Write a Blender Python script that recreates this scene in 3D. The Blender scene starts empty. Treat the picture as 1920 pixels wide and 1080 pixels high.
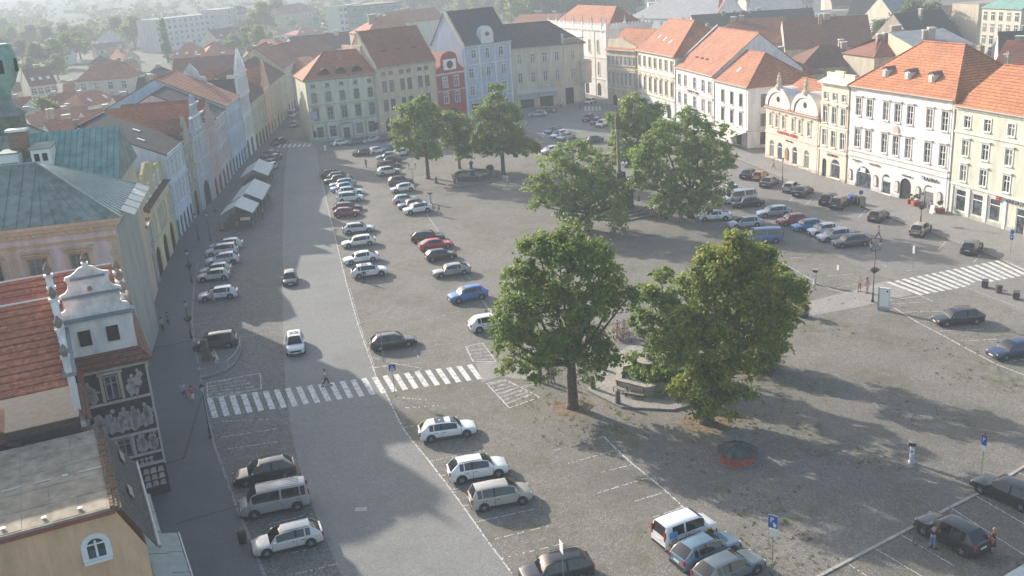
import bpy, bmesh, math, random
import numpy as np
from mathutils import Vector, Matrix, noise
PI=math.pi; R=math.radians
random.seed(7); rng=np.random.default_rng(7)
SC=bpy.context.scene; COL=SC.collection
# ---------------------------------------------------------------- camera
CF,CTH,CRO,CH=1850.0,R(18.42),R(-3.8),36.7
_F=Vector((0,math.cos(CTH),-math.sin(CTH))); _U0=Vector((0,math.sin(CTH),math.cos(CTH))); _R0=Vector((1,0,0))
_R=math.cos(CRO)*_R0+math.sin(CRO)*_U0; _U=-math.sin(CRO)*_R0+math.cos(CRO)*_U0
cd=bpy.data.cameras.new('camera'); cam=bpy.data.objects.new('camera',cd); COL.objects.link(cam)
cd.sensor_width=36; cd.lens=CF/1920*36; cd.clip_start=0.5; cd.clip_end=12000
cam.matrix_world=Matrix(((_R.x,_U.x,-_F.x,0),(_R.y,_U.y,-_F.y,0),(_R.z,_U.z,-_F.z,CH),(0,0,0,1)))
SC.camera=cam
# ---------------------------------------------------------------- sky, sun, exposure
SUN_EL=R(22.6); SUN_ROT=R(-42.5)
w=bpy.data.worlds.new('World'); SC.world=w; w.use_nodes=True
nt=w.node_tree; bg=nt.nodes['Background']; sk=nt.nodes.new('ShaderNodeTexSky'); sk.sky_type='NISHITA'; sk.sun_disc=False
sk.sun_elevation=SUN_EL; sk.sun_rotation=SUN_ROT%(2*PI); sk.altitude=150; sk.air_density=1.2; sk.dust_density=3.0
nt.links.new(sk.outputs[0],bg.inputs[0]); bg.inputs[1].default_value=0.15
sl=bpy.data.lights.new('sun','SUN'); sl.energy=4.8; sl.angle=R(0.6); sl.color=(1,0.925,0.83)
so=bpy.data.objects.new('sun',sl); COL.objects.link(so); so.location=(-60,80,90)
sd=Vector((math.sin(SUN_ROT)*math.cos(SUN_EL),math.cos(SUN_ROT)*math.cos(SUN_EL),math.sin(SUN_EL)))
so.rotation_euler=(-sd).to_track_quat('-Z','Y').to_euler()
SC.view_settings.view_transform='Standard'; SC.view_settings.look='None'; SC.view_settings.gamma=1; SC.view_settings.use_curve_mapping=False
SC.view_settings.exposure=0.84
HAZE_D=.00085
SC.render.engine='CYCLES'
cy=SC.cycles; cy.max_bounces=5; cy.diffuse_bounces=2; cy.glossy_bounces=2; cy.transmission_bounces=3; cy.transparent_max_bounces=6; cy.volume_bounces=0
cy.use_denoising=True; cy.sample_clamp_indirect=3; cy.caustics_reflective=False; cy.caustics_refractive=False
# ---------------------------------------------------------------- survey helper: a point of the photograph on a level z -> plan position
def G(x,y,z=0.0):
    d=_F*CF+_R*(x-960)-_U*(y-540); t=(z-CH)/d.z
    return Vector((d.x*t,d.y*t,z))
def GY(x,y,Y):
    d=_F*CF+_R*(x-960)-_U*(y-540); t=Y/d.y
    return Vector((d.x*t,Y,CH+d.z*t))
# ---------------------------------------------------------------- mesh builder
class MB:
    def __init__(s): s.v=[]; s.f=[]; s.m=[]
    def face(s,pts,m=0):
        n=len(s.v); s.v+= [tuple(p) for p in pts]; s.f.append(tuple(range(n,n+len(pts)))); s.m.append(m)
    def box(s,x0,x1,y0,y1,z0,z1,m=0):
        n=len(s.v); s.v+=[(x0,y0,z0),(x1,y0,z0),(x1,y1,z0),(x0,y1,z0),(x0,y0,z1),(x1,y0,z1),(x1,y1,z1),(x0,y1,z1)]
        for q in ((3,2,1,0),(4,5,6,7),(0,1,5,4),(1,2,6,5),(2,3,7,6),(3,0,4,7)): s.f.append(tuple(n+i for i in q)); s.m.append(m)
    def prism(s,poly,z0,z1,m=0):
        k=len(poly); n=len(s.v); s.v+=[(p[0],p[1],z0) for p in poly]+[(p[0],p[1],z1) for p in poly]
        s.f.append(tuple(n+i for i in reversed(range(k)))); s.m.append(m)
        s.f.append(tuple(n+k+i for i in range(k))); s.m.append(m)
        for i in range(k):
            j=(i+1)%k; s.f.append((n+i,n+j,n+k+j,n+k+i)); s.m.append(m)
    def slab(s,pts,t,m=0):   # polygon in space thickened downward by t
        k=len(pts); n=len(s.v); s.v+=[tuple(p) for p in pts]+[(p[0],p[1],p[2]-t) for p in pts]
        s.f.append(tuple(n+i for i in range(k))); s.m.append(m)
        s.f.append(tuple(n+k+i for i in reversed(range(k)))); s.m.append(m)
        for i in range(k):
            j=(i+1)%k; s.f.append((n+i,n+k+i,n+k+j,n+j)); s.m.append(m)
    def yprism(s,poly,y0,y1,m=0):  # polygon in xz extruded in y
        k=len(poly); n=len(s.v); s.v+=[(p[0],y0,p[1]) for p in poly]+[(p[0],y1,p[1]) for p in poly]
        s.f.append(tuple(n+i for i in range(k))); s.m.append(m)
        s.f.append(tuple(n+k+i for i in reversed(range(k)))); s.m.append(m)
        for i in range(k):
            j=(i+1)%k; s.f.append((n+j,n+i,n+k+i,n+k+j)); s.m.append(m)
    def tube(s,a,b,r0,r1=None,k=8,m=0,cap=True):
        r1=r0 if r1 is None else r1; a=Vector(a); b=Vector(b); d=(b-a).normalized()
        u=d.orthogonal().normalized(); w=d.cross(u); n=len(s.v)
        for c,r in ((a,r0),(b,r1)):
            for i in range(k):
                t=2*PI*i/k; s.v.append(tuple(c+(u*math.cos(t)+w*math.sin(t))*r))
        for i in range(k):
            j=(i+1)%k; s.f.append((n+i,n+j,n+k+j,n+k+i)); s.m.append(m)
        if cap:
            s.f.append(tuple(n+i for i in reversed(range(k)))); s.m.append(m); s.f.append(tuple(n+k+i for i in range(k))); s.m.append(m)
    def lathe(s,prof,k=12,m=0,c=(0,0),sx=1,sy=1,rot=0):
        n=len(s.v)
        for r,z in prof:
            for i in range(k):
                t=2*PI*i/k+rot; s.v.append((c[0]+r*math.cos(t)*sx,c[1]+r*math.sin(t)*sy,z))
        for a in range(len(prof)-1):
            for i in range(k):
                j=(i+1)%k; s.f.append((n+a*k+i,n+a*k+j,n+(a+1)*k+j,n+(a+1)*k+i)); s.m.append(m)
        s.f.append(tuple(n+i for i in reversed(range(k)))); s.m.append(m)
        o=n+(len(prof)-1)*k; s.f.append(tuple(o+i for i in range(k))); s.m.append(m)
    def blob(s,c,r,sz=1,k=8,m=0):
        s2=[(max(.02,math.sin(PI*i/5))*r,c[2]-math.cos(PI*i/5)*r*sz) for i in range(6)]
        s.lathe(s2,k,m,(c[0],c[1]))
    def mesh(s,name,mats,smooth=False):
        me=bpy.data.meshes.new(name); me.from_pydata(s.v,[],s.f)
        for a in (mats if isinstance(mats,(list,tuple)) else [mats]): me.materials.append(a)
        me.polygons.foreach_set('material_index',s.m)
        if smooth: me.polygons.foreach_set('use_smooth',[True]*len(s.f))
        me.update(); return me
    def build(s,name,mats,parent=None,smooth=False): return obj(name,s.mesh(name,mats,smooth),parent)
def obj(name,me,parent=None,loc=(0,0,0),rz=0,color=None):
    o=bpy.data.objects.new(name,me); COL.objects.link(o); o.location=loc; o.rotation_euler=(0,0,rz)
    if parent: o.parent=parent
    if color: o.color=(*color[:3],1)
    return o
def tag(o,label=None,cat=None,group=None,kind=None):
    if label: o['label']=label
    if cat: o['category']=cat
    if group: o['group']=group
    if kind: o['kind']=kind
    return o
def thing(name,label,cat,loc=(0,0,0),rz=0,group=None):
    o=bpy.data.objects.new(name,None); COL.objects.link(o); o.location=loc; o.rotation_euler=(0,0,rz); o.empty_display_size=.3
    return tag(o,label,cat,group)
# ---------------------------------------------------------------- materials
MC={}
def newmat(name):
    m=bpy.data.materials.new(name); m.use_nodes=True; nt=m.node_tree; b=nt.nodes['Principled BSDF']; return m,nt,b
def N(nt,t,**k):
    n=nt.nodes.new('ShaderNode'+t)
    for a,b in k.items():
        if a in n.inputs: n.inputs[a].default_value=b
        else: setattr(n,a,b)
    return n
def mixc(nt,a,b,f,bt='MIX'):
    n=nt.nodes.new('ShaderNodeMix'); n.data_type='RGBA'; n.blend_type=bt
    for s,i in ((f,0),(a,6),(b,7)):
        if hasattr(s,'is_output'): nt.links.new(s,n.inputs[i])
        else: n.inputs[i].default_value=s if i==0 else (*s[:3],1)
    return n.outputs[2]
def ramp(nt,s,p0,p1,c0=(0,0,0),c1=(1,1,1)):
    n=nt.nodes.new('ShaderNodeValToRGB'); n.color_ramp.elements[0].position=p0; n.color_ramp.elements[1].position=p1
    n.color_ramp.elements[0].color=(*c0,1); n.color_ramp.elements[1].color=(*c1,1); nt.links.new(s,n.inputs[0]); return n.outputs[0]
def noise_(nt,co,sc,det=3,rough=.6):
    n=N(nt,'TexNoise',Scale=sc,Detail=det,Roughness=rough); nt.links.new(co,n.inputs['Vector']); return n.outputs['Fac']
def plain(name,col,rough=.8,var=.12,sc=1.5,metal=0,spec=.3,bump=0):
    key=(name,col,rough,var,sc,metal)
    if key in MC: return MC[key]
    m,nt,b=newmat(name); g=N(nt,'NewGeometry'); f=noise_(nt,g.outputs['Position'],sc,4,.65)
    dk=tuple(c*(1-var*1.6) for c in col); lt=tuple(min(1,c*(1+var)) for c in col)
    nt.links.new(mixc(nt,dk,lt,ramp(nt,f,.3,.7)),b.inputs['Base Color'])
    b.inputs['Roughness'].default_value=rough; b.inputs['Metallic'].default_value=metal; b.inputs['Specular IOR Level'].default_value=spec
    if bump:
        bp=N(nt,'Bump',Strength=bump,Distance=.02); f2=noise_(nt,g.outputs['Position'],sc*8,3); nt.links.new(f2,bp.inputs['Height']); nt.links.new(bp.outputs[0],b.inputs['Normal'])
    MC[key]=m; return m
def plaster(col):
    key=('plaster',col)
    if key in MC: return MC[key]
    m,nt,b=newmat('plaster'); g=N(nt,'NewGeometry'); P=g.outputs['Position']
    mp=N(nt,'Mapping'); mp.inputs['Scale'].default_value=(1,1,.25); nt.links.new(P,mp.inputs[0])
    f=noise_(nt,mp.outputs[0],.9,5,.7); f2=noise_(nt,P,9,2)
    c=mixc(nt,tuple(x*.68 for x in col),tuple(min(.95,x*1.06) for x in col),ramp(nt,f,.25,.62))
    c=mixc(nt,c,tuple(x*.8 for x in col),ramp(nt,f2,.55,.8,(0,0,0),(.5,.5,.5)))
    nt.links.new(c,b.inputs['Base Color']); b.inputs['Roughness'].default_value=.92; b.inputs['Specular IOR Level'].default_value=.15
    bp=N(nt,'Bump',Strength=.25,Distance=.01); nt.links.new(f2,bp.inputs['Height']); nt.links.new(bp.outputs[0],b.inputs['Normal'])
    MC[key]=m; return m
def tiles(col,step=.5):
    key=('tiles',col,step)
    if key in MC: return MC[key]
    m,nt,b=newmat('roof_tiles'); tc=N(nt,'NewGeometry'); P=tc.outputs['Position']
    sp=N(nt,'SeparateXYZ'); nt.links.new(P,sp.inputs[0])
    ml=N(nt,'Math',operation='MULTIPLY'); nt.links.new(sp.outputs[2],ml.inputs[0]); ml.inputs[1].default_value=1/(step*.62)
    fr=N(nt,'Math',operation='FRACT'); nt.links.new(ml.outputs[0],fr.inputs[0])
    mp=N(nt,'Mapping'); mp.inputs['Scale'].default_value=(1,1,1.6); nt.links.new(P,mp.inputs[0])
    vo=N(nt,'TexVoronoi',Scale=3.6); nt.links.new(mp.outputs[0],vo.inputs['Vector'])
    bw=N(nt,'RGBToBW'); nt.links.new(vo.outputs['Color'],bw.inputs[0])
    big=noise_(nt,P,.35,5,.65)
    c=mixc(nt,tuple(x*.62 for x in col),tuple(min(1,x*1.25) for x in col),bw.outputs[0])
    c=mixc(nt,c,tuple(x*y for x,y in zip(col,(.55,.62,.7))),ramp(nt,big,.42,.72,(0,0,0),(.7,.7,.7)))
    c=mixc(nt,c,(.02,.015,.012),ramp(nt,fr.outputs[0],.0,.3,(.75,.75,.75),(0,0,0)))
    nt.links.new(c,b.inputs['Base Color']); b.inputs['Roughness'].default_value=.85; b.inputs['Specular IOR Level'].default_value=.2
    bp=N(nt,'Bump',Strength=.6,Distance=.05); nt.links.new(fr.outputs[0],bp.inputs['Height']); nt.links.new(bp.outputs[0],b.inputs['Normal'])
    MC[key]=m; return m
def glassm(name,col=(.03,.035,.04),rough=.12):
    key=(name,col)
    if key in MC: return MC[key]
    m,nt,b=newmat(name); g=N(nt,'NewGeometry'); f=noise_(nt,g.outputs['Position'],.8,2)
    nt.links.new(mixc(nt,tuple(c*.6 for c in col),tuple(c*1.9 for c in col),ramp(nt,f,.35,.65)),b.inputs['Base Color'])
    b.inputs['Roughness'].default_value=rough; b.inputs['Specular IOR Level'].default_value=.7; MC[key]=m; return m
def objcol(name,rough,metal=0,coat=0,dirt=.1):
    m,nt,b=newmat(name); oi=N(nt,'ObjectInfo'); g=N(nt,'NewGeometry'); f=noise_(nt,g.outputs['Position'],2.5,3)
    c=mixc(nt,oi.outputs['Color'],(.16,.15,.13),ramp(nt,f,.45,.8,(0,0,0),(dirt,)*3))
    nt.links.new(c,b.inputs['Base Color']); b.inputs['Roughness'].default_value=rough; b.inputs['Metallic'].default_value=metal
    b.inputs['Coat Weight'].default_value=coat; b.inputs['Coat Roughness'].default_value=.08; return m
PAINT=objcol('car_paint',.32,.05,.7,.02); CLOTH=objcol('cloth',.9)
GLASS,_nt,_b=newmat('window_glass'); _oi=N(_nt,'ObjectInfo'); _g=N(_nt,'NewGeometry'); _f=noise_(_nt,_g.outputs['Position'],1.6,2)
_c=mixc(_nt,(.02,.024,.03),(.10,.12,.15),ramp(_nt,_f,.4,.65)); _c=mixc(_nt,_c,(.34,.32,.28),ramp(_nt,_oi.outputs['Random'],.62,.66,(0,0,0),(.55,)*3))
_nt.links.new(_c,_b.inputs['Base Color']); _b.inputs['Roughness'].default_value=.12; _b.inputs['Specular IOR Level'].default_value=.7; CARGLASS=glassm('car_glass',(.008,.010,.012),.06)
TYRE=plain('tyre_rubber',(.025,.025,.027),.85); RIM=plain('rim_metal',(.45,.46,.48),.35,metal=.7); BLACK=plain('black_plastic',(.03,.03,.032),.6)
RED=plain('red_lens',(.35,.015,.012),.25,var=.05); LENS=plain('clear_lens',(.7,.72,.74),.15,var=.03); PLATE=plain('white_plate',(.7,.7,.68),.5,var=.02)
CHROME=plain('chrome',(.6,.6,.62),.2,metal=.9,var=.02)
IRON=plain('dark_iron',(.035,.04,.042),.55); STEEL=plain('galvanised_steel',(.32,.33,.34),.45,metal=.5); WHITE=plain('white_paint',(.78,.78,.76),.6,var=.05)
WFRAME=plain('window_white',(.72,.71,.68),.6,var=.05); WOOD=plain('brown_wood',(.16,.09,.05),.7,sc=6); DARK=plain('dark_interior',(.025,.024,.025),.9)
STONE=plain('sandstone',(.36,.33,.28),.9,.25,3,bump=.4); DSTONE=plain('weathered_stone',(.13,.115,.10),.9,.3,3,bump=.5); KERB=plain('granite_kerb',(.27,.265,.25),.85,.18,4,bump=.3)
COPPER=plain('green_copper',(.19,.33,.30),.7,.22,.7,bump=.1); COPPERD=plain('old_copper',(.20,.255,.23),.75,.25,.8,bump=.1)
TIN=plain('tin_sheet',(.34,.40,.38),.5,.12,2); CANVAS=plain('white_canvas',(.62,.62,.58),.85,.1,1.5); BRICK=plain('brick_wall',(.26,.18,.13),.9,.3,5)
BLUE=plain('sign_blue',(.03,.12,.42),.4,var=.03); SIGNRED=plain('sign_red',(.5,.02,.03),.4,var=.03); LETTER=plain('dark_letter',(.05,.035,.04),.6)
# ---------------------------------------------------------------- the ground
def cobble(name,scale,base,joint,patch,green,warm,contrast=.35):
    m,nt,b=newmat(name); g=N(nt,'NewGeometry'); P=g.outputs['Position']
    wv=N(nt,'TexNoise',Scale=.5,Detail=2); nt.links.new(P,wv.inputs['Vector'])
    ad=N(nt,'VectorMath',operation='MULTIPLY_ADD'); nt.links.new(wv.outputs['Color'],ad.inputs[0]); ad.inputs[1].default_value=(.5,.5,0); nt.links.new(P,ad.inputs[2])
    v=N(nt,'TexVoronoi',Scale=scale); nt.links.new(ad.outputs[0],v.inputs['Vector'])
    ve=N(nt,'TexVoronoi',Scale=scale,feature='DISTANCE_TO_EDGE'); nt.links.new(ad.outputs[0],ve.inputs['Vector'])
    bw=N(nt,'RGBToBW'); nt.links.new(v.outputs['Color'],bw.inputs[0])
    c=mixc(nt,tuple(x*(1-contrast) for x in base),tuple(x*(1+contrast) for x in base),bw.outputs[0])
    vb=N(nt,'TexVoronoi',Scale=scale*.31); nt.links.new(ad.outputs[0],vb.inputs['Vector']); bb=N(nt,'RGBToBW'); nt.links.new(vb.outputs['Color'],bb.inputs[0])
    c=mixc(nt,c,tuple(x*1.5 for x in base),ramp(nt,bb.outputs[0],.55,.95,(0,0,0),(contrast*.9,)*3))
    big=noise_(nt,P,.16,4,.6); mid=noise_(nt,P,.9,5,.7); fine=noise_(nt,P,3.2,4,.7)
    c=mixc(nt,c,warm,ramp(nt,mid,.48,.75,(0,0,0),(patch,)*3))
    trk=noise_(nt,P,.045,5,.75); c=mixc(nt,c,tuple(x*.62 for x in base),ramp(nt,trk,.47,.62,(0,0,0),(.45,)*3)); c=mixc(nt,c,tuple(x*1.25 for x in base),ramp(nt,trk,.42,.30,(0,0,0),(.0,)*3))
    c=mixc(nt,c,(.035,.03,.026),ramp(nt,fine,.5,.8,(0,0,0),(contrast*.6,)*3))
    gg=N(nt,'Math',operation='MULTIPLY'); nt.links.new(ramp(nt,big,.45,.62),gg.inputs[0]); nt.links.new(ramp(nt,mid,.40,.62),gg.inputs[1])
    g2=N(nt,'Math',operation='MULTIPLY'); nt.links.new(gg.outputs[0],g2.inputs[0]); g2.inputs[1].default_value=green
    c=mixc(nt,c,(.10,.115,.05),g2.outputs[0])
    c=mixc(nt,c,joint,ramp(nt,ve.outputs['Distance'],.0,.16,(.75,)*3,(0,0,0)))
    nt.links.new(c,b.inputs['Base Color']); b.inputs['Roughness'].default_value=.88; b.inputs['Specular IOR Level'].default_value=.2
    bp=N(nt,'Bump',Strength=.55,Distance=.03); nt.links.new(ramp(nt,ve.outputs['Distance'],0,.25),bp.inputs['Height']); nt.links.new(bp.outputs[0],b.inputs['Normal'])
    return m
M_PLAZA=cobble('rough_cobbles',7.6,(.242,.226,.203),(.09,.08,.065),.8,.7,(.33,.28,.215),.34)
M_PARK=cobble('parking_cobbles',6.5,(.205,.198,.188),(.08,.075,.065),.25,.12,(.26,.24,.2),.5)
M_ROAD=cobble('small_setts',9.5,(.285,.28,.265),(.15,.148,.138),.4,.0,(.22,.21,.195),.2)
M_PAVE=cobble('pavement_setts',12,(.17,.172,.175),(.11,.11,.11),.15,.0,(.21,.2,.19),.12)
M_PATH=cobble('pale_pavers',4,(.33,.31,.285),(.2,.19,.17),.2,.0,(.36,.33,.28),.15)
def town_ground():
    m,nt,b=newmat('far_ground'); g=N(nt,'NewGeometry'); f=noise_(nt,g.outputs['Position'],.02,5,.7)
    nt.links.new(mixc(nt,(.03,.045,.02),(.07,.07,.05),ramp(nt,f,.42,.6)),b.inputs['Base Color']); b.inputs['Roughness'].default_value=.95; return m
g=MB(); g.face([(-3400,-400,-.03),(3400,-400,-.03),(3400,3400,-.03),(-3400,3400,-.03)]); tag(g.build('ground',town_ground()),kind='structure')
def sheet(name,pts,z,m,parent=None):
    b=MB(); b.face([(p[0],p[1],z) for p in pts]); me=b.mesh(name,m)
    bm=bmesh.new(); bm.from_mesh(me); bmesh.ops.triangulate(bm,faces=bm.faces); bm.normal_update()
    for f in bm.faces:
        if f.normal.z<0: f.normal_flip()
    bm.to_mesh(me); bm.free(); o=obj(name,me,parent)
    if not parent: tag(o,kind='structure')
    return o
def gp(l,z=0): return [G(x,y,z).xy for x,y in l]
plaza=sheet('plaza',[(-62,30),(95,20),(95,150),(52,300),(0,300),(-40,300),(-62,300)],0,M_PLAZA)
RL=[(545,262),(538,290),(533,330),(530,440),(530,560),(531,640),(535,720),(545,800),(562,880),(590,960),(640,1080),(700,1240)]   # left edge of the smooth roadway
RR=[(592,268),(596,300),(603,337),(620,410),(637,480),(652,540),(672,610),(705,705),(755,802),(772,825),(805,865),(860,938),(914,1014),(962,1078),(1050,1200)]
sheet('road',gp(RL)+gp(RR)[::-1],.008,M_ROAD)
KL=[(575,192),(560,210),(543,240),(518,268),(500,290),(470,322),(440,356),(408,405),(388,440),(372,490),(364,540),(360,600),(365,650),(373,690),(380,735),(390,790),(402,835),(425,900),(445,955),(470,1015),(500,1090),(540,1200)]
sheet('parking_strip',gp(KL)+gp(RL)[::-1],.004,M_PARK)
sheet('street',[(-58,300),(-43,300),(-46,400),(-70,400)]+[],.004,M_ROAD)
# pavement on the left with a real kerb
def pavement(name,outer,inner,m):   # outer = kerb line, inner = wall line, both plan points
    b=MB(); k=len(outer)
    for i in range(len(outer)-1):
        a,c=outer[i],outer[i+1]; b.face([(a[0],a[1],.0),(c[0],c[1],.0),(c[0],c[1],.12),(a[0],a[1],.12)])
    o=tag(b.build(name+'_edge',KERB),kind='structure')
    o2=sheet(name,list(outer)+list(inner)[::-1],.12,m)
    # kerb stones, one object each where they show
    kb=MB(); kb.box(-.48,.48,-.1,.1,-.02,.125); me=kb.mesh('kerb_stone',KERB)
    return o2,me
inn=[(-59,330),(-62,296),(-60,233),(-58,190),(-56,150),(-50,125),(-47,116),(-45,100),(-35,80),(-28,60),(-24,40),(-20,30)]
lp,kme=pavement('pavement',gp(KL),inn,M_PAVE)
def kerbs(line,parent,step=1.0,z=0,near=130):
    pts=[Vector((p[0],p[1],0)) for p in line]; n=0
    for a,b in zip(pts,pts[1:]):
        L=(b-a).length; k=max(1,round(L/step)); ang=math.atan2(b.y-a.y,b.x-a.x)
        for i in range(k):
            p=a.lerp(b,(i+.5)/k)
            if p.y>near or p.y<36 or n>280: continue
            obj('kerb_stone',kme,parent,(p.x,p.y,z+random.uniform(-.006,.006)),ang+random.uniform(-.01,.01)); n+=1
kerbs(gp(KL),lp)
KR=[(1352,283),(1385,298),(1440,322),(1500,346),(1560,366),(1605,383),(1670,410),(1735,432),(1802,458),(1845,474),(1880,488),(1930,508),(2050,560)]
rin=[(44,190),(47,186),(50,175),(54,157),(56,150),(63,130),(69,108),(73,95)]
rp,_=pavement('pavement',gp(KR),rin,cobble('slab_pavement',3.2,(.27,.26,.245),(.17,.16,.15),.25,.0,(.33,.3,.26),.12))
kerbs(gp(KR),rp,near=150)
sheet('road',gp([(1210,345),(1300,330),(1360,292),(1420,318),(1500,350),(1600,387),(1735,438),(1880,494),(2050,568),(2050,640),(1850,560),(1660,520),(1540,468),(1430,410),(1340,366)]),.005,cobble('road_setts_right',8,(.26,.245,.225),(.13,.12,.11),.25,.0,(.3,.27,.23),.25))
sheet('path',gp([(1500,570),(1665,526),(1712,552),(1640,570),(1522,592)]),.009,M_PATH)
sheet('path',gp([(893,681),(940,676),(1010,700),(1010,716),(938,706),(903,718)]),.012,M_PATH)
sheet('road',gp([(965,207),(1100,190),(1145,178),(1168,182),(1150,230),(1040,262),(985,245),(700,284),(592,275),(588,268),(718,250)]),.006,M_ROAD)
# bare earth round the trees
EARTH=plain('bare_earth',(.20,.15,.10),.95,.35,2.5)
for x,y,rx in ((1073,762,1.9),(1325,792,2.3),(1420,700,1.6)):
    p=G(x,y); sheet('tree_pit',[(p.x+rx*random.uniform(.8,1.15)*math.cos(t),p.y+rx*random.uniform(.8,1.1)*math.sin(t)) for t in [i*PI/7 for i in range(14)]],.006,EARTH)
# ---- painted markings
def paint(name,worn):
    m,nt,b=newmat(name); g=N(nt,'NewGeometry'); P=g.outputs['Position']; f=noise_(nt,P,2.2,5,.75)
    v=N(nt,'TexVoronoi',Scale=9,feature='DISTANCE_TO_EDGE'); nt.links.new(P,v.inputs['Vector'])
    c=mixc(nt,(.68,.68,.65),(.25,.24,.23),ramp(nt,f,1-worn-.12,1-worn+.05)); c=mixc(nt,c,(.3,.3,.29),ramp(nt,v.outputs['Distance'],0,.1,(.6,)*3,(0,0,0)))
    nt.links.new(c,b.inputs['Base Color']); b.inputs['Roughness'].default_value=.8; return m
ZP=paint('zebra_paint',.41); LP=paint('line_paint',.34); LPF=paint('faded_paint',.56)
zm={}
def stripe(a,b,parent,wd=.5):
    a=Vector((*a,0)); b=Vector((*b,0)); L=round((b-a).length,1)
    if (L,wd) not in zm:
        k=MB(); k.box(-L/2,L/2,-wd/2,wd/2,-.004,.016); zm[(L,wd)]=k.mesh('zebra_stripe',ZP)
    c=(a+b)/2; obj('zebra_stripe',zm[(L,wd)],parent,(c.x,c.y,0),math.atan2(b.y-a.y,b.x-a.x))
Z1a=gp([(404,783),(900,711)]); Z1b=gp([(393,747),(880,684)])
for i in range(25):
    t=i/24; stripe(Z1a[0].lerp(Z1a[1],t),Z1b[0].lerp(Z1b[1],t),plaza)
Z2a=gp([(1666,529),(1868,489)]); Z2b=gp([(1729,553),(1925,516)])
for i in range(-0,19):
    t=i/15; stripe(Z2a[0].lerp(Z2a[1],t),Z2b[0].lerp(Z2b[1],t),plaza)
F1a=gp([(522,277),(578,275)]); F1b=gp([(527,270),(582,269)])
for i in range(7):
    t=i/6; stripe(F1a[0].lerp(F1a[1],t),F1b[0].lerp(F1b[1],t),plaza,.6)
F2a=gp([(1098,208),(1125,207)]); F2b=gp([(1098,200),(1124,200)])
for i in range(5):
    t=i/4; stripe(F2a[0].lerp(F2a[1],t),F2b[0].lerp(F2b[1],t),plaza,.5)
def line(pts,parent,wd=.11,skip=.12,z=.014,px=True,mat=None):   # a line of single painted setts: broken, never quite straight
    b=MB(); P=gp(pts) if px else [Vector(p) for p in pts]
    for a,c in zip(P,P[1:]):
        L=(c-a).length; d=(c-a)/L; n=Vector((-d.y,d.x)); k=max(1,int(L/.16)); s=0
        for i in range(k):
            if random.random()<skip: continue
            p=a+d*(L*(i+.5)/k)+n*random.uniform(-.02,.02); h=L/k*.5*random.uniform(.55,.98); w_=wd/2*random.uniform(.6,1.1)
            b.face([(*(p-d*h-n*w_),z),(*(p+d*h-n*w_),z),(*(p+d*h+n*w_),z),(*(p-d*h+n*w_),z)])
    if b.f: b.build('parking_line',mat or LP,parent)
line([(603,337),(620,410),(637,480),(652,540)],plaza,.12,.1)
line([(652,540),(672,610),(705,705)],plaza,.13,.1); line([(656,540),(676,612),(703,690)],plaza,.07,.3)
line([(722,735),(755,802),(772,825),(805,865),(860,938),(914,1014),(962,1078)],plaza,.13,.12)
for a,b in [((805,865),(909,844)),((824,893),(840,890)),((844,919),(862,915)),((868,949),(880,947)),((889,980),(1000,955)),((914,1014),(1029,986)),((940,1047),(1058,1019)),((755,802),(777,798)),((680,641),(715,638)),((703,690),(745,681)),
    ((1132,819),(1038,845)),((1157,844),(1065,869)),((1187,871),(1123,887)),((1217,895),(1120,925)),((1250,922),(1190,940)),((1281,951),(1225,970)),
    ((785,672),(776,656)),((1018,716),(960,730))]: line([a,b],plaza,.1,.25)
line([(1132,819),(1157,844),(1187,871),(1217,895),(1250,922),(1281,951),(1305,972)],plaza,.14,.05)
for i in range(4):
    y=407+i*7.5; line([(762,y+6),(806+i*3,y-2)],plaza,.08,.35)
line([(800,402),(822,434)],plaza,.1,.1); line([(853,496),(887,528)],plaza,.1,.2); line([(903,562),(925,590)],plaza,.12,.12)
for x,y in ((622,372),(626,402),(632,440),(634,468),(641,500),(846,527),(872,553),(905,568)): line([(x,y),(x+34,y-5)],plaza,.08,.35)
for x,y in ((800,600),(812,648),(842,588)): line([(x,y),(x+40,y-10)],plaza,.08,.6)
for y0 in (806,830,870): line([(415 if y0<850 else 440,y0+14),(520,y0-2)],plaza,.09,.2)
for a,b in [((484,1046),(592,1029)),((548,1078),(634,1057)),((500,985),(590,962)),((415,790),(505,786)),((368,622),(400,619)),((365,608),(388,606)),((448,633),(520,622))]: line([a,b],plaza,.09,.3)
# hatched areas
def hatch(poly,n,ang_a,ang_b):
    line(poly+[poly[0]],plaza,.13,.06)
    for i in range(n):
        t=(i+.5)/n; a=Vector(ang_a[0]).lerp(Vector(ang_a[1]),t); b=Vector(ang_b[0]).lerp(Vector(ang_b[1]),t); line([a,b],plaza,.44,.12,mat=LPF)
hatch([(388,718),(488,700),(490,728),(390,748)],6,((388,718),(392,748)),((455,703),(492,740)))
hatch([(873,650),(905,643),(930,678),(887,678)],5,((873,650),(889,678)),((905,643),(928,676)))
hatch([(912,719),(948,712),(1012,745),(955,765)],7,((912,719),(952,760)),((945,712),(1005,740)))
line([(690,668),(740,682),(790,690)],plaza,.1,.35); line([(693,690),(790,680)],plaza,.1,.4); line([(745,745),(800,750)],plaza,.14,.5); line([(760,765),(830,760)],plaza,.14,.5); line([(770,712),(790,690)],plaza,.1,.3)
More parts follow.
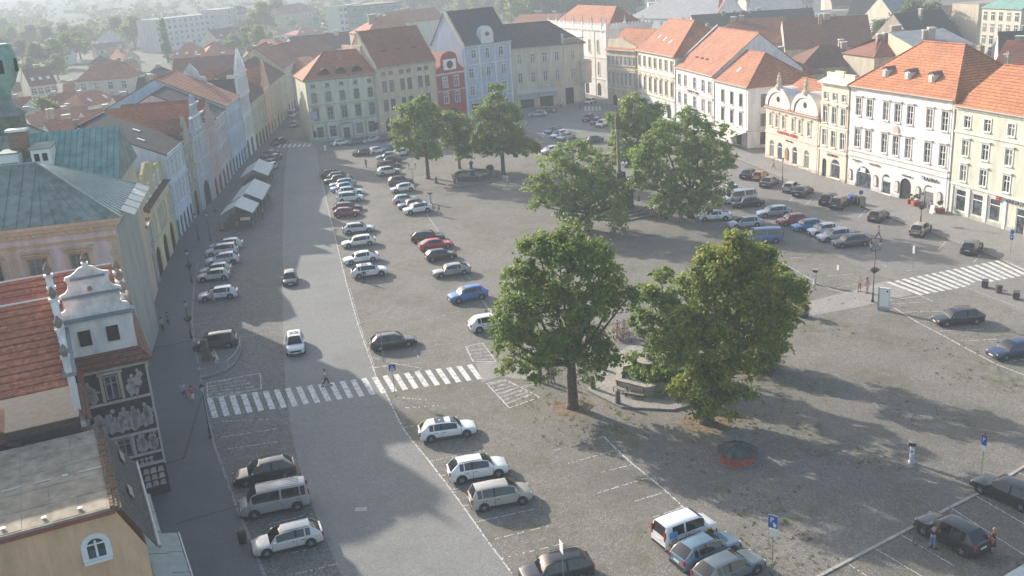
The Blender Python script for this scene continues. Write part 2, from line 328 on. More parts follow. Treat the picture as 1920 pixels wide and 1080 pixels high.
# right side
line([(1440,478),(1490,506),(1528,528),(1560,543),(1590,550)],plaza,.13,.08)
line([(1676,577),(1720,604),(1775,633),(1815,655),(1870,684),(1925,705)],plaza,.14,.04)
for a,b in [((1660,565),(1727,555)),((1672,570),(1735,566)),((1727,555),(1750,566)),((1700,586),(1778,583)),((1727,603),(1752,602)),((1762,621),(1845,617)),((1802,640),(1870,636)),((1885,679),(1935,672)),((1480,484),(1512,482)),((1550,518),(1600,514)),((1655,497),(1668,503)),((1700,585),(1740,583)),((1570,540),(1625,529)),((1590,550),(1655,535))]: line([a,b],plaza,.1,.18)
for x,y in ((1566,395),(1610,402),(1664,417),(1700,442),(1760,462),(1825,487),(1480,372),(1510,380)): line([(x,y+5),(x+14,y-9)],plaza,.1,.12)
line([(1700,507),(1716,507)],plaza,.12,.1)
line([(1008,252),(1026,262)],plaza,.12,.1)
for k in range(4): line([(1011+k*5,250-k*1.5),(1020+k*6,257-k)],plaza,.25,.2)
# bays bottom right: straight pale lines between raised kerb and road
for a,b in [((1588,1056),(1640,1090)),((1640,1028),(1735,1085)),((1688,1002),(1790,1062)),((1782,952),(1920,1040)),((1826,928),(1925,985)),((1905,884),(1930,896))]: line([a,b],plaza,.08,.03)
KB=gp([(1490,1105),(1540,1079),(1600,1047),(1720,984),(1800,943),(1830,928),(1880,900),(1935,866)])
wk=MB(); wk.box(-.5,.5,-.11,.11,-.02,.07); kme2=wk.mesh('kerb_stone',plain('pale_kerb',(.38,.35,.31),.85,.15,3))
for a,b in zip(KB,KB[1:]):
    L=(b-a).length; k=max(1,round(L)); ang=math.atan2(b.y-a.y,b.x-a.x)
    for i in range(k):
        p=a.lerp(b,(i+.5)/k); obj('kerb_stone',kme2,plaza,(p.x,p.y,random.uniform(-.004,.004)),ang)
sheet('parking_bay',[tuple(p) for p in KB]+[(60,55),(60,30),(25,30)],.004,cobble('bay_cobbles',7,(.20,.185,.16),(.08,.075,.06),.4,.2,(.28,.24,.18),.4))
wb=MB(); p0,p1,p2=gp([(1870,1090),(1935,1052),(1990,1100)]); wb.prism([p0,p1,p2],0,.14); tag(wb.build('pale_pavement',plain('pale_slab',(.5,.52,.48),.8,.08,2)),kind='structure')
# drain cover and kerbed bin island
d=MB(); p=G(677,955); d.box(-.42,.42,-.28,.28,-.02,.018); tag(obj('drain_cover',d.mesh('drain_cover',plain('cast_cover',(.36,.34,.32),.6))),'small pale rectangular cover set in the middle of the shaded roadway','drain cover').location=(p.x,p.y,0)
IS=gp([(1812,540),(1835,528),(1960,570),(1990,610),(1930,585)]); b=MB(); b.prism(IS,0,.14); tag(b.build('traffic_island',plain('island_setts',(.22,.21,.2),.9,.2,6)),kind='structure')
isl=bpy.data.objects['traffic_island']; kerbs([IS[0],IS[4]],isl); kerbs([IS[0],IS[1],IS[2]],isl)
# gutter channels of darker setts across the pavement and square
for a in ([(290,878),(345,862),(380,742)],[(292,655),(362,640)],[(330,985),(452,950)],[(1180,600),(1010,640)],[(1010,437),(1100,455),(1260,437)]):
    P=gp(a); b=MB()
    for p,q in zip(P,P[1:]):
        L=(q-p).length; d=(q-p)/L; n=Vector((-d.y,d.x)); k=max(1,int(L/.22))
        for i in range(k):
            c=p+d*(L*(i+.5)/k); h=L/k*.45; z=.128 if a[0][0]<470 and a[0][0]<455 and a[0][0]!=560 else .0135
            b.face([(*(c-d*h-n*.12),z),(*(c+d*h-n*.12),z),(*(c+d*h+n*.12),z),(*(c-d*h+n*.12),z)])
    o=b.build('gutter_setts',plain('gutter_sett',(.11,.105,.10),.9,.3,5),plaza); o['kind']='stuff'
# ---- far terrain and haze
hl=MB(); nx,ny=60,14; hv=[]
for j in range(ny+1):
    for i in range(nx+1):
        x=-3300+6600*i/nx; y=850+2450*j/ny; z=-.5+26*(1-math.exp(-max(0,j)*.35))*(.55+.45*math.sin(x*.0022+1)+.25*noise.noise(Vector((x*.002,y*.002,0)))) if j else -.5
        hv.append((x,y,max(-.5,min(38,z))))
hl.v=hv
for j in range(ny):
    for i in range(nx):
        a=j*(nx+1)+i; hl.f.append((a,a+1,a+nx+2,a+nx+1)); hl.m.append(0)
tag(hl.build('hills',plain('hill_green',(.035,.055,.028),.95,.4,.01),smooth=True),kind='structure')
hz=MB(); hz.box(-3500,3500,-500,3500,-1.6,43); hm=bpy.data.materials.new('haze_air'); hm.use_nodes=True; nt=hm.node_tree
for n in list(nt.nodes):
    if n.type=='BSDF_PRINCIPLED': nt.nodes.remove(n)
vp=N(nt,'VolumePrincipled',Density=HAZE_D,Anisotropy=0.0); vp.inputs['Color'].default_value=(.64,.72,.79,1)
nt.links.new(vp.outputs[0],nt.nodes['Material Output'].inputs['Volume'])
tag(hz.build('haze',hm),kind='stuff')
# ---------------------------------------------------------------- building kit (local frame: x along the facade, y inward, z up)
WC={}
def win_meshes(w,h,st,fc,sc_):
    k=(round(w,2),round(h,2),st,fc.name,sc_.name if sc_ else '')
    if k in WC: return WC[k]
    arch='a' in st
    def outline(w,h,o=0):
        if not arch: return [(-w/2-o,-o),(w/2+o,-o),(w/2+o,h+o),(-w/2-o,h+o)]
        r=w/2+o; rise=(w/2 if 'r' in st else w*.22)+o; zs=h-(w/2 if 'r' in st else w*.22)
        return [(-r,-o),(r,-o)]+[(r*math.cos(t),zs+rise*math.sin(t)) for t in [PI*i/10 for i in range(11)]]
    def ring(mb,a,b,y0,y1,m):
        n=len(a)
        for i in range(n):
            j=(i+1)%n
            mb.face([(a[i][0],y0,a[i][1]),(a[j][0],y0,a[j][1]),(b[j][0],y0,b[j][1]),(b[i][0],y0,b[i][1])],m)
            mb.face([(b[i][0],y0,b[i][1]),(b[j][0],y0,b[j][1]),(b[j][0],y1,b[j][1]),(b[i][0],y1,b[i][1])],m)
            mb.face([(a[j][0],y0,a[j][1]),(a[i][0],y0,a[i][1]),(a[i][0],y1,a[i][1]),(a[j][0],y1,a[j][1])],m)
    f=MB(); t=.12 if w<1.6 else .15; fo=-.23 if 'f' in st else -.07
    if 'd' in st:   # closed louvred shutter
        p=MB(); p.yprism(outline(w,h),.05+(fo/2 if fo<-.2 else 0),.1+(fo/2 if fo<-.2 else 0),0)
        for i in range(int(h/.16)): p.box(-w/2+.06,w/2-.06,.02+(fo/2 if fo<-.2 else 0),.05+(fo/2 if fo<-.2 else 0),.08+i*.16,.15+i*.16,0)
        ring(f,outline(w-.12,h-.06),outline(w,h),-.01+(fo/2 if fo<-.2 else 0),.08+(fo/2 if fo<-.2 else 0),0)
        WC[k]=(f.mesh('window',[fc]),p.mesh('shutter',[plain('dark_shutter',(.05,.04,.035),.7)]),None,'shutter'); return WC[k]
    if 'o' not in st:
        ring(f,[(x,z+.02) for x,z in outline(w-2*t,h-t)],outline(w,h),.12+fo,.2+fo,0)
        if 'n' not in st:
            nm=1 if w<1.7 else 2
            for q in range(nm):
                x=-w/2+w*(q+1)/(nm+1); f.box(x-.055,x+.055,.13+fo,.19+fo,t/2,h-t-(.0 if not arch else .1),0)
            zt=h*.66; f.box(-w/2+t,w/2-t,.125+fo,.185+fo,zt-.04,zt+.04,0)
            if h>1.7 and 'c' in st: f.box(-w/2+t,w/2-t,.13+fo,.18+fo,h*.33-.025,h*.33+.025,0)
        else: f.box(-w/2+t,w/2-t,.125+fo,.185+fo,h*.7-.05,h*.7+.05,0)
    if 's' in st or 'h' in st:
        ring(f,outline(w,h,0),outline(w,h,.17),-.07+(-.03 if fo<-.2 else 0),0,1)
    if 'h' in st: f.box(-w/2-.32,w/2+.32,-.3,.0,h+.3,h+.42,1); f.box(-w/2-.22,w/2+.22,-.18,.0,h+.17,h+.3,1)
    if 't' in st: f.yprism([(-w/2-.34,h+.42),(w/2+.34,h+.42),(0,h+.85)],-.24,0,1)
    p=MB(); p.yprism(outline(w,h),.2+fo*(.97 if fo<-.2 else 1),.24+fo,0)
    s=None
    if 'o' not in st and 'g' not in st:
        s=MB(); s.box(-w/2-.16,w/2+.16,-.2,.0,-.16,-.03,0); s=s.mesh('sill',[sc_ or fc])
    WC[k]=(f.mesh('window',[fc,sc_ or fc]),p.mesh('pane',[DARK if 'o' in st else GLASS]),s,'pane'); return WC[k]  # open arches: a dark sheet stands in for the shade inside
def add_win(par,x,y,z,w,h,st,fc,sc_,rz=0,name='window'):
    f,p,s,pn=win_meshes(w,h,st,fc,sc_)
    o=obj(name,f,par,(x,y,z),rz); obj(pn,p,o)
    if s: obj('sill',s,o)
    return o
def wall_holes(mb,x0,x1,z0,z1,holes,d=.24,m=0):
    """vertical facade sheet at y=0 with true openings; holes=(xa,xb,za,zb,kind)"""
    zs=sorted({z0,z1}|{h[2] for h in holes}|{h[3] for h in holes}); zs=[z for z in zs if z0<=z<=z1]
    for a,b in zip(zs,zs[1:]):
        if b-a<1e-4: continue
        iv=sorted((h[0],h[1]) for h in holes if h[2]<=a+1e-5 and h[3]>=b-1e-5); x=x0
        for p,q in iv:
            if p>x+1e-4: mb.face([(x,0,a),(p,0,a),(p,0,b),(x,0,b)],m)
            x=max(x,q)
        if x<x1-1e-4: mb.face([(x,0,a),(x1,0,a),(x1,0,b),(x,0,b)],m)
    for xa,xb,za,zb,kd in holes:
        w=xb-xa; xc=(xa+xb)/2
        if kd: 
            rise=w/2 if kd=='r' else w*.22; zsn=zb-rise
            ar=[(xc+w/2*math.cos(t),zsn+rise*math.sin(t)) for t in [PI*i/10 for i in range(11)]]
            for i in range(10):
                p,q=ar[i],ar[i+1]; c=(xb,zb) if i<5 else (xa,zb)
                mb.face([(p[0],0,p[1]),(c[0],0,c[1]),(q[0],0,q[1])],m)
                mb.face([(p[0],0,p[1]),(q[0],0,q[1]),(q[0],d,q[1]),(p[0],d,p[1])],m)
            mb.face([(xc,0,zb),(xb,0,zb),(xa,0,zb)][::-1],m) if False else None
            mb.face([(xa,0,za),(xa,d,za),(xa,d,zsn),(xa,0,zsn)][::-1],m); mb.face([(xb,0,za),(xb,0,zsn),(xb,d,zsn),(xb,d,za)][::-1],m)
            # crown gap triangle at the apex
            mb.face([(ar[5][0],0,ar[5][1]),(xb,0,zb),(xa,0,zb)],m)
        else:
            mb.face([(xa,0,za),(xa,d,za),(xa,d,zb),(xa,0,zb)][::-1],m); mb.face([(xb,0,za),(xb,0,zb),(xb,d,zb),(xb,d,za)][::-1],m)
            mb.face([(xa,0,zb),(xa,d,zb),(xb,d,zb),(xb,0,zb)],m)
        mb.face([(xa,0,za),(xb,0,za),(xb,d,za),(xa,d,za)],m)
def roof_faces(L,D,z,rise,typ,o=.45,ins=None):
    x0,x1,y0,y1=-o*.2,L+o*.2,-o,D+o; k=D/2 if ins is None else ins; r=z+rise; zz=z-.05
    m=D/2
    if typ=='par': return [[(x0,y0,zz),(x1,y0,zz),(x1,m,r),(x0,m,r)],[(x1,y1,zz),(x0,y1,zz),(x0,m,r),(x1,m,r)]],[[(0,0,z),(0,D,z),(0,m,r-.1)],[(L,0,z),(L,D,z),(L,m,r-.1)]]
    if typ=='perp':
        c=L/2; x0,x1=-o,L+o; return [[(x0,0,zz),(c,0,r),(c,y1,r),(x0,y1,zz)][::-1],[(x1,0,zz),(x1,y1,zz),(c,y1,r),(c,0,r)][::-1]],[[(0,0.02,z),(L,.02,z),(c,.02,r-.1)],[(0,D,z),(L,D,z),(c,D,r-.1)]]
    if typ=='hip':
        a,b=k,L-k; x0,x1=-o,L+o
        return [[(x0,y0,zz),(x1,y0,zz),(b,m,r),(a,m,r)],[(x1,y0,zz),(x1,y1,zz),(b,m,r)],[(x1,y1,zz),(x0,y1,zz),(a,m,r),(b,m,r)],[(x0,y1,zz),(x0,y0,zz),(a,m,r)]],[]
    if typ=='hipR':
        b=L-k; x1=L+o; return [[(x0,y0,zz),(x1,y0,zz),(b,m,r),(x0,m,r)],[(x1,y0,zz),(x1,y1,zz),(b,m,r)],[(x1,y1,zz),(x0,y1,zz),(x0,m,r),(b,m,r)]],[[(0,0,z),(0,D,z),(0,m,r-.1)]]
    if typ=='hipL':
        a=k; x0=-o; return [[(x0,y0,zz),(x1,y0,zz),(x1,m,r),(a,m,r)],[(x1,y1,zz),(x0,y1,zz),(a,m,r),(x1,m,r)],[(x0,y1,zz),(x0,y0,zz),(a,m,r)]],[[(L,0,z),(L,D,z),(L,m,r-.1)]]
    if typ=='shed': return [[(x0,y0,zz),(x1,y0,zz),(x1,D,r),(x0,D,r)]],[[(0,0,z),(0,D,z),(0,D,r-.1)],[(L,0,z),(L,D,z),(L,D,r-.1)]]
    return [[(0,0,z+.05),(L,0,z+.05),(L,D,z+.05),(0,D,z+.05)]],[]
HOUSES={}
def house(key,name,label,P0,P1,D,h,col,roof,rows=(),trim=None,frame=None,cat='house',group=None,bands=(),cornice=True,sidewin=None,pil=(),plinth=.6,ledge=.3,chim=(),skyl=()):
    P0=Vector(P0); P1=Vector(P1); L=(P1-P0).length; ang=math.atan2(P1.y-P0.y,P1.x-P0.x)
    t=thing(name,label,cat,(P0.x,P0.y,0),ang,group); HOUSES[key]=(t,L,D,h)
    cm=plaster(col); tm=plaster(trim) if trim else WHITE; fm=frame or WFRAME
    typ,rise,rcol=roof[:3]; ins=roof[3] if len(roof)>3 else None
    holes=[]; wins=[]
    for z,w,hh,xs,st in rows:
        if isinstance(xs,int): xs=[L*(i+.5)/xs for i in range(xs)]
        elif xs and max(xs)<=1.0: xs=[x*L for x in xs]
        for x in xs:
            kd=('r' if 'r' in st else 's') if 'a' in st else None
            holes.append((x-w/2,x+w/2,z,z+hh,kd)); wins.append((x,z,w,hh,st))
    b=MB(); wall_holes(b,0,L,0,h,holes)
    b.face([(L,0,0),(L,D,0),(L,D,h),(L,0,h)]); b.face([(0,D,0),(0,0,0),(0,0,h),(0,D,h)]); b.face([(L,D,0),(0,D,0),(0,D,h),(L,D,h)])
    rf,gb=roof_faces(L,D,h,rise,typ,ledge+.15 if typ!='flat' else 0,ins)
    for q in gb: b.face(q)
    b.face([(.02,.26,.01),(.02,D-.05,.01),(.02,D-.05,h-.02),(.02,.26,h-.02)]) if False else None
    b.build('wall',[cm],t)
    rm=tiles(rcol) if typ!='flat' and roof[-1]!='metal' else (plain('sheet_roof',rcol,.6,.2,1.2) if roof[-1]=='metal' else plain('flat_roof',rcol,.9,.25,.8))
    b=MB()
    for q in rf: b.slab(q,.16)
    ro=b.build('roof',[rm],t)
    if typ in('par','hip','hipR','hipL'):   # ridge cap
        b=MB(); k=D/2 if ins is None else ins; a0=k if typ in('hip','hipL') else 0; a1=L-k if typ in('hip','hipR') else L
        b.tube((a0,D/2,h+rise+.02),(a1,D/2,h+rise+.02),.13,k=6); o_=ledge+.15
        if typ in('hip','hipL'): b.tube((-o_,-o_,h+.02),(a0,D/2,h+rise+.03),.11,k=6); b.tube((-o_,D+o_,h+.02),(a0,D/2,h+rise+.03),.11,k=6)
        if typ in('hip','hipR'): b.tube((L+o_,-o_,h+.02),(a1,D/2,h+rise+.03),.11,k=6); b.tube((L+o_,D+o_,h+.02),(a1,D/2,h+rise+.03),.11,k=6)
        b.build('ridge',[rm],ro)
    for x,z,w,hh,st in wins: add_win(t,x,0,z,w,hh,st,fm,tm,name='door' if 'g' in st and w<1.7 and 'k' in st else 'window')
    if cornice:
        b=MB(); b.box(-.02,L+.02,-ledge,-.002,h-.28,h-.06); b.box(-.01,L+.01,-ledge*.55,-.003,h-.5,h-.282); b.build('cornice',[tm],t)
    for z in bands:
        b=MB(); b.box(0.01,L-.01,-.16,-.003,z,z+.2); b.build('string_course',[tm],t)
    if plinth: 
        pl=[(-.0,L)]
        gh=sorted((x-w/2,x+w/2) for x,z,w,hh,st in wins if z<plinth); xs=[]; x=.0
        for a,c in gh:
            if a-x>.1: xs.append((x,a))
            x=c
        if L-x>.1: xs.append((x,L))
        pm=plaster(tuple(c*.72 for c in col))
        for a,c in xs: b=MB(); b.box(a,c,-.06,-.004,0,plinth); b.build('plinth',[pm],t)
    if pil:
        for x,z0,z1 in pil: b=MB(); b.box(x*L-.25,x*L+.25,-.12,-.003,z0,z1); b.build('pilaster',[tm],t)
    # gutter and downpipe
    if typ not in('flat','perp') and cornice:
        b=MB(); b.tube((0,-ledge-.14,h-.1),(L,-ledge-.14,h-.1),.09,k=6); b.tube((L-.15,-.2,h-.2),(L-.15,-.2,.1),.055,k=6); b.build('gutter',[TIN],t)
    for cx,cyy,ch in chim:
        zz=h+rise*(1-abs(cyy-D/2)/(D/2)) if rise else h
        b=MB(); b.box(cx-.4,cx+.4,cyy-.3,cyy+.3,zz-1.2,zz+ch); b.box(cx-.48,cx+.48,cyy-.38,cyy+.38,zz+ch-.18,zz+ch-.02); b.tube((cx-.15,cyy,zz+ch),(cx-.15,cyy,zz+ch+.3),.09,k=6); b.tube((cx+.15,cyy,zz+ch),(cx+.15,cyy,zz+ch+.3),.09,k=6)
        b.build('chimney',[plaster((.42,.36,.30))],ro)
    for sx,fy in skyl:   # roof window on the front slope
        z=h+rise*fy; y=D/2*fy; a=math.atan2(rise,D/2)
        b=MB(); b.box(-.4,.4,-.6,.6,.0,.12,0); b.box(-.3,.3,-.5,.5,.12,.14,1); o=obj('skylight',b.mesh('skylight',[TIN,LENS]),ro,(sx,y,z+.05)); o.rotation_euler=(a,0,0)
    return t
def gable(par,L,z,prof,mat,y0=-.1,y1=.35,name='gable',holes=()):
    b=MB(); b.yprism(prof,y0,y1); return b.build(name,[mat],par)
def baroque(L,z,H,x0=0):   # scrolled gable outline
    p=[(x0,z),(x0+L,z),(x0+L,z+.12*H),(x0+L*.93,z+.16*H),(x0+L*.88,z+.25*H),(x0+L*.84,z+.38*H),(x0+L*.84,z+.46*H),(x0+L*.75,z+.5*H),(x0+L*.70,z+.6*H),(x0+L*.68,z+.74*H),(x0+L*.62,z+.86*H),(x0+L*.55,z+.97*H),(x0+L*.5,z+H)]
    return p+[(2*x0+L-a,b) for a,b in p[-2:1:-1]]
def arcg(L,z,H,x0=0,n=14,base=0):
    return [(x0,z),(x0+L,z)]+[(x0+L/2+L/2*math.cos(t),z+base+H*math.sin(t)) for t in [PI*i/n for i in range(n+1)]]
def stepg(L,z,H,x0=0):
    p=[(x0,z),(x0+L,z),(x0+L,z+.22*H),(x0+L*.85,z+.22*H),(x0+L*.85,z+.45*H),(x0+L*.7,z+.45*H),(x0+L*.7,z+.7*H),(x0+L*.58,z+.7*H),(x0+L*.5,z+H)]
    return p+[(2*x0+L-a,b) for a,b in p[-2:1:-1]]
def text(par,s,x,z,size,mat,y=-.12,sx=1.0,name='lettering'):
    cu=bpy.data.curves.new('lettering','FONT'); cu.body=s; cu.size=size; cu.extrude=.03; cu.align_x='CENTER'; cu.resolution_u=2
    o=bpy.data.objects.new('tmp',cu); COL.objects.link(o); bpy.context.view_layer.update()
    me=bpy.data.meshes.new_from_object(o.evaluated_get(bpy.context.evaluated_depsgraph_get())); bpy.data.objects.remove(o)
    me.materials.clear(); me.materials.append(mat); q=obj(name,me,par,(x,y,z)); q.rotation_euler=(PI/2,0,0); q.scale=(sx,1,1); return q
def local(par,name,mb,mats): return mb.build(name,mats,par)
def dormer(par,x,y,z,w,h,d,wm,rm,name='dormer'):
    b=MB(); b.box(-w/2,w/2,0,d,-h*1.2,h,0); b.slab([(-w/2-.15,-.2,h),(0,-.2,h+w*.35),(0,d,h+w*.35),(-w/2-.15,d,h)][::-1],.08,1); b.slab([(w/2+.15,-.2,h),(w/2+.15,d,h),(0,d,h+w*.35),(0,-.2,h+w*.35)][::-1],.08,1)
    b.face([(-w/2,-.01,h),(w/2,-.01,h),(0,-.01,h+w*.33)],0)
    o=obj(name,b.mesh(name,[wm,rm]),par,(x,y,z)); f,p,s,_=win_meshes(w*.6,h*.8,'p',WFRAME,WFRAME); q=obj('window',f,o,(0,-.25,h*.1)); return o
def eyebrow(par,x,y,z,w,h,slope,rm):
    prof=[(-w/2,0)]+[(w/2*math.cos(t),h*(.5-.5*math.cos(2*(PI-t)))) for t in [PI-PI*i/12 for i in range(1,12)]]+[(w/2,0)]
    b=MB(); n=len(prof)
    for i in range(n-1):
        a,c=prof[i],prof[i+1]; b.face([(a[0],0,a[1]+.05),(c[0],0,c[1]+.05),(c[0]*.75,c[1]/slope+.35,c[1]+.05),(a[0]*.75,a[1]/slope+.35,a[1]+.05)],0)
    b.face([(p[0]*.8,.03,max(-.05,p[1]*.8-.05)) for p in prof],1)
    return obj('dormer',b.mesh('dormer',[rm,DARK]),par,(x,y,z))
# ---------------------------------------------------------------- the houses round the square
OR=(.48,.20,.115); ORD=(.44,.18,.105); BR=(.32,.15,.10); BRD=(.16,.085,.07); SL=(.05,.05,.055); SLB=(.075,.08,.09)
# far row
t=house('F1','corner_house','pale green corner house with three curved dormers in its hipped red roof',(-42.9,223.5),(-27.8,229.1),13,14,(.58,.60,.46),('hipL',5.2,ORD,6),
 rows=[(12.1,1.0,.85,5,'p'),(8.9,1.15,2.1,5,'as'),(4.9,1.3,2.6,5,'hs'),(.9,1.7,2.5,[.13,.31,.69,.87],'gn'),(.05,1.5,2.6,[.5],'g')],trim=(.38,.39,.30),bands=(8.1,4.2),pil=((.03,.2,4),(.22,.2,4),(.4,.2,4),(.6,.2,4),(.78,.2,4),(.97,.2,13.4)),frame=plain('grey_frame',(.3,.3,.28),.6))
rm=tiles(OR)
for i in range(3): eyebrow(t,4.6+i*3.7,.5,14.55,3.3,1.5,.8,rm)
b=MB(); b.box(4.6,11.4,-.22,-.16,3.35,3.95); s=b.build('signboard',[plain('sign_pale',(.5,.55,.53),.5)],t); text(s,'SPOŘITELNA',8.2,3.46,.46,LETTER,-.26,1.1)
b=MB(); b.box(0.2,1.7,-.25,-.17,5.2,7.0); b.build('poster',[plain('poster_blue',(.35,.4,.48),.5)],t)
b=MB(); b.box(.4,1.1,-.2,-.08,1.2,2.6); b.box(14.6,15.4,-.2,-.08,1.3,2.9); b.build('notice_case',[IRON],t)
t=house('F2','brown_roofed_house','beige house with steep brown roof and paired windows beside the green corner house',(-27.8,229.1),(-14.7,239.3),13,15,(.60,.50,.36),('par',8,(.36,.155,.10)),chim=((4,8,1.6),(12,8.5,1.6)),
 rows=[(13.1,1.3,.95,[.12,.24,.42,.54,.72,.84],'s'),(9.3,1.3,2.7,[.12,.24,.42,.54,.72,.84],'s'),(5.0,1.3,2.7,[.12,.24,.42,.54,.72,.84],'s'),(.3,2.8,3.2,[.17,.5,.83],'aro')],trim=(.58,.54,.46),bands=(8.2,4.1),frame=plain('brown_frame',(.16,.1,.08),.6))
for i in range(3): eyebrow(t,4.2+i*4.1,2.4,18.1,3.2,.55,1.23,tiles((.27,.12,.085)))
b=MB(); b.slab([(-.3,-.6,15.2),(.1,-.6,15.4),(.1,6.5,23.5),(-.3,6.5,23.3)],.5); b.box(-.35,.05,5,13.5,15,20); b.build('firewall',[plaster((.62,.56,.44))],t)
t=house('F3','narrow_red_house','narrow dark red house with white trim and a small curved gable',(-14.7,239.3),(-8.2,244.7),12,11.8,(.36,.07,.055),('perp',4.5,ORD),
 rows=[(8.4,1.3,2.4,[.3,.7],'s'),(4.6,1.3,2.5,[.3,.7],'s'),(.1,4.6,3.1,[.5],'aro')],trim=(.62,.58,.55),bands=(7.4,))
L=HOUSES['F3'][1]; RB=plaster((.36,.07,.055))
g=gable(t,L,11.8,[(0.2,11.8),(L-.2,11.8),(L-.5,12.6),(L-1.6,12.9),(L-1.9,15.2)]+[(L/2+(L/2-1.9)*math.cos(a),15.2+1.5*math.sin(a)) for a in [PI*i/8 for i in range(9)]]+[(1.9,15.2),(1.6,12.9),(.5,12.6)],RB)
b=MB(); b.box(L/2-1.9,L/2+1.9,-.16,-.11,12.4,14.9,0); b.lathe([(.9,-.19),(.9,-.13)],12,1) if False else None
b.yprism([(L/2+.95*math.cos(a),13.6+.95*math.sin(a)) for a in [2*PI*i/16 for i in range(16)]],-.2,-.165,1)
b.build('gable_panel',[WHITE,plain('dark_emblem',(.12,.05,.045))],t)
b=MB()
for x in (.25,L-.25):
    for z in (12,13.4): b.box(x-.22,x+.22,-.2,.3,z-.2,z+1.0)
b.box(0,L,-.08,-.005,0,3.4); b.build('white_trim',[WHITE],t) if False else None
t=house('F4','blue_house','light blue house with dark slate roof and a round topped central dormer',(-8.2,244.7),(3.8,254.1),13,17.4,(.40,.48,.60),('par',8,(.085,.09,.10)),
 rows=[(14.2,1.5,2.1,[.22,.78],'s'),(13.8,1.2,2.6,[.5],'as'),(9.6,1.5,2.3,[.15,.82],'s'),(9.6,.8,2.3,[.38],'p'),(9.6,1.2,2.3,[.5],'s'),(5.4,1.5,2.3,[.15,.5,.82],'s'),(.2,3.4,3.2,[.2,.78],'gn'),(.2,2,3,[.5],'aro')],trim=(.68,.70,.72),bands=(12.6,4.3),pil=((.03,.2,17),(.33,4.6,17),(.65,4.6,17),(.97,.2,17)))
L=HOUSES['F4'][1]
g=gable(t,L,17.4,arcg(3.8,17.4,2.0,L/2-1.9,12,2.2),plaster((.62,.64,.67)),-.35,1.5); b=MB(); b.yprism([(L/2+.7*math.cos(a),19.7+.55*math.sin(a)) for a in [2*PI*i/16 for i in range(16)]],-.42,-.36); b.build('round_window',[GLASS],t)
b=MB(); b.slab([(-.1,-.6,17.6),(.4,-.6,17.7),(.4,6.5,26.2),(-.1,6.5,26.1)],.9); b.build('firewall',[plaster((.66,.60,.48))],t)
t=house('F5','arcaded_cream_house','cream three storey house with triangular window hoods and awnings below at the street corner',(3.8,254.1),(22.3,258.1),15,15.3,(.64,.56,.43),('hipR',5.5,(.13,.10,.095),7),
 rows=[(11.4,1.2,2.3,[.1,.28,.45,.62,.84],'s'),(6.6,1.2,2.5,[.1,.28,.45,.62,.84],'ts'),(.1,3.6,3.3,[.18,.45],'o'),(.1,2.2,4.2,[.78],'o')],trim=(.66,.60,.50),bands=(10.1,5.4),pil=tuple((x,5.8,14.6) for x in (.01,.19,.365,.535,.73,.98)))
L=HOUSES['F5'][1]
b=MB(); b.box(1.0,11.3,-.5,-.3,3.9,4.6,0); b.slab([(1.2,-.35,3.8),(5.4,-.35,3.8),(5.4,-2.0,2.7),(1.2,-2.0,2.7)],.05,1); b.slab([(6.4,-.35,3.8),(11,-.35,3.8),(11,-1.7,3.0),(6.4,-1.7,3.0)],.05,1); b.build('awning',[plain('awning_white',(.6,.6,.58)),plain('awning_green',(.30,.34,.33))],t)
b=MB(); b.box(13.2,13.7,-.2,.3,15.3,17.9); b.box(13.7,L,-.2,0,16.5,16.75)
for i in range(12): b.box(13.9+i*.42,14.05+i*.42,-.15,-.02,15.4,16.5)
b.build('balustrade',[plaster((.56,.50,.42))],t)
# curved bay at the corner of the cream house
b=MB(); b.lathe([(1.7,5.2),(1.7,10.2),(2.0,10.3),(2.0,10.6),(1.6,10.7),(1.6,11.0)],14,0,(L+.2,.4)); b.build('corner_bay',[plaster((.64,.56,.43))],t)
# white gothic house
t=house('GO','gothic_house','white neo-gothic town house with pinnacled parapet and pointed windows at the street corner',(15.8,297),(28.9,264),13.6,17.6,(.70,.68,.66),('flat',0,(.3,.3,.3)),
 rows=[(11.5,1.1,3.4,[.72,.86],'asr'),(11.5,1.1,3.4,[.3,.5],'asr'),(5.6,1.1,3.6,[.72,.86],'asr'),(.2,2.2,3.4,[.66,.86],'aro')],trim=(.74,.72,.70),bands=(10.2,4.6),pil=((.6,0,17.5),(.8,0,17.5),(.99,0,17.5)),plinth=0)
L,D=HOUSES['GO'][1],HOUSES['GO'][2]
def parapet(par,a,b_,z,mat,step=.9):
    a=Vector(a); b_=Vector(b_); Ln=(b_-a).length; n=int(Ln/step); mb=MB(); d=(b_-a)/Ln; q=Vector((-d.y,d.x))*.14
    def bx(s0,s1,z0,z1): mb.prism([tuple(a+d*s0-q),tuple(a+d*s1-q),tuple(a+d*s1+q),tuple(a+d*s0+q)],z0,z1)
    bx(0,Ln,z,z+1.0)
    for i in range(n): bx((i+.18)*Ln/n,(i+.72)*Ln/n,z+1.0,z+1.55)
    mb.build('battlement',[mat],par)
    for k in range(int(Ln/5.5)+1):
        s=min(Ln,k*5.5); p=a+d*s; m2=MB(); m2.box(p.x-.22,p.x+.22,p.y-.22,p.y+.22,z-.6,z+1.9); m2.lathe([(.34,z+1.9),(.3,z+2.0),(.02,z+3.6)],4,0,(p.x,p.y)); m2.build('pinnacle',[mat],par)
GW=plaster((.74,.72,.70)); parapet(t,(0,0),(L,0),17.6,GW); parapet(t,(L,0),(L,D),17.6,GW)
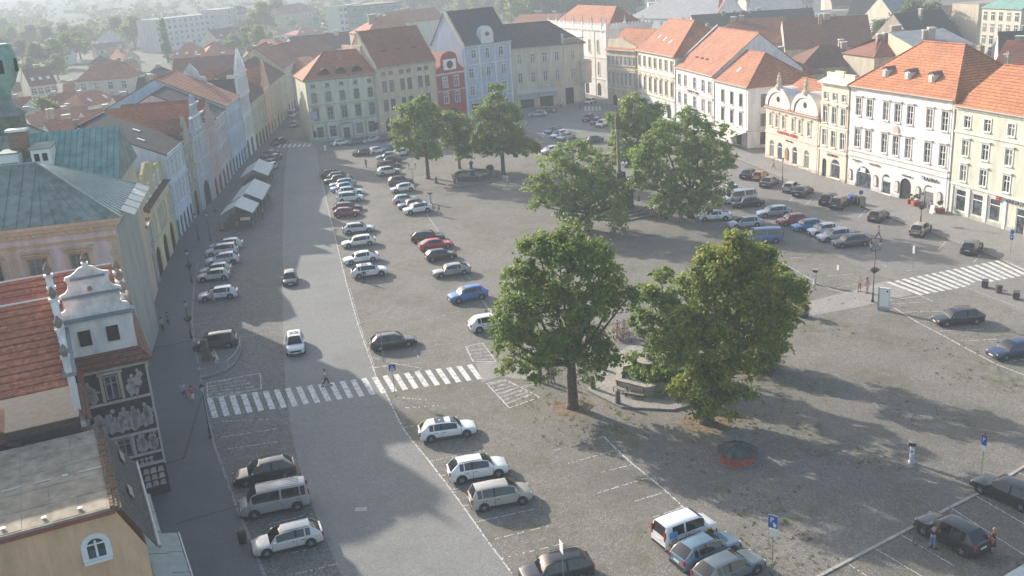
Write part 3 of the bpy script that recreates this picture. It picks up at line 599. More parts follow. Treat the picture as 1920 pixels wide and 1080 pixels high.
b=MB(); b.slab([(.3,.8,17.8),(L-1,.8,17.8),(L-6.5,D/2,23.0),(6,D/2,23)],.15); b.slab([(L-.8,.8,17.8),(L-.8,D-.8,17.8),(L-6.5,D/2,23)],.15); b.slab([(L-1,D-.8,17.8),(.3,D-.8,17.8),(6,D/2,23),(L-6.5,D/2,23)],.15); b.slab([(.3,D-.8,17.8),(.3,.8,17.8),(6,D/2,23)],.15); b.build('tiled_roof',[tiles((.42,.19,.12))],t)
for k in range(3): add_win(t,L+.0,2.6+k*4.2,11.5,1.1,3.4,'asrf',WFRAME,GW,PI/2)
for k in range(3): add_win(t,L+.0,2.6+k*4.2,5.6,1.1,3.6,'asrf',WFRAME,GW,PI/2)
# right row
house('R0','pale_orange_house','narrow pale orange and white house, farthest in the sunlit row',(27.3,250.5),(33.2,240.0),12,14.0,(.70,.52,.34),('par',4.6,OR),
 rows=[(10.4,1.0,2.1,7,'s'),(5.6,1.0,2.9,7,'ahs'),(.3,1.8,2.8,[.25,.7],'aro')],trim=(.76,.70,.62),bands=(9.2,4.5))
t=HOUSES['R0'][0]; gable(t,12,14,[(0,14),(12,14),(11.5,15),(9,15.6),(6,17),(3,16.4),(.5,16.4)],plaster((.74,.64,.46)),.4,.8)
house('R1','white_palace','long white house with seven bays, ochre window panels and bright orange hipped roof',(33.4,239.8),(38.6,218.6),17,14.3,(.80,.78,.74),('hipR',6.6,OR,8),
 rows=[(10.9,1.35,2.3,7,'s'),(5.4,1.35,3.1,7,'ths'),(.4,2.4,3.0,[.15,.5,.85],'aro')],trim=(.70,.56,.36),bands=(9.6,4.4),frame=plain('ochre_frame',(.6,.5,.34),.6),chim=((4,10,1.2),(9,10.5,1.4),(15,11,1.2)),skyl=((5,.45),(9,.4),(13,.35)))
house('R2','five_bay_white_house','white house with five bays, dark lettering under the upper windows and a small balcony',(38.8,218.2),(42.6,197.6),19,12.2,(.80,.79,.78),('par',7.6,(.46,.20,.12)),chim=((3,12,1.5),(8,12.5,1.2),(15,12,1.4)),
 rows=[(8.6,1.5,2.3,[.1,.27,.52,.74,.9],'s'),(4.6,1.5,2.4,[.1,.27,.52,.74,.9],'s'),(.3,2.4,3.0,[.2,.52,.82],'aro')],trim=(.62,.50,.44),bands=(7.4,4.0))
t=HOUSES['R2'][0]; text(t,'KOMERČNÍ  I N  BANKY',10.2,7.72,.62,LETTER,-.2)
b=MB(); b.box(9.2,12.4,-1.1,0,4.2,4.35); [b.box(9.2+i*.3,9.26+i*.3,-1.1,-1.05,4.35,5.2) for i in range(11)]; b.box(9.2,12.4,-1.12,-1.03,5.2,5.28); b.build('balcony',[IRON],t)
b=MB(); b.slab([(-.3,-.5,12.4),(.2,-.5,12.4),(.2,9.6,20.4),(-.3,9.6,20.4)],.4); b.box(0,.2,3,14,10,17) if False else None; b.build('roof_edge',[plaster((.5,.5,.5))],t)
for i in range(3): dormer(t,5.2+i*2.4,2.0,13.8,.9,.5,1.6,BLACK,TIN,'roof_hatch') if False else eyebrow(t,6.0+i*2.8,2.4,14.25,1.8,.4,.8,tiles(ORD))
house('R3','three_bay_white_house','white three bay corner house with dark framed windows, hipped orange roof and wide awning',(42.8,197.2),(45.9,183.4),13.5,11.5,(.80,.79,.76),('hipR',5.2,OR,6.5),
 rows=[(7.6,1.3,2.4,[.25,.53,.8],'s'),(4.0,1.3,2.5,[.25,.53,.8],'hs'),(.3,2.2,2.6,[.25,.75],'aro')],trim=(.60,.55,.48),frame=plain('dark_frame',(.16,.11,.09),.6),bands=(3.3,),skyl=((5,.4),))
t,L,D,_=HOUSES['R3']
for y in (3.2,9.5):
    for z in (7.6,4.0,.6): add_win(t,L,y,z,1.3,2.4,'hsf' if z==4.0 else 'sf',plain('dark_frame',(.16,.11,.09),.6),WHITE,PI/2)
b=MB(); b.slab([(3,-.1,3.3),(L+.1,-.1,3.3),(L+.3,-4.2,2.5),(3,-4.2,2.5)],.06); b.build('awning',[plain('awning_cream',(.76,.72,.64),.8)],t)
b=MB(); b.box(L+.005,L+.06,.0,D,3.2,3.4); b.build('string_course',[plaster((.60,.55,.48))],t)
house('R4','twin_gabled_house','cream house with two round gables topped by statues over four arched shop windows',(47.0,174.8),(51.2,158.0),14,9.3,(.76,.63,.52),('par',4.2,ORD),
 rows=[(6.0,.95,2.2,[.1,.225,.355,.535,.66,.79+.03],'hs'),(.5,1.75,3.1,[.13,.29,.575,.79],'arn')],trim=(.76,.66,.54),bands=(4.7,),plinth=.7)
t,L,D,_=HOUSES['R4']; GM=plaster((.70,.62,.58)); WM=plaster((.80,.72,.62))
for x in (.1,L/2+.1):
    w=L/2-.3
    b=MB(); o_=arcg(w,9.3,3.3,x,16,.3); i_=arcg(w*.78,9.3,2.5,x+w*.11,16,.3); b.yprism(i_,-.12,.3,0)
    for k in range(2,len(o_)-1):
        b.face([(o_[k][0],-.28,o_[k][1]),(o_[k+1][0],-.28,o_[k+1][1]),(i_[k+1][0],-.28,i_[k+1][1]),(i_[k][0],-.28,i_[k][1])],1)
        b.face([(o_[k][0],-.28,o_[k][1]),(o_[k][0],2.8,o_[k][1]),(o_[k+1][0],2.8,o_[k+1][1]),(o_[k+1][0],-.28,o_[k+1][1])],1)
    b.yprism([(x+w/2+.5*math.cos(a),10.9+.5*math.sin(a)) for a in [2*PI*i/14 for i in range(14)]],-.18,-.13,2)
    g=b.build('gable',[WM,GM,DARK],t)
    b=MB(); c=(x+w/2,0); b.lathe([(.75,12.7),(.6,13.2),(.4,13.4),(.35,13.7)],8,0,c); b.lathe([(.35,13.7),(.42,14.1),(.3,14.5),(.34,14.8),(.14,15.05),(.2,15.3),(.05,15.5)],8,0,c); b.build('statue',[plaster((.62,.55,.44))],g)
text(t,'AGENTURA  REPRE',L*.43,5.05,.78,SIGNRED,-.15); text(t,'kadeř & nehty',L*.47,4.1,.42,LETTER,-.15)
b=MB(); b.yprism([(L*.43+q[0],q[1]) for q in [(-.5,.9),(.5,.9),(.5,2.4),(.35,2.8),(0,3.0),(-.35,2.8),(-.5,2.4)]],-.16,-.05); b.build('notice_case',[plain('wood_case',(.3,.19,.1),.6)],t)
house('R5','narrow_yellow_house','narrow four storey yellow and white house between the twin gables and the big white house',(51.25,157.8),(53.2,150.9),14,15.2,(.76,.66,.53),('flat',0,(.3,.2,.17)),
 rows=[(12.6,1.1,1.1,3,'s'),(8.9,1.2,2.6,3,'hs'),(5.2,1.2,2.6,3,'s'),(.4,2.6,3.1,[.62],'arn'),(.1,1.2,3.0,[.2],'aro')],trim=(.80,.75,.64),bands=(12.0,8.2,4.4))
t,L,D,_=HOUSES['R5']; text(t,'ZLATNICTVÍ',L*.5,3.75,.5,LETTER,-.12)
b=MB(); b.box(0,L,.9,1.2,15.2,16.5); b.box(L*.3,L*.62,.8,1.25,15.2,16.95); b.box(-.05,L+.05,.82,1.28,16.5,16.62); b.slab([(-.2,-.7,15.25),(L+.2,-.7,15.25),(L,.9,15.9),(0,.9,15.9)],.1); b.build('parapet',[plaster((.76,.67,.52))],t)
for x in (L*.42,L*.92): 
    b=MB(); b.lathe([(.3,0),(.36,.5),(.1,1.5)],8,0,(x,-.7)); tag(b.build('potted_shrub',plain('shrub_green',(.05,.08,.03),.9,.4,6),t)) if False else None
house('R6','big_white_house','biggest white house with seven bays and orange hipped roof with three dormers over arched shops',(53.4,150.6),(60.2,130.5),14.5,15.3,(.82,.80,.78),('hip',6.2,(.52,.21,.11),6.6),chim=((15,9.5,1.6),(18.5,11,1.9)),
 rows=[(11.0,1.2,2.6,[.09,.205,.375,.49,.61,.79,.925],'hsc'),(6.2,1.2,2.8,[.09,.205,.375,.49,.61,.79,.925],'hsc'),(.1,3.6,3.4,[.18],'arn'),(.2,2.0,3.0,[.42],'arn'),(.05,2.3,3.2,[.61],'aro'),(.1,2.1,3.1,[.83],'arn')],trim=(.80,.74,.68),bands=(5.5,4.7))
t,L,D,_=HOUSES['R6']
text(t,'drogerie',L*.1,4.0,.55,plain('brown_letter',(.35,.2,.12)),-.15); text(t,'kosmetika',L*.29,4.0,.55,plain('brown_letter',(.35,.2,.12)),-.15); text(t,'občerstvení',L*.62,3.55,.4,LETTER,-.15); text(t,'TRAFIKA',L*.835,3.7,.75,LETTER,-.15,1.15)
for x in (.035,.31,.53,.735,.93):
    b=MB(); b.yprism([(L*x+q[0],q[1]) for q in [(-.42,.9),(.42,.9),(.42,2.1),(.28,2.5),(0,2.65),(-.28,2.5),(-.42,2.1)]],-.14,-.05,0); b.yprism([(L*x+q[0]*.75,.15+q[1]*.9) for q in [(-.42,.95),(.42,.95),(.42,2.1),(.28,2.45),(0,2.6),(-.28,2.45),(-.42,2.1)]],-.16,-.145,1); b.build('notice_case',[plain('wood_case',(.3,.19,.1),.6),plain('case_paper',(.6,.6,.56))],t)
b=MB(); b.yprism([(L*.49+.6*math.cos(a),9.75+.75*math.sin(a)) for a in [2*PI*i/16 for i in range(16)]],-.14,-.02,0); b.build('medallion',[plaster((.60,.46,.40))],t)
for i in range(3): dormer(t,5.4+i*4.7,1.6,16.9,1.0,1.1,2.4,WFRAME,plain('dormer_roof',(.2,.14,.13),.7))
b=MB(); b.box(L*.145,L*.2,-.08,.0,2.5,3.2); b.box(L*.38,L*.46,.1,.13,2.0,2.7); b.box(L*.79,L*.88,.1,.14,2.1,2.8); b.build('shop_sign',[plain('sign_white',(.75,.72,.72),.4)],t)
house('R7','bank_house','sage green house with orange roof and glazed bank front at the right edge',(60.3,130.1),(66.8,107.2),14,14.7,(.60,.60,.50),('par',4.6,(.50,.20,.10)),chim=((3,9,1.6),(10,9.5,1.4)),
 rows=[(12.0,1.15,1.5,[.09,.24,.41,.57,.73,.9],'s'),(8.3,1.2,2.0,[.09,.24,.41,.57,.73,.9],'hs'),(4.9,1.2,2.1,[.09,.24,.41,.57,.73,.9],'hs'),(.8,2.0,2.9,[.085,.215,.345],'gn'),(.05,1.5,3.3,[.53],'gnk'),(.7,2.4,3.0,[.7,.9],'gn')],trim=(.74,.74,.68),bands=(11.2,4.2),pil=((.015,0,4),(.15,.3,4),(.28,.3,4),(.42,0,4),(.6,0,4)))
t,L,D,_=HOUSES['R7']; text(t,'MONETA | BANKY',L*.52,3.72,.62,plain('sign_navy',(.04,.05,.12)),-.2); b=MB()
for i in range(9): x=(i%3)*.22; z=(i//3)*.22; b.box(L*.36+x,L*.36+x+.15,-.3,-.16,3.62+z,3.77+z)
b.build('bank_emblem',[SIGNRED],t); b=MB(); b.box(L*.7-1.15,L*.7+1.15,.1,.17,.8,2.6,0); b.box(L*.7-.9,L*.7-.3,.06,.1,1.1,1.9,1); b.box(L*.7-.9,L*.7+.9,.06,.1,2.15,2.35,1); b.build('cash_machine',[SIGNRED,WHITE],t)
house('R8','end_house','cream house at the right edge beyond the bank',(66.9,106.8),(72,88),14,14,(.6,.56,.46),('par',4.5,OR),rows=[(9,1.2,2,6,'s'),(5,1.2,2,6,'s')],trim=(.7,.68,.6))
# left row, near to far
def lh(*a,**k): return house(*a,**k)
lh('L3','low_arcade_wall','low beige front with one tall arch next to the town hall',(-44.3,117.3),(-45.4,122.0),10,8.6,(.50,.46,.41),('shed',1.0,BR),rows=[(.0,2.6,4.6,[.55],'aro')],trim=(.42,.38,.3),plinth=0,bands=(5.4,))
lh('L4','yellow_arcade_house','yellow house with three tall arches at street level and a curved cream attic',(-45.4,122.2),(-49.0,142.4),13,9.4,(.68,.57,.33),('par',1.2,BRD),
 rows=[(5.3,1.15,2.6,[.08,.2,.42,.54,.66,.88,.97-.02],'s'),(.0,3.6,4.0,[.14,.47,.8],'aro')],trim=(.56,.54,.48),bands=(4.7,),plinth=0)
t,L,D,_=HOUSES['L4']; b=MB(); b.yprism([(0,9.4),(L,9.4),(L,12.4),(L*.75,12.6),(L*.6,13.6),(L*.4,14.2),(L*.25,13.2),(L*.1,11.4),(0,11.0)],.6,1.0); b.slab([(0,1,9.6),(L,1,9.6),(L,9,13),(0,9,11)],.2); b.build('attic',[plaster((.55,.48,.28))],t)
for x in (.2,.35,.62,.8): add_win(t,L*x,.6,9.9,1.2,1.7,'sf',WFRAME,WHITE)
lh('L5','pale_blue_house','pale blue house with dark slate roof and plain side gable in the shaded row',(-49.0,142.6),(-50.4,156.0),22,13,(.60,.66,.74),('par',5,SL),chim=((6,13,1.2),),
 rows=[(9.3,1.3,2.3,5,'hs'),(5.3,1.3,2.6,5,'hs'),(.1,1.6,3.0,5,'aro')],trim=(.58,.61,.66),bands=(8.2,4.4),skyl=((4,.35),(9,.5)))
lh('L6','olive_house','narrow olive grey house with one arch between the pale blue and the grey house',(-50.4,156.1),(-50.6,161.3),14,11.8,(.34,.32,.25),('perp',4.2,BR),rows=[(9.0,1,1.5,2,'s'),(5.8,1,1.7,2,'s'),(.0,2.2,4.2,[.5],'aro')],trim=(.40,.37,.30),plinth=0)
t,L,_,_=HOUSES['L6']; gable(t,L,11.8,baroque(L,11.8,4.4),plaster((.42,.36,.29)))
lh('L7','grey_gabled_house','blue grey house with an ornate baroque gable above a wide arch',(-50.6,161.4),(-51.0,170.8),14,12.4,(.42,.47,.52),('perp',5,ORD),rows=[(9.2,1.1,2.3,[.2,.4,.6,.8],'s'),(5.6,1.1,2.3,[.2,.4,.6,.8],'s'),(.0,4.4,4.4,[.5],'aro')],trim=(.55,.56,.58),bands=(8.0,),plinth=0)
t,L,_,_=HOUSES['L7']; gable(t,L,12.4,baroque(L,12.4,6.4),plaster((.38,.42,.46)))
for x in (.38,.62): add_win(t,L*x,-.1,13.2,1.0,2.0,'sf',WFRAME,WHITE)
b=MB(); b.box(0,L,-.35,-.12,15.2,15.5); b.box(L*.2,L*.8,-.3,-.12,17.2,17.4); b.build('gable_moulding',[WHITE],t)
lh('L8','pink_house','dusty pink house with a stepped gable in the shaded row',(-51.0,171.0),(-51.5,178.8),14,12.2,(.58,.43,.41),('perp',4.8,BR),rows=[(8.6,1.1,2.4,[.25,.5,.75],'s'),(4.4,1.1,2.4,[.25,.5,.75],'s'),(.1,2,3.2,[.25,.75],'aro')],trim=(.54,.46,.44),bands=(7.3,),plinth=0)
t,L,_,_=HOUSES['L8']; gable(t,L,12.2,stepg(L,12.2,4.8),plaster((.46,.35,.33)))
lh('L9','lilac_house','pale lilac house with small attic windows and a dark slate roof',(-51.5,179.0),(-52.9,191.6),20,12.8,(.62,.58,.58),('par',5.2,SLB),rows=[(11.2,.9,.9,7,'p'),(8.2,1,2.1,7,'s'),(4.9,1,2.1,7,'s'),(.1,2.4,3.4,3,'aro')],trim=(.56,.53,.52),bands=(7.4,4.3),skyl=((4,.4),(9,.35)),plinth=0)
lh('L10','light_blue_house','light blue house with a big brownish red roof left of the white Renaissance front',(-52.9,191.8),(-54.0,207.8),24,13.4,(.50,.60,.70),('par',6,(.42,.19,.12)),chim=((3,14,1.2),(12,15,1.2)),rows=[(8.8,1.2,2.2,6,'s'),(4.8,1.2,2.2,6,'s'),(.1,1.8,3,5,'aro')],trim=(.5,.56,.62),bands=(7.6,),plinth=0)
lh('L11','renaissance_house','tallest white Renaissance house with rows of dark windows and tall stepped gables',(-54.0,208.0),(-54.5,218.6),16,13.0,(.76,.75,.73),('perp',3.4,SL),rows=[(9.4,.95,3.0,[.15,.33,.5,.67,.85],'s'),(5.0,.95,3.0,[.15,.33,.5,.67,.85],'s'),(.1,2.6,3.6,[.25,.7],'aro')],trim=(.72,.70,.68),bands=(12.7,8.6,4.4),plinth=0)
t,L,D,_=HOUSES['L11']; gable(t,L,13,[(0,13.01),(L,13.01)]+stepg(L,17.6,4.4)[1:-1]+[(0,17.6)],plaster((.78,.77,.75)))
for f in (.15,.33,.5,.67,.85): add_win(t,L*f,-.1,13.7,.95,3.0,'sf',WFRAME,WHITE)
b=MB(); b.box(0,L,-.4,-.11,17.4,17.65); b.box(0,L,-.35,-.11,13.0,13.25); b.build('gable_moulding',[WHITE],t)
for i in range(5):
    for s in (-1,1):
        b=MB(); b.lathe([(.22,18.2+i*.8),(.26,18.7+i*.8),(.02,19.6+i*.8)],6,0,(L/2+s*(4.6-i*.95),.1)); b.build('pinnacle',[WHITE],t)
b=MB()
for i in range(4): b.box(-.12,-.01,1+i*3.6,3+i*3.6,4+i%2*3,7+i%2*3,0)
b.build('red_panel',[plaster((.40,.16,.13))],t)
pr=[(5.0,12.5),(13.0,12.5),(13.0,16.0),(12.0,16.4),(11.8,17.6),(10.6,17.9),(10.3,19.0),(9.0,20.6),(7.7,19.0),(7.4,17.9),(6.2,17.6),(6.0,16.4),(5.0,16.0)]
b=MB(); n=len(pr); b.face([(.1,p[0],p[1]) for p in pr][::-1]); b.face([(.6,p[0],p[1]) for p in pr])
for i in range(n):
    p,q=pr[i],pr[(i+1)%n]; b.face([(.1,p[0],p[1]),(.6,p[0],p[1]),(.6,q[0],q[1]),(.1,q[0],q[1])])
b.build('side_gable',[plaster((.70,.69,.68))],t)
lh('L12','yellow_dormer_house','yellow house with a big white dormer on its steep grey roof behind the Renaissance house',(-54.5,218.8),(-55.3,235.5),13,10.6,(.58,.50,.34),('par',6,BRD),rows=[(7.0,1.1,2.0,7,'s'),(3.9,1.1,1.8,7,'s'),(.1,2.6,3.2,4,'aro')],trim=(.6,.56,.46),plinth=0)
t,L,_,_=HOUSES['L12']; dormer(t,5,1.2,12.2,4.2,2.6,4,plaster((.66,.62,.5)),plain('dormer_cream',(.6,.56,.46)))
lh('L13','orange_gabled_house','slim orange and white house with a curly gable in the sunlit street end',(-55.3,235.7),(-56.0,245.2),13,11.6,(.62,.42,.30),('perp',4.6,ORD),rows=[(8,.9,2.2,4,'s'),(4.6,.9,2.0,4,'s'),(.1,2,3,2,'aro')],trim=(.66,.6,.55),plinth=0)
t,L,_,_=HOUSES['L13']; gable(t,L,11.6,baroque(L,11.6,6.2),plaster((.60,.42,.32)))
lh('L14','ochre_terrace','long ochre house with white pilasters along the narrow street',(-56.0,245.4),(-57.6,272),14,11.2,(.58,.50,.30),('par',5,BRD),rows=[(7.6,1,2.2,9,'s'),(4.2,1,2.0,9,'s'),(.1,2.2,2.8,5,'aro')],trim=(.62,.58,.48),plinth=0,pil=tuple((i/9,.1,10.6) for i in range(10)))
lh('L15','street_end_house','yellow gabled house at the far end of the narrow street',(-57.6,272.2),(-58.6,292),14,12.5,(.60,.54,.38),('par',6,(.36,.17,.12)),rows=[(8.6,1,2.2,6,'s'),(4.8,1,2.0,6,'s'),(.1,2.2,2.8,4,'aro')],trim=(.66,.62,.52),plinth=0)
lh('L16','white_street_house','white house closing the view down the narrow street',(-58.6,292.2),(-52,330),14,12,(.58,.57,.56),('par',5,BR),rows=[(8.6,1,2.2,8,'s'),(4.8,1,2.0,8,'s')],trim=(.66,.65,.62),plinth=0)
lh('L17','side_street_house','pale red roofed house in the narrow street behind the green corner house',(-46.5,262),(-43.2,238),13,11,(.56,.52,.44),('par',4.5,(.36,.17,.12)),rows=[(7.4,1,2.0,7,'s'),(4.0,1,2.0,7,'s')],trim=(.62,.6,.55),plinth=0)
# ---------------------------------------------------------------- near left: town hall, sgraffito house, ochre house
def V2(a): return Vector((math.cos(R(a)),math.sin(R(a))))
# town hall: south front, local x to the right
u=V2(12.3); C=Vector((-36.6,90.0)); P0=C-u*27
t=house('TH','town_hall','pale pink town hall with ochre quoins, square windows and a hipped green sheet metal roof',P0,C,14,16.3,(.70,.60,.56),('flat',0,(.15,.2,.18)),
 rows=[(10.9,1.7,2.3,[.44,.585,.73,.865],'h'),(5.6,1.7,2.4,[.44,.585,.73,.865],'h')],trim=(.60,.43,.27),cornice=False,frame=plain('grey_frame',(.3,.3,.28),.6),plinth=0,bands=(14.3,))
L=27.0; D=14; zc=16.3; OCH=plaster((.64,.50,.35))
b=MB(); b.box(-.2,L+.3,-.5,-.01,15.6,16.0); b.box(-.2,L+.15,-.3,-.012,15.2,15.59); b.box(-.2,L+.5,-.8,-.02,16.01,16.3)
for i in range(44): b.box(i*.62,i*.62+.3,-.42,-.3,15.25,15.55)
b.build('cornice',[OCH],t)
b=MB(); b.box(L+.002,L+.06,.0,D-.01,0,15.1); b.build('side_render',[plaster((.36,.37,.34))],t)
for i in range(20):
    w_=.9 if i%2 else .6; b=MB(); b.box(L-w_,L+.1,-.05,-.003,.7+i*.7,1.34+i*.7); b.build('quoin',[OCH],t); b=MB(); b.box(L*.655-w_/2,L*.655+w_/2,-.05,-.003,.7+i*.7,1.34+i*.7); b.build('quoin',[OCH],t)
for x,z in [(L*f,zz) for f in (.44,.585,.73,.865) for zz in (10.9,5.6)]:
    b=MB(); b.box(x-1.25,x-.86,-.06,-.002,z-.3,z+2.6); b.box(x+.86,x+1.25,-.06,-.002,z-.3,z+2.6); b.box(x-.858,x+.858,-.055,-.002,z+2.31,z+2.6); b.box(x-1.45,x+1.45,-.28,-.002,z+2.95,z+3.05); b.build('window_surround',[OCH],t)
# hipped standing seam roof, every sheet a panel
rise=4.6; m=D/2; x1=L+.75; y0=-.75; yb=D+.5; rx=L-7.2; rz_=zc+rise
body=MB(); body.face([(-.5,y0,zc+.02),(x1,y0,zc+.02),(rx,m,rz_-.02),(-.5,m,rz_-.02)]); body.face([(x1,y0,zc+.02),(x1,yb,zc+.02),(rx,m,rz_-.02)]); body.face([(x1,yb,zc+.02),(-.5,yb,zc+.02),(-.5,m,rz_-.02),(rx,m,rz_-.02)]); rf=body.build('roof',[COPPERD],t)
def seam_panels(par,quadL,quadR,n,mat,name='roof_panel',gap=.05,th=.05):
    """panels between two edges (a0->a1 lower, b0->b1 upper), with a raised seam"""
    a0,a1=[Vector(p) for p in quadL]; b0,b1=[Vector(p) for p in quadR]
    for i in range(n):
        p=a0.lerp(a1,i/n); q=a0.lerp(a1,(i+1)/n); s=b0.lerp(b1,(i+1)/n); r=b0.lerp(b1,i/n); g=gap/(q-p).length if (q-p).length>0 else 0
        nrm=(q-p).cross(s-p).normalized()*th*(-1 if (q-p).cross(s-p).z<0 else 1)
        P=[p.lerp(q,g),p.lerp(q,1-g),r.lerp(s,1-g) if (s-r).length>.05 else s,r.lerp(s,g) if (s-r).length>.05 else r]
        mb=MB(); mb.face([v+nrm*.6 for v in P]); e=[p-(q-p).normalized()*.03,p+(q-p).normalized()*.03,r+(q-p).normalized()*.03,r-(q-p).normalized()*.03]
        mb.slab([v+nrm*2.2 for v in e],.1); mb.build(name,[mat],par)
seam_panels(rf,((rx-.1-20,y0,zc),(rx,y0,zc)),((rx-.1-20,m,rz_),(rx,m,rz_)),18,COPPERD)
seam_panels(rf,((rx,y0,zc),(x1,y0,zc)),((rx,m,rz_),(rx,m,rz_)),7,COPPERD)
seam_panels(rf,((x1,y0,zc),(x1,yb,zc)),((rx,m,rz_),(rx,m,rz_)),16,plain('lit_tin',(.36,.42,.39),.45,.12,2))  # east slope: its sunlight is put into a paler sheet colour
b=MB(); b.tube((-.5,m,rz_+.05),(rx,m,rz_+.05),.1,k=6); b.tube((rx,m,rz_+.05),(x1,y0,zc+.1),.1,k=6); b.tube((rx,m,rz_+.05),(x1,yb,zc+.1),.1,k=6); b.build('ridge',[TIN],rf)
for i in range(5):
    b=MB(); b.slab([(x1-.2,1+i*2.7,zc+.35),(x1+1.0,1+i*2.7,zc-.25),(x1+1.0,3.4+i*2.7,zc-.25),(x1-.2,3.4+i*2.7,zc+.35)],.06); b.build('eave_sheet',[plain('lit_tin',(.36,.42,.39),.45,.12,2)],rf)  # same paler tone, sunlight painted into the eave sheets
# rear wing with turquoise roof, chimney, dormers
Pb=C+Vector((-u.y,u.x))*14.3
t2=house('TW','town_hall_wing','rear wing of the town hall with a turquoise copper roof and a broad brick chimney',Pb-u*27-u*1.5,Pb-u*1.5,15,17,(.55,.47,.36),('flat',0,(.2,.25,.23)),rows=[],plinth=0,cornice=False)
L2=27.0; b=MB(); za=17.0; zr=21.8; yr=8
b.face([(-1,-.6,za),(L2+.4,-.6,za),(L2+.2,yr,zr),(-1,yr,zr)]); b.face([(L2+.4,-.6,za),(L2+.4,15.4,za),(L2+.2,yr,zr)]); b.face([(L2+.4,15.4,za),(-1,15.4,za),(-1,yr,zr),(L2+.2,yr,zr)]); r2=b.build('roof',[COPPERD],t2)
seam_panels(r2,((L2-10,-.6,za),(L2+.4,-.6,za)),((L2-10,yr,zr),(L2+.2,yr,zr)),16,COPPER)
seam_panels(r2,((L2-26,-.6,za),(L2-10,-.6,za)),((L2-26,yr,zr),(L2-10,yr,zr)),16,COPPERD)
b=MB(); b.box(L2-10.6,L2-8.8,4.2,5.3,16,22.6,0); b.box(L2-10.75,L2-8.65,4.05,5.45,22.6,22.85,1); b.build('chimney',[BRICK,WHITE],r2)
for i,x in enumerate((L2-13.8,L2-11.4)):
    b=MB(); b.box(x,x+1.9,2.2,5,17.6,20.6,0); b.box(x+.12,x+1.78,2.15,2.2,18.9,20.4,1); b.box(x-.05,x+1.95,2.0,5.2,20.6,20.75,2); b.box(x+.1,x+1.8,2.1,2.15,19.6,19.7,2); b.build('skylight',[WHITE,LENS,COPPERD],r2)
b=MB(); b.box(L2-8.2,L2-6.3,2.0,5,17.6,20.9,0); b.box(L2-7.9,L2-7.4,1.96,2.0,19.6,20.4,1); b.box(L2-7.1,L2-6.6,1.96,2.0,19.6,20.4,1); b.slab([(L2-8.4,1.8,20.95),(L2-6.1,1.8,20.95),(L2-6.1,5.2,21.15),(L2-8.4,5.2,21.15)],.1,2); b.build('dormer',[WHITE,DARK,COPPERD],r2)
b=MB(); b.box(-1,L2-12.5,-.3,0,15.6,16.1); b.build('gutter',[COPPER],r2)
# taller roof block at the left edge and the copper chalice turret
t3=house('TB','town_hall_tower_block','tall dark green roofed block of the town hall under the copper turret',(-74,112),(-55.2,116.1),16,17.5,(.5,.42,.36),('hipR',6.8,(.13,.20,.18),7,'metal'),rows=[],plinth=0)
tp=G(8,232,22); t4=thing('copper_turret','green copper turret with a round bulb shaped like a cup at the left edge','turret',(tp.x,tp.y,20.5))
b=MB(); b.lathe([(2.4,-2),(2.4,2.4),(2.7,2.5),(2.7,2.8),(1.7,3.4),(1.4,4.6)],12); b.build('drum',[COPPERD],t4,True)
b=MB(); b.lathe([(1.4,4.6),(1.5,5.2),(2.2,6.2),(2.8,7.6),(2.9,9.0),(2.5,10.3),(2.55,10.5),(2.1,10.6)],16); b.build('bulb',[plain('bright_copper',(.22,.36,.32),.6,.2,1)],t4,True)
for i in range(8):
    a=2*PI*i/8; b=MB(); b.box(-.3,.3,-.05,.05,0,1.5); o=obj('louvre',b.mesh('louvre',[DARK]),t4,(2.86*math.cos(a),2.86*math.sin(a),7.4),a+PI/2)
b=MB(); b.lathe([(1.0,10.6),(.5,11.4),(.08,12.6)],8); b.build('finial',[COPPER],t4)
# sgraffito house ------------------------------------------------
ang=R(25.0); u=Vector((math.cos(ang),math.sin(ang))); v=Vector((-u.y,u.x)); A=Vector((-26.8,66.6))
t=thing('sgraffito_house','house with dark sgraffito walls of white figures below a white scrolled gable','house',(A.x,A.y,0),ang)
SG,nt,bb=newmat('sgraffito_dark'); g=N(nt,'NewGeometry'); f=noise_(nt,g.outputs['Position'],2.0,5,.7); nt.links.new(mixc(nt,(.035,.03,.03),(.085,.075,.075),ramp(nt,f,.35,.7)),bb.inputs['Base Color']); bb.inputs['Roughness'].default_value=.9
GWH=plaster((.74,.72,.70)); PALE=plaster((.50,.47,.45)); GW2=plain('gable_white',(.76,.74,.71),.9,.2,1.2)
b=MB(); b.box(-4.9,0,0,9,0,11.0,0); b.box(-24,-4.9,-.0+2,14,0,11,0); b.box(-4.9,.0,9,14,0,11,0); b.box(-11.4,-4.9-.01,-9.2,2,0,11,0); b.build('wall',[SG],t)
b=MB(); b.box(-5.15,.25,-.28,-.01,10.75,11.15); b.box(.01,.28,-.28,14,10.75,11.15); b.box(-4.89,-4.6,-9.3,-.28,10.75,11.15); b.build('cornice',[PALE],t)
b=MB(); b.slab([(-4.4,-.55,11.15),(.5,-.55,11.15),(-.25,.35,12.0),(-4.65,.35,12.0)],.12); b.slab([(.5,-.55,11.15),(.5,14.2,11.15),(-.25,14,12.0),(-.25,.35,12.0)],.12); b.slab([(-4.2,-9.4,11.15),(-4.2,-.55,11.15),(-4.65,.35,12.0),(-4.85,-9.4,12.0)],.12); b.build('skirt_roof',[tiles((.22,.10,.075))],t)
b=MB(); b.box(-5.0,-.3,.35,.75,11.9,14.6); b.box(-.75,-.3,.75,13.9,11.9,13.3); b.build('attic_wall',[GWH],t)
b=MB(); b.box(-5.1,-4.7,-9.2,.35,11.9,14.2); b.build('attic_wall',[GWH],t)
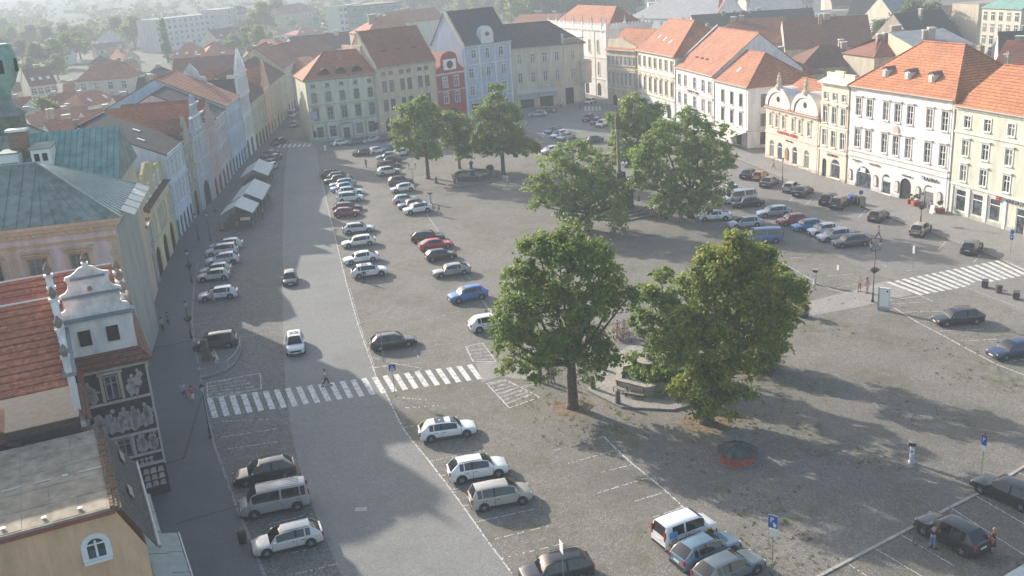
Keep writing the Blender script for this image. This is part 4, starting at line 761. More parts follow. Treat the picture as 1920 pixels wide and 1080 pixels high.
b=MB(); b.box(-5.2,-.05,.1,.9,14.6,14.85,0); b.box(-5.3,-4.5,-9.3,.1,14.2,14.42,0); b.build('ledge',[plain('lead_grey',(.22,.25,.28),.6,.15)],t)
for x in (-3.6,-1.75): add_win(t,x,.35,12.75,.8,1.1,'df',BLACK,None)
for y in (-2.6,-6.0): add_win(t,-4.7,y,12.6,.7,1.0,'df',BLACK,None,PI/2)
def scroll_gable(par,mk,mats):
    L=4.7; x0=-5.0; z=14.85
    p1=baroque2(L,z,x0); b=MB(); b.yprism(p1,.35,.65,0); 
    for zz,f0,f1 in ((z+1.47,.10,.90),(z+2.73,.26,.74)): b.box(x0+L*f0,x0+L*f1,.12,.85,zz,zz+.14,1)
    b.yprism([(x0+L/2+.16*math.cos(a),z+1.95+.2*math.sin(a)) for a in [2*PI*i/10 for i in range(10)]],.3,.36,2)
    g=b.build('gable',mats,par)
    for i in range(16): bb=MB(); bb.box(x0+L*.15+i*.22,x0+L*.15+i*.22+.1,.28,.35,z+1.25,z+1.42); bb.build('dentil',[mats[0]],g)
    return g
def baroque2(L,z,x0):
    r=[(1.0,0),(1.0,.35),(.97,.62),(.91,.72),(.88,.9),(.90,1.2),(.90,1.75),(.94,1.8),(.93,2.05),(.84,2.25),(.80,2.5),(.78,2.9),(.80,3.25),(.82,3.3),(.80,3.55),(.72,3.65),(.66,3.85),(.60,4.15),(.5,4.3)]
    return [(x0+L*a,z+c*.84) for a,c in r]+[(x0+L*(1-a),z+c*.84) for a,c in r[-2::-1]]
g=scroll_gable(t,None,[GW2,plain('lead_grey',(.22,.25,.28),.6,.15),plain('hole_orange',(.4,.22,.12))])
def pot(par,x,y,z,s=1.0):
    b=MB(); b.box(x-.28*s,x+.28*s,y-.28*s,y+.28*s,z,z+1.1*s,0); b.box(x-.38*s,x+.38*s,y-.38*s,y+.38*s,z+1.1*s,z+1.25*s,0); b.lathe([(.18*s,z+1.25*s),(.34*s,z+1.55*s),(.38*s,z+1.75*s),(.05*s,z+2.3*s)],8,1,(x,y)); b.build('pinnacle',[GW2,plain('pot_brown',(.24,.2,.17),.7)],par)
pot(g,-2.65,.5,17.9,.62)
for i in range(4): pot(g,-.45,1.4+i*1.6,13.6+[0,.7,1.2,1.5][i],.85)
b=MB(); b.box(-.75,-.3,.8,7,13.2,14.6); b.build('gable_side',[GW2],t)
# second gable seen in profile
pr=[(-9.2,14.4),(.1,14.4),(.1,15.0),(-.7,15.4),(-1.3,16.4),(-2.1,16.8),(-2.7,18.0),(-3.7,18.6),(-4.5,19.0),(-5.4,18.6),(-6.4,18.0),(-7.0,16.8),(-7.8,16.4),(-8.4,15.4),(-9.2,15.0)]
b=MB(); n=len(pr)
b.face([(-4.75,p[0],p[1]) for p in pr]); b.face([(-5.1,p[0],p[1]) for p in pr][::-1])
for i in range(n):
    p,q=pr[i],pr[(i+1)%n]; b.face([(-4.75,p[0],p[1]),(-5.1,p[0],p[1]),(-5.1,q[0],q[1]),(-4.75,q[0],q[1])])
g2=b.build('side_gable',[GW2],t)
for y,z in ((-8.9,14.5),(-7.4,15.9),(-5.9,17.4),(-4.5,18.6),(-3.1,17.4),(-1.6,15.9)): pot(g2,-4.95,y,z,.75)
# red roofs made of real tile courses
def course_roof(par,a0,a1,b0,b1,n,mat,name='roof'):
    a0,a1,b0,b1=[Vector(p) for p in (a0,a1,b0,b1)]; ro=MB(); ro.face([a0,a1,b1,b0]); o=ro.build(name,[mat],par)
    nr=(a1-a0).cross(b0-a0).normalized(); nr=nr*(1 if nr.z>0 else -1)
    for i in range(n):
        s=a0.lerp(b0,i/n); e=a1.lerp(b1,i/n); s2=a0.lerp(b0,(i+1.05)/n); e2=a1.lerp(b1,(i+1.05)/n)
        mb=MB(); mb.slab([s+nr*.065,e+nr*.065,e2+nr*.03,s2+nr*.03],.03); mb.build('tile_course',[mat],o)
    return o
RT=tiles((.54,.20,.12),.55)
course_roof(t,(-5.1,-.2,14.4),(-21,-.2,14.4),(-5.1,-4.6,18.0),(-21,-4.6,18.0),12,RT) 
course_roof(t,(-5.1,-9.2,13.6),(-21,-9.2,13.6),(-5.1,-4.6,18.0),(-21,-4.6,18.0),16,RT)
course_roof(t,(-.6,.8,13.6),(-.6,8,13.6),(-2.7,.8,16.4),(-2.7,8,16.4),12,RT); course_roof(t,(-5.0,.8,13.6),(-5.0,8,13.6),(-2.7,.8,16.4),(-2.7,8,16.4),12,RT)
course_roof(t,(-.6,4.6,12.6),(-24,4.6,12.6),(-.6,9.6,15.9),(-24,9.6,15.9),13,RT); course_roof(t,(-.6,14,12.6),(-24,14,12.6),(-.6,9.6,15.9),(-24,9.6,15.9),13,RT)
b=MB(); b.tube((-5.1,-4.6,18.06),(-21,-4.6,18.06),.07,k=6); b.tube((-.6,9.6,15.96),(-24,9.6,15.96),.07,k=6); b.build('ridge',[WHITE],t)
b=MB(); b.yprism([(-24,10.9),(-11.4,10.9),(-11.4,14.4),(-24,14.4)],-9.2,-9.0); b.build('side_wall',[plaster((.40,.36,.31))],t)
# sgraffito bands, windows and pale figures
FIG=plain('sgraffito_pale',(.42,.40,.38),.9,.25,4)
b=MB()
for z in (8.15,5.35,3.6,2.7): b.box(-4.95,.05,-.08,-.006,z,z+.2)
b.box(-.1,.06,-.07,-.004,2.6,10.7); b.build('string_course',[PALE],t)
add_win(t,-2.55,0,8.55,.95,1.8,'gf',plain('grey_frame',(.3,.3,.28),.6),None); b=MB(); b.box(-3.3,-3.08,-.12,-.01,8.4,10.5); b.box(-2.02,-1.8,-.12,-.01,8.4,10.5); b.box(-3.4,-1.7,-.2,-.01,10.45,10.65); b.build('window_surround',[plaster((.5,.42,.32))],t)
add_win(t,-2.5,0,3.95,1.0,1.35,'gf',plain('grey_frame',(.3,.3,.28),.6),None); b=MB(); b.box(-3.2,-3.0,-.12,-.01,3.82,5.3); b.box(-1.99,-1.8,-.12,-.01,3.82,5.3); b.build('window_surround',[PALE],t)
random.seed(21)
def figure(x,z,s,lean=0,limbs=4):   # one pale draped figure left white in the dark plaster, part of the wall itself
    b=MB(); ph=[random.uniform(0,6) for _ in range(3)]
    def mass(cx,cz,rx,rz,n=16,rough=.16): b.yprism([(x+s*(cx+lean*cz+rx*math.cos(a)*(1+rough*math.sin(3*a+ph[0])+rough*.6*math.sin(7*a+ph[1]))),z+s*(cz+rz*math.sin(a)*(1+rough*math.sin(4*a+ph[2])))) for a in [2*PI*i/n for i in range(n)]],-.035,-.008)
    mass(0,.45,.30,.50); mass(random.uniform(-.15,.15),.95,.22,.26); mass(random.uniform(-.1,.1),1.32,.12,.14,10,.05)
    for q in range(limbs):
        a=random.uniform(-.5,3.6); r=random.uniform(.34,.55); p=(x+s*(.1*math.cos(a)+lean*.7),z+s*(.75+.1*math.sin(a))); e=(x+s*(r*math.cos(a)+lean*.8),z+s*(.75+r*math.sin(a))); m=(e[0]+s*random.uniform(-.12,.12),e[1]+s*random.uniform(.05,.2)); d=s*.07
        b.yprism([(p[0]-d,p[1]-d),(p[0]+d,p[1]-d),(e[0]+d*.8,e[1]),(m[0],m[1]),(e[0]-d*.8,e[1]+d)],-.034,-.009)
    o=b.build('sgraffito_figure',[FIG],t); o['kind']='stuff'; return o
for x,z,s,l in ((-4.25,8.6,1.05,.15),(-3.75,8.45,1.0,-.25),(-4.0,8.4,.6,0),(-1.35,8.5,1.1,.1),(-.8,9.1,.9,.1),(-1.0,8.45,.55,0),(-4.6,5.75,1.15,0),(-4.1,5.8,1.15,.1),(-3.6,5.75,1.25,-.1),(-3.1,5.85,1.3,.1),(-2.6,5.8,1.1,.2),(-2.15,5.9,1.25,0),(-1.7,5.8,1.2,.1),(-1.25,5.9,1.2,-.1),(-.8,5.9,1.25,.1),(-.5,5.9,1.0,.0),(-1.5,3.95,.95,.1),(-1.1,3.9,.95,-.1),(-.7,3.95,1.0,.2),(-.45,3.9,.85,.0),(-4.5,3.9,.9,0),(-3.9,3.9,.9,.1)): figure(x,z,s,l)
for i in range(9):
    for k in range(3):
        b=MB(); x=-4.8+i*.52; z=.9+k*.55; b.yprism([(x,z),(x+.45,z),(x+.42,z+.42),(x+.1,z+.42)],-.05,-.008); b.build('rusticated_block',[FIG if (i+k)%3 else PALE],t)
for i in range(22):
    x=-4.2+(i%11)*.33; z=2.95+(i//11)*.3; b=MB(); b.yprism([(x+.14*math.cos(a),z+.14*math.sin(a)) for a in [2*PI*q/8 for q in range(8)]],-.025,-.008); b.build('sgraffito_rosette',[FIG],t)
# small cream outhouse with a dark eave between the near buildings
o3=G(60,775,11.3); t=thing('courtyard_house','low cream courtyard house with an old dark tiled eave between the near roofs','house',(o3.x,o3.y,0),ang)
b=MB(); b.box(-8,2.4,-2.5,2.2,0,9.0,0); b.box(-8,2.6,-3.2,-2.5,7.0,8.4,1); b.face([(-8,-2.52,9),(2.4,-2.52,9),(-2.5,-2.52,11.3)],0); b.build('wall',[plaster((.42,.38,.32)),SG],t)
b=MB(); b.slab([(2.9,-3.0,8.9),(2.9,2.6,8.9),(-2.5,2.6,11.4),(-2.5,-3.0,11.4)],.2); b.slab([(-2.5,-3.0,11.4),(-2.5,2.6,11.4),(-8,2.6,9),(-8,-3.0,9)],.2); b.slab([(-8,-4.2,7.6),(3.2,-4.2,7.6),(3.2,-2.6,8.6),(-8,-2.6,8.6)],.15); b.build('roof',[tiles((.20,.12,.09))],t)
# ochre house at the bottom left ---------------------------------
B0=Vector((-21.4,45.3)); t=thing('ochre_house','ochre plastered house with a wide flat grey roof and one arched white window','house',(B0.x,B0.y,0),ang)
OC=plaster((.74,.49,.30)); zf=11.0; LN=10.4
b=MB(); b.face([(-14,0,0),(1.25,0,0),(1.25,0,8.4),(0.05,0,zf),(-14,0,zf)]); b.face([(1.25,0,0),(1.25,LN,0),(1.25,LN,8.4),(1.25,0,8.4)]); b.face([(1.25,LN,0),(-14,LN,0),(-14,LN,zf),(0,LN,zf),(1.25,LN,8.4)]); b.build('wall',[OC],t)
b=MB(); b.box(-14,-.1,-.12,LN+.1,zf,zf+.18); fr=b.build('flat_roof',[plain('roofing_felt',(.34,.29,.22),.95,.22,1.1)],t)
for i in range(7):   # strips of roofing felt, one object each
    for j in range(5):
        b=MB(); b.box(-.2-(i+1)*1.35+.02,-.2-i*1.35-.02,j*2.1+.02,j*2.1+2.06,0,.012+.012*((i+j)%2)); obj('felt_strip',b.mesh('felt_strip',[plain('roofing_felt',(.34,.29,.22),.95,.22,1.1)]),fr,(0,0,zf+.18))
for x0,x1 in ((-5.2,-4.2),(-3.6,-2.7),(-1.3,-.1),(-8.2,-7)): b=MB(); b.box(x0,x1,4.9,5.03,zf+.2,zf+.24); b.build('white_strip',[plain('strip_grey',(.5,.49,.46),.8)],fr)
b=MB(); b.box(-2.15,-1.85,4.85,5.12,zf+.2,zf+.26); b.build('white_strip',[plain('strip_grey',(.5,.49,.46),.8)],fr)
for x,y in ((-1.0,9.6),(-2.9,9.5),(-4.6,9.4),(-1.5,.5),(-3.2,.5),(-5.1,.5)): b=MB(); b.lathe([(.1,zf+.18),(.08,zf+.3),(.14,zf+.34)],8,0,(x,y)); b.build('roof_vent',[STEEL],fr)
b=MB(); b.box(-14,.1,-.3,-.1,zf-.12,zf+.02); b.build('verge',[plain('red_verge',(.3,.1,.07))],t)
hm_=tiles((.20,.115,.08),1.0); rd=thing
b=MB()
for k,(x,m_) in enumerate(((-.0,.16),(.18,.12),(.36,.1))):
    for i in range(30): y=i*LN/30; b.box(x-.09,x+.09,y,y+LN/30-.03,zf+.0-k*.1,zf+.24-k*.12+random.uniform(-.02,.03))
q=b.build('hip_tiles',[plain('mossy_tile',(.20,.13,.085),.95,.5,7)],t); q['kind']='stuff'
b=MB(); b.slab([(.42,-.1,zf-.1),(1.75,-.1,8.3),(1.75,LN+.1,8.3),(.42,LN+.1,zf-.1)],.12)
sr=b.build('steep_roof',[plain('dark_tile',(.075,.08,.075),.85,.35,3)],t)
for y in (3.2,8.0): b=MB(); b.slab([(1.0,y,10.05),(1.2,y,9.7),(1.2,y+1.3,9.7),(1.0,y+1.3,10.05)],.04); b.build('snow_guard',[STEEL],sr)
b=MB(); b.tube((1.85,-.2,8.25),(1.85,LN+.2,8.25),.11,k=8); b.build('gutter',[STEEL],t)
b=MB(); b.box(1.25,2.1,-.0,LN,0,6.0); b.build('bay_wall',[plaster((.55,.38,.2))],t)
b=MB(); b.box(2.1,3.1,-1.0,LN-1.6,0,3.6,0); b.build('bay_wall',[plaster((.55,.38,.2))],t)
GT=plain('green_tin',(.22,.28,.27),.5,.12,1.5)
for i in range(4): b=MB(); b.slab([(1.3,.1+i*2.6,6.35),(2.25,.1+i*2.6,6.05),(2.25,2.62+i*2.6,6.05),(1.3,2.62+i*2.6,6.35)],.07); b.build('ledge_sheet',[GT],t)
for i in range(4): b=MB(); b.slab([(2.15,-1+i*2.45,4.1),(3.3,-1+i*2.45,3.75),(3.3,1.38+i*2.45,3.75),(2.15,1.38+i*2.45,4.1)],.07); b.build('ledge_sheet',[GT],t)
b=MB(); b.tube((3.38,-1.0,3.7),(3.38,8.8,3.7),.08,k=6); b.build('gutter',[STEEL],t)
add_win(t,-1.15,0,8.55,1.1,1.25,'arsgf',WHITE,WHITE)
b=MB(); b.box(-1.85,-.45,-.28,-.01,8.35,8.5); b.build('sill',[WHITE],t)
# ---------------------------------------------------------------- the town behind: every house a thing with wall, roof, windows, chimneys
_bgw={}
def bgwin(w,h,dark=True):
    k=(w,h)
    if k not in _bgw:
        b=MB(); b.box(-w/2-.1,w/2+.1,-.07,0,-.1,h+.1,0); b.box(-w/2,w/2,-.09,-.071,0,h,1); b.box(-.04,.04,-.11,-.091,0,h,0); b.box(-w/2,w/2,-.11,-.091,h*.62,h*.7,0); _bgw[k]=b.mesh('window',[WFRAME,GLASS])
    return _bgw[k]
def bg(label,x0,y0,x1,y1,h,D,typ,rise,rc,wc,nw=0,rows=1,ww=1.0,wh=1.6,name='house',ch=1,cat='house',ins=None,metal=False,group=None,sk=0):
    P0=G(x0,y0,h); P1=G(x1,y1,h)
    if P0.y>1500 or P0.y<0: return
    d=P1-P0; L=Vector((d.x,d.y)).length; a=math.atan2(d.y,d.x)
    t=thing(name,label,cat,(P0.x,P0.y,0),a,group); b=MB()
    b.box(0,L,0,D,-.2,h); rf,gb=roof_faces(L,D,h,rise,typ,.35,ins)
    for q in gb: b.face(q)
    b.build('wall',[plaster(wc)],t); b=MB()
    for q in rf: b.slab(q,.16)
    ro=b.build('roof',[plain('sheet_roof',rc,.65,.2,.5) if metal or typ=='flat' else tiles(rc)],t)
    for r in range(rows if nw else 0):
        z=h-1.0-wh-r*3.1
        if z<.3: break
        for i in range(nw): obj('window',bgwin(ww,wh),t,(L*(i+.5)/nw,0,z))
    if typ in('par','hip','perp') and nw==0 and D>9:
        n=max(2,int(D/4))
        for i in range(n): obj('window',bgwin(.9,1.3),t,(L,D*(i+.5)/n,h-2.6),PI/2)
    for i in range(ch):
        cx=L*(.25+.5*random.random()); cyy=D/2+random.uniform(-.12,.12)*D; zt=h+rise+random.uniform(.4,1.0); b=MB(); w_=random.uniform(.4,.8)
        b.box(cx-w_,cx+w_,cyy-.35,cyy+.35,h,zt,0); b.box(cx-w_-.08,cx+w_+.08,cyy-.43,cyy+.43,zt,zt+.14,1); b.build('chimney',[plaster((.40,.33,.27)),WHITE],ro)
    for i in range(sk):
        al=math.atan2(rise,D/2); b=MB(); b.box(-.5,.5,-.7,.7,.0,.14); o=obj('skylight',b.mesh('skylight',[LENS]),ro,(L*(i+.7)/(sk+.4),D/2*.35,h+rise*.35)); o.rotation_euler=(al,0,0)
    return t
random.seed(5)
W1=(.60,.56,.47); W2=(.66,.64,.59); W3=(.54,.47,.36); RD=(.44,.19,.115); RDD=(.32,.14,.095); MAR=(.25,.12,.095); GR=(.22,.23,.25)
bg('maroon roofed cream house with a row of four white framed windows at far left',55,161,106,155,7.5,12,'par',5,MAR,W1,4,2,1.5,1.9,sk=3,ch=1)
bg('pale house under a big dull red hipped roof with four dark windows',142,152,243,145,8,14,'hip',5,RD,W1,4,2,1.5,2.2,ins=5,ch=2)
bg('low maroon shed roof house left of the four window house',28,172,54,168,5,10,'par',2.6,MAR,W3,ch=0)
bg('low brown roofed outbuilding with pale rear wall in the left courtyards',84,205,168,188,6,9,'par',3,RDD,W2,ch=1)
bg('small bright red roofed house with two dormer windows in the courtyards',158,200,226,184,6.5,9,'hip',3.2,RD,W2,ch=1,sk=2)
bg('long narrow red roofed house with a cream rear wall across the courtyards',75,228,170,215,6.5,6,'par',2.2,RD,W3,ch=2)
bg('red roofed row house with a pale gutter beside the broad courtyard chimney',62,238,175,222,7,6,'shed',2.2,RDD,W2,ch=2)
bg('long red roof behind the turquoise copper roof',104,262,232,240,8.5,8,'par',3,RD,W2,ch=1)
bg('rust red roofed house behind the pale blue house',262,247,352,244,11,16,'par',4,RD,W3,ch=1)
bg('slate roofed house with a pale parapet right of the terracotta hipped roof',253,174,332,168,9,12,'par',3.5,SL,W2,ch=2)
bg('grey purple flat roofed wing in front of the slate roofed house',262,198,345,190,8.5,9,'shed',2,SLB,W2,ch=2)
bg('grey hipped roof house beside two white chimneys',215,145,258,140,8,12,'hip',4,SLB,W1,3,1,ch=2)
bg('long dull brown roofed building left of the white Renaissance gable',322,150,452,140,9,16,'par',5.5,MAR,W1,ch=2)
bg('bright orange hipped roof house with skylights beside the tall cypress',318,112,378,108,7.5,16,'hip',5.5,(.50,.20,.11),W2,0,ch=1,ins=5,sk=3)
bg('large dull red hipped roof behind the skylight house',379,108,450,101,7.5,20,'hip',5,RD,W2,ch=1,ins=8)
bg('dark slate roofed house with a cream side wall above the pale lilac house',262,225,352,238,10,8,'par',2,SL,W3,ch=1)
bg('small orange gabled house standing in trees left of the apartment block',232,112,262,108,6,10,'perp',4,(.48,.20,.12),W3,2,1,ch=1)
bg('house with a large blank white gable wall by the car park',184,72,232,70,7,16,'perp',5,RDD,(.62,.62,.64),ch=0)
bg('brown roofed cottage in front of the blank white gable',180,92,238,86,5,8,'par',2.5,RDD,W3,3,1,ch=1)
bg('long white four storey apartment block with rows of windows',288,37,420,23,17.5,14,'flat',0,(.3,.28,.27),(.66,.62,.62),13,5,1.7,1.5,name='apartment_block',ch=0,cat='apartment block')
bg('stair tower end of the white apartment block with a pale roof box',421,17,443,13,19.5,14,'flat',0,(.3,.28,.27),(.66,.60,.56),2,5,2.2,1.8,name='apartment_block',ch=0,cat='apartment block')
bg('yellow two storey villa with a blue grey mansard roof beside the apartment block',446,27,478,22,13,14,'hip',5,SLB,(.55,.5,.36),5,3,1.2,2.0,name='villa',ch=1,sk=3)
bg('big yellow school like house with two rows of tall windows and a red roof',546,25,597,17,12.5,18,'hip',5,(.28,.13,.11),(.58,.53,.36),7,3,1.3,2.4,name='villa',ch=1,sk=3)
bg('teal green block with a plain flat front at top centre',652,12,752,3,19.5,24,'flat',0,(.35,.2,.16),(.24,.33,.32),12,4,1.6,1.5,name='office_block',ch=0,cat='office block')
bg('white stair end of the teal green block',634,11,651,10,20,24,'flat',0,(.4,.3,.28),(.62,.62,.64),2,5,1.5,1.5,name='office_block',ch=0,cat='office block')
bg('tiny orange roofed shed left of the small orange hipped house',522,64,546,60,4.5,10,'hip',2.2,(.46,.2,.12),W2,ch=1)
bg('small orange hipped roof house with roof windows below the yellow school like house',556,66,612,60,6,14,'hip',3.2,(.46,.19,.12),W2,ch=1,sk=2)
bg('long dark maroon roof behind the green corner house',560,98,690,84,10,18,'par',5,(.15,.08,.07),W1,ch=2)
bg('pale house with a low gable behind the narrow street',588,112,640,96,10,10,'perp',3,RDD,W1,2,1,ch=0)
bg('cream house with a small dormer left of the green corner house',572,135,600,122,10,9,'perp',3.5,RD,W2,1,1,ch=0)
bg('red roofed house with roof terrace in the middle of the narrow street',482,120,548,112,10,14,'par',4.5,RD,W2,ch=2)
bg('red gabled house with skylights behind the ochre terrace',470,100,545,98,9,15,'par',4.5,RD,W2,ch=2,sk=2)
bg('brown roofed house with a cream gable below the apartment block',408,75,470,68,8,16,'par',5,MAR,W1,ch=1,sk=3)
bg('small maroon roofed cottage at the far left edge by the trees',0,34,40,36,6,12,'par',3,RDD,W2,ch=0,nw=3)
bg('low pale blue shed in the trees at far left',62,44,98,38,4,10,'flat',0,(.4,.45,.47),(.42,.5,.53),ch=0,nw=3)
bg('orange hipped roof house with white chimneys behind the beige house',688,64,768,56,15.5,16,'hipL',5,(.50,.23,.14),W1,ch=4,ins=8)
bg('dark red roofed house with tall white chimneys behind the beige house',740,44,835,34,14,16,'par',4.5,RD,W1,ch=4)
bg('brown roofed house behind the dark slate roof of the blue house',955,48,1035,47,13,14,'par',3.5,RDD,W3,ch=3)
bg('long blue grey roofed building with pale walls at top centre right',1180,33,1345,37,9,20,'hip',7,GR,(.55,.57,.6),9,2,1.3,1.5,name='long_building',ch=1,metal=True)
bg('pale upper storey block above the long blue grey roof',1216,6,1280,2,13,10,'flat',0,(.4,.4,.4),(.62,.6,.58),4,1,ch=0)
bg('sunlit white gabled house with nine small windows at top right',1341,34,1398,31,10,26,'perp',9,(.34,.10,.08),(.80,.78,.76),3,3,.7,.8,ch=0)
bg('grey metal roofed hall behind the sunlit white gable',1402,20,1495,16,10,26,'par',6,GR,W2,ch=1,metal=True)
bg('long dark grey roofed house with big plastered chimneys',1300,50,1530,36,11,12,'par',3.5,SL,W3,ch=5)
bg('long brown roof with tall chimneys behind the sunlit right row',1306,86,1470,80,11,20,'hipL',6,RDD,W3,ch=3)
bg('broad brown roof ending in a gable right of the chimney group',1472,92,1636,84,10,18,'par',7,RDD,W3,ch=2)
bg('dark brown roof behind the twin gabled house',1440,150,1545,135,9.5,16,'hip',4.5,RDD,W3,ch=2)
bg('brown roofed wing with white chimneys behind the narrow yellow house',1500,128,1640,118,9.5,14,'hip',4,(.22,.11,.085),W3,ch=2)
bg('small sunlit orange roof with a round dish beside the dark brown roofs',1552,112,1612,106,9,9,'hipR',3,(.48,.2,.11),W3,ch=0)
bg('red and brown roofed house under the antenna masts',1640,106,1722,98,12,12,'hip',3.4,(.30,.13,.09),W3,ch=2)
bg('orange roofed house with a stout brick chimney left of the grey ridge',1664,92,1722,86,12,10,'hipL',3.5,(.46,.19,.11),W3,ch=2)
bg('flat grey metal roof with red roof below behind the big white house',1722,92,1830,84,14,14,'shed',2.5,GR,W3,ch=3,metal=True)
bg('cluster house with maroon roof and two broad chimneys at right edge',1860,128,1960,130,14,14,'par',4,(.20,.08,.06),W3,ch=3)
bg('black roofed house with a white gable at the right edge',1872,100,1960,98,14,12,'par',3.5,SL,W2,ch=1)
bg('grey gabled house with a brown side wall among trees',1634,72,1712,78,9,16,'perp',7,SL,(.38,.33,.27),ch=1)
bg('house with a blue grey roof and a sunlit cream gable at top right',1680,36,1745,30,10,18,'par',7,(.26,.28,.33),(.62,.56,.45),ch=0)
bg('dark brown roofed house in front of the tall blank wall',1722,52,1830,50,8,18,'hip',6,(.20,.11,.09),W1,ch=0,sk=3,ins=5)
bg('tall blank beige party wall block at top right',1786,6,1836,8,15,14,'flat',0,(.3,.25,.2),(.50,.43,.33),ch=0)
bg('yellow flat roofed house with a rounded end at top right',1530,26,1600,18,8,12,'flat',0,(.35,.33,.3),(.66,.60,.40),3,1,ch=0)
bg('slate roofed house behind the yellow flat roofed house',1590,26,1660,24,9,16,'par',6,SL,W3,ch=1)
bg('brown house with a small white dormer at top right',1560,10,1628,6,9,16,'par',5,BRD,(.4,.34,.28),4,1,ch=1)
tt=bg('ornate cream house with green mansard roof at the top right corner',1842,14,1916,17,16,16,'hip',4,(.16,.30,.26),(.66,.60,.48),5,4,1.3,2.2,name='ornate_house',ch=0,metal=True,ins=3)
bg('maroon roofed house with a white gable behind the sage green house',1890,150,1990,150,12,12,'par',4.5,(.22,.09,.07),W2,ch=2)
bg('dark brown low roofed house under the trees right of the grey gable',1700,78,1790,72,6,14,'par',4,RDD,W2,ch=0)
for i,(x0,y0,x1,y1,h,D,ty,ri,rc,lab) in enumerate(((118,178,140,176,6,9,'par',3,RD,'small red roof between the four window house and the big hipped house'),(20,205,70,198,6,8,'par',2.5,RDD,'dull red roof just right of the copper turret'),(36,225,80,220,6,7,'par',2.2,W3,'sand coloured roof right of the copper turret'),(228,205,262,200,8,9,'par',3,RDD,'brown roof between the courtyard chimney and the rust red roof'),(170,232,232,222,7.5,8,'par',2.6,(.40,.17,.10),'orange red roof with white flashing left of the pale blue house'),(262,150,320,146,8,11,'hip',3.5,SLB,'dim slate roof between the two white chimneys and the long brown roof'),(196,100,232,98,5,8,'par',2.6,(.42,.2,.12),'tiny orange roofed cottage beside the blank white gable'),(104,104,132,102,5,8,'par',2.6,RDD,'small brown roofed house in the trees of the upper left belt'),(165,120,205,117,6,9,'hip',3,SLB,'grey roofed house behind the big dull red hipped roof'),(236,128,262,125,6,9,'par',2.6,(.42,.2,.12),'orange cream house with dormers above the two white chimneys'),(470,75,500,72,7,10,'par',3,MAR,'maroon roofed house right of the brown roofed house by the villa'),(600,90,640,84,7,10,'hip',3,RDD,'brown hipped roof under the small orange hipped roof house'),(500,140,545,133,9,9,'hip',3.2,(.42,.19,.12),'red orange roof above the ochre terrace'),(335,192,352,188,10,8,'par',2.5,MAR,'maroon roof behind the light blue house'))):
    bg(lab,x0,y0,x1,y1,h,D,ty,ri,rc,(W1,W2,W3)[i%3],3 if x1-x0>35 else 2,1,1,1.4,ch=1)
# far scattered houses beyond the tree belt: pale and hazy
k=0
for (x,y,c) in ((150,14,RD),(205,22,RDD),(250,16,RD),(60,8,RDD),(20,18,RD),(330,8,GR),(380,5,RD),(470,4,GR),(600,6,RD),(520,2,RD),(100,-6,RD),(300,-8,RDD),(880,-4,RD),(1120,-6,RDD),(1450,-6,RD),(1640,-8,RDD),(430,-10,RD),(210,-14,RD),(180,30,RD),(120,26,RDD),(230,38,RDD),(275,30,RD),(30,46,RD),(350,12,RD),(410,2,RDD),(455,12,RD),(500,16,RDD),(620,14,RD),(770,16,RD),(810,8,RDD),(850,4,RD),(920,6,RDD),(960,0,RD),(1010,2,RD),(560,4,RDD),(700,-2,RD),(90,14,RDD),(300,20,RDD),(1240,-4,RDD),(1300,2,RD),(1400,4,RDD),(1500,6,RD),(1560,-2,RDD)):
    bg('hazy far house among the trees along the top edge of the view',x,y,x+26,y-2,6,12,'par',4,c,W2,3,1,ch=0,group='hazy far houses along the top edge')
# ---------------------------------------------------------------- foliage
def leafmat(name,c0,c1,c2,c3=(.20,.13,.03)):
    m,nt,b=newmat(name); g=N(nt,'NewGeometry'); P=g.outputs['Position']
    f=noise_(nt,P,.55,3,.6); rn=g.outputs['Random Per Island']
    c=mixc(nt,c0,c1,rn); c=mixc(nt,c,c2,ramp(nt,f,.46,.68,(0,0,0),(.85,)*3)); c=mixc(nt,c,c3,ramp(nt,rn,.955,.97,(0,0,0),(.8,)*3))
    nt.links.new(c,b.inputs['Base Color']); b.inputs['Roughness'].default_value=.62; b.inputs['Specular IOR Level'].default_value=.35
    tr=N(nt,'BsdfTranslucent'); nt.links.new(mixc(nt,c,(.5,.7,.1),.35),tr.inputs['Color']); ad=N(nt,'MixShader'); ad.inputs[0].default_value=.28
    nt.links.new(b.outputs[0],ad.inputs[1]); nt.links.new(tr.outputs[0],ad.inputs[2]); nt.links.new(ad.outputs[0],nt.nodes['Material Output'].inputs[0]); return m
LEAF=leafmat('maple_leaves',(.075,.14,.025),(.16,.25,.04),(.27,.29,.05)); LEAFY=leafmat('yellowing_leaves',(.085,.14,.025),(.19,.24,.035),(.38,.33,.05),(.30,.16,.03)); LEAFF=leafmat('lime_leaves',(.11,.19,.045),(.20,.29,.07),(.32,.36,.08)); LEAFD=leafmat('dark_leaves',(.03,.055,.02),(.06,.09,.03),(.08,.10,.035))
BARK=plain('bark',(.12,.095,.07),.95,.35,5,bump=.5)
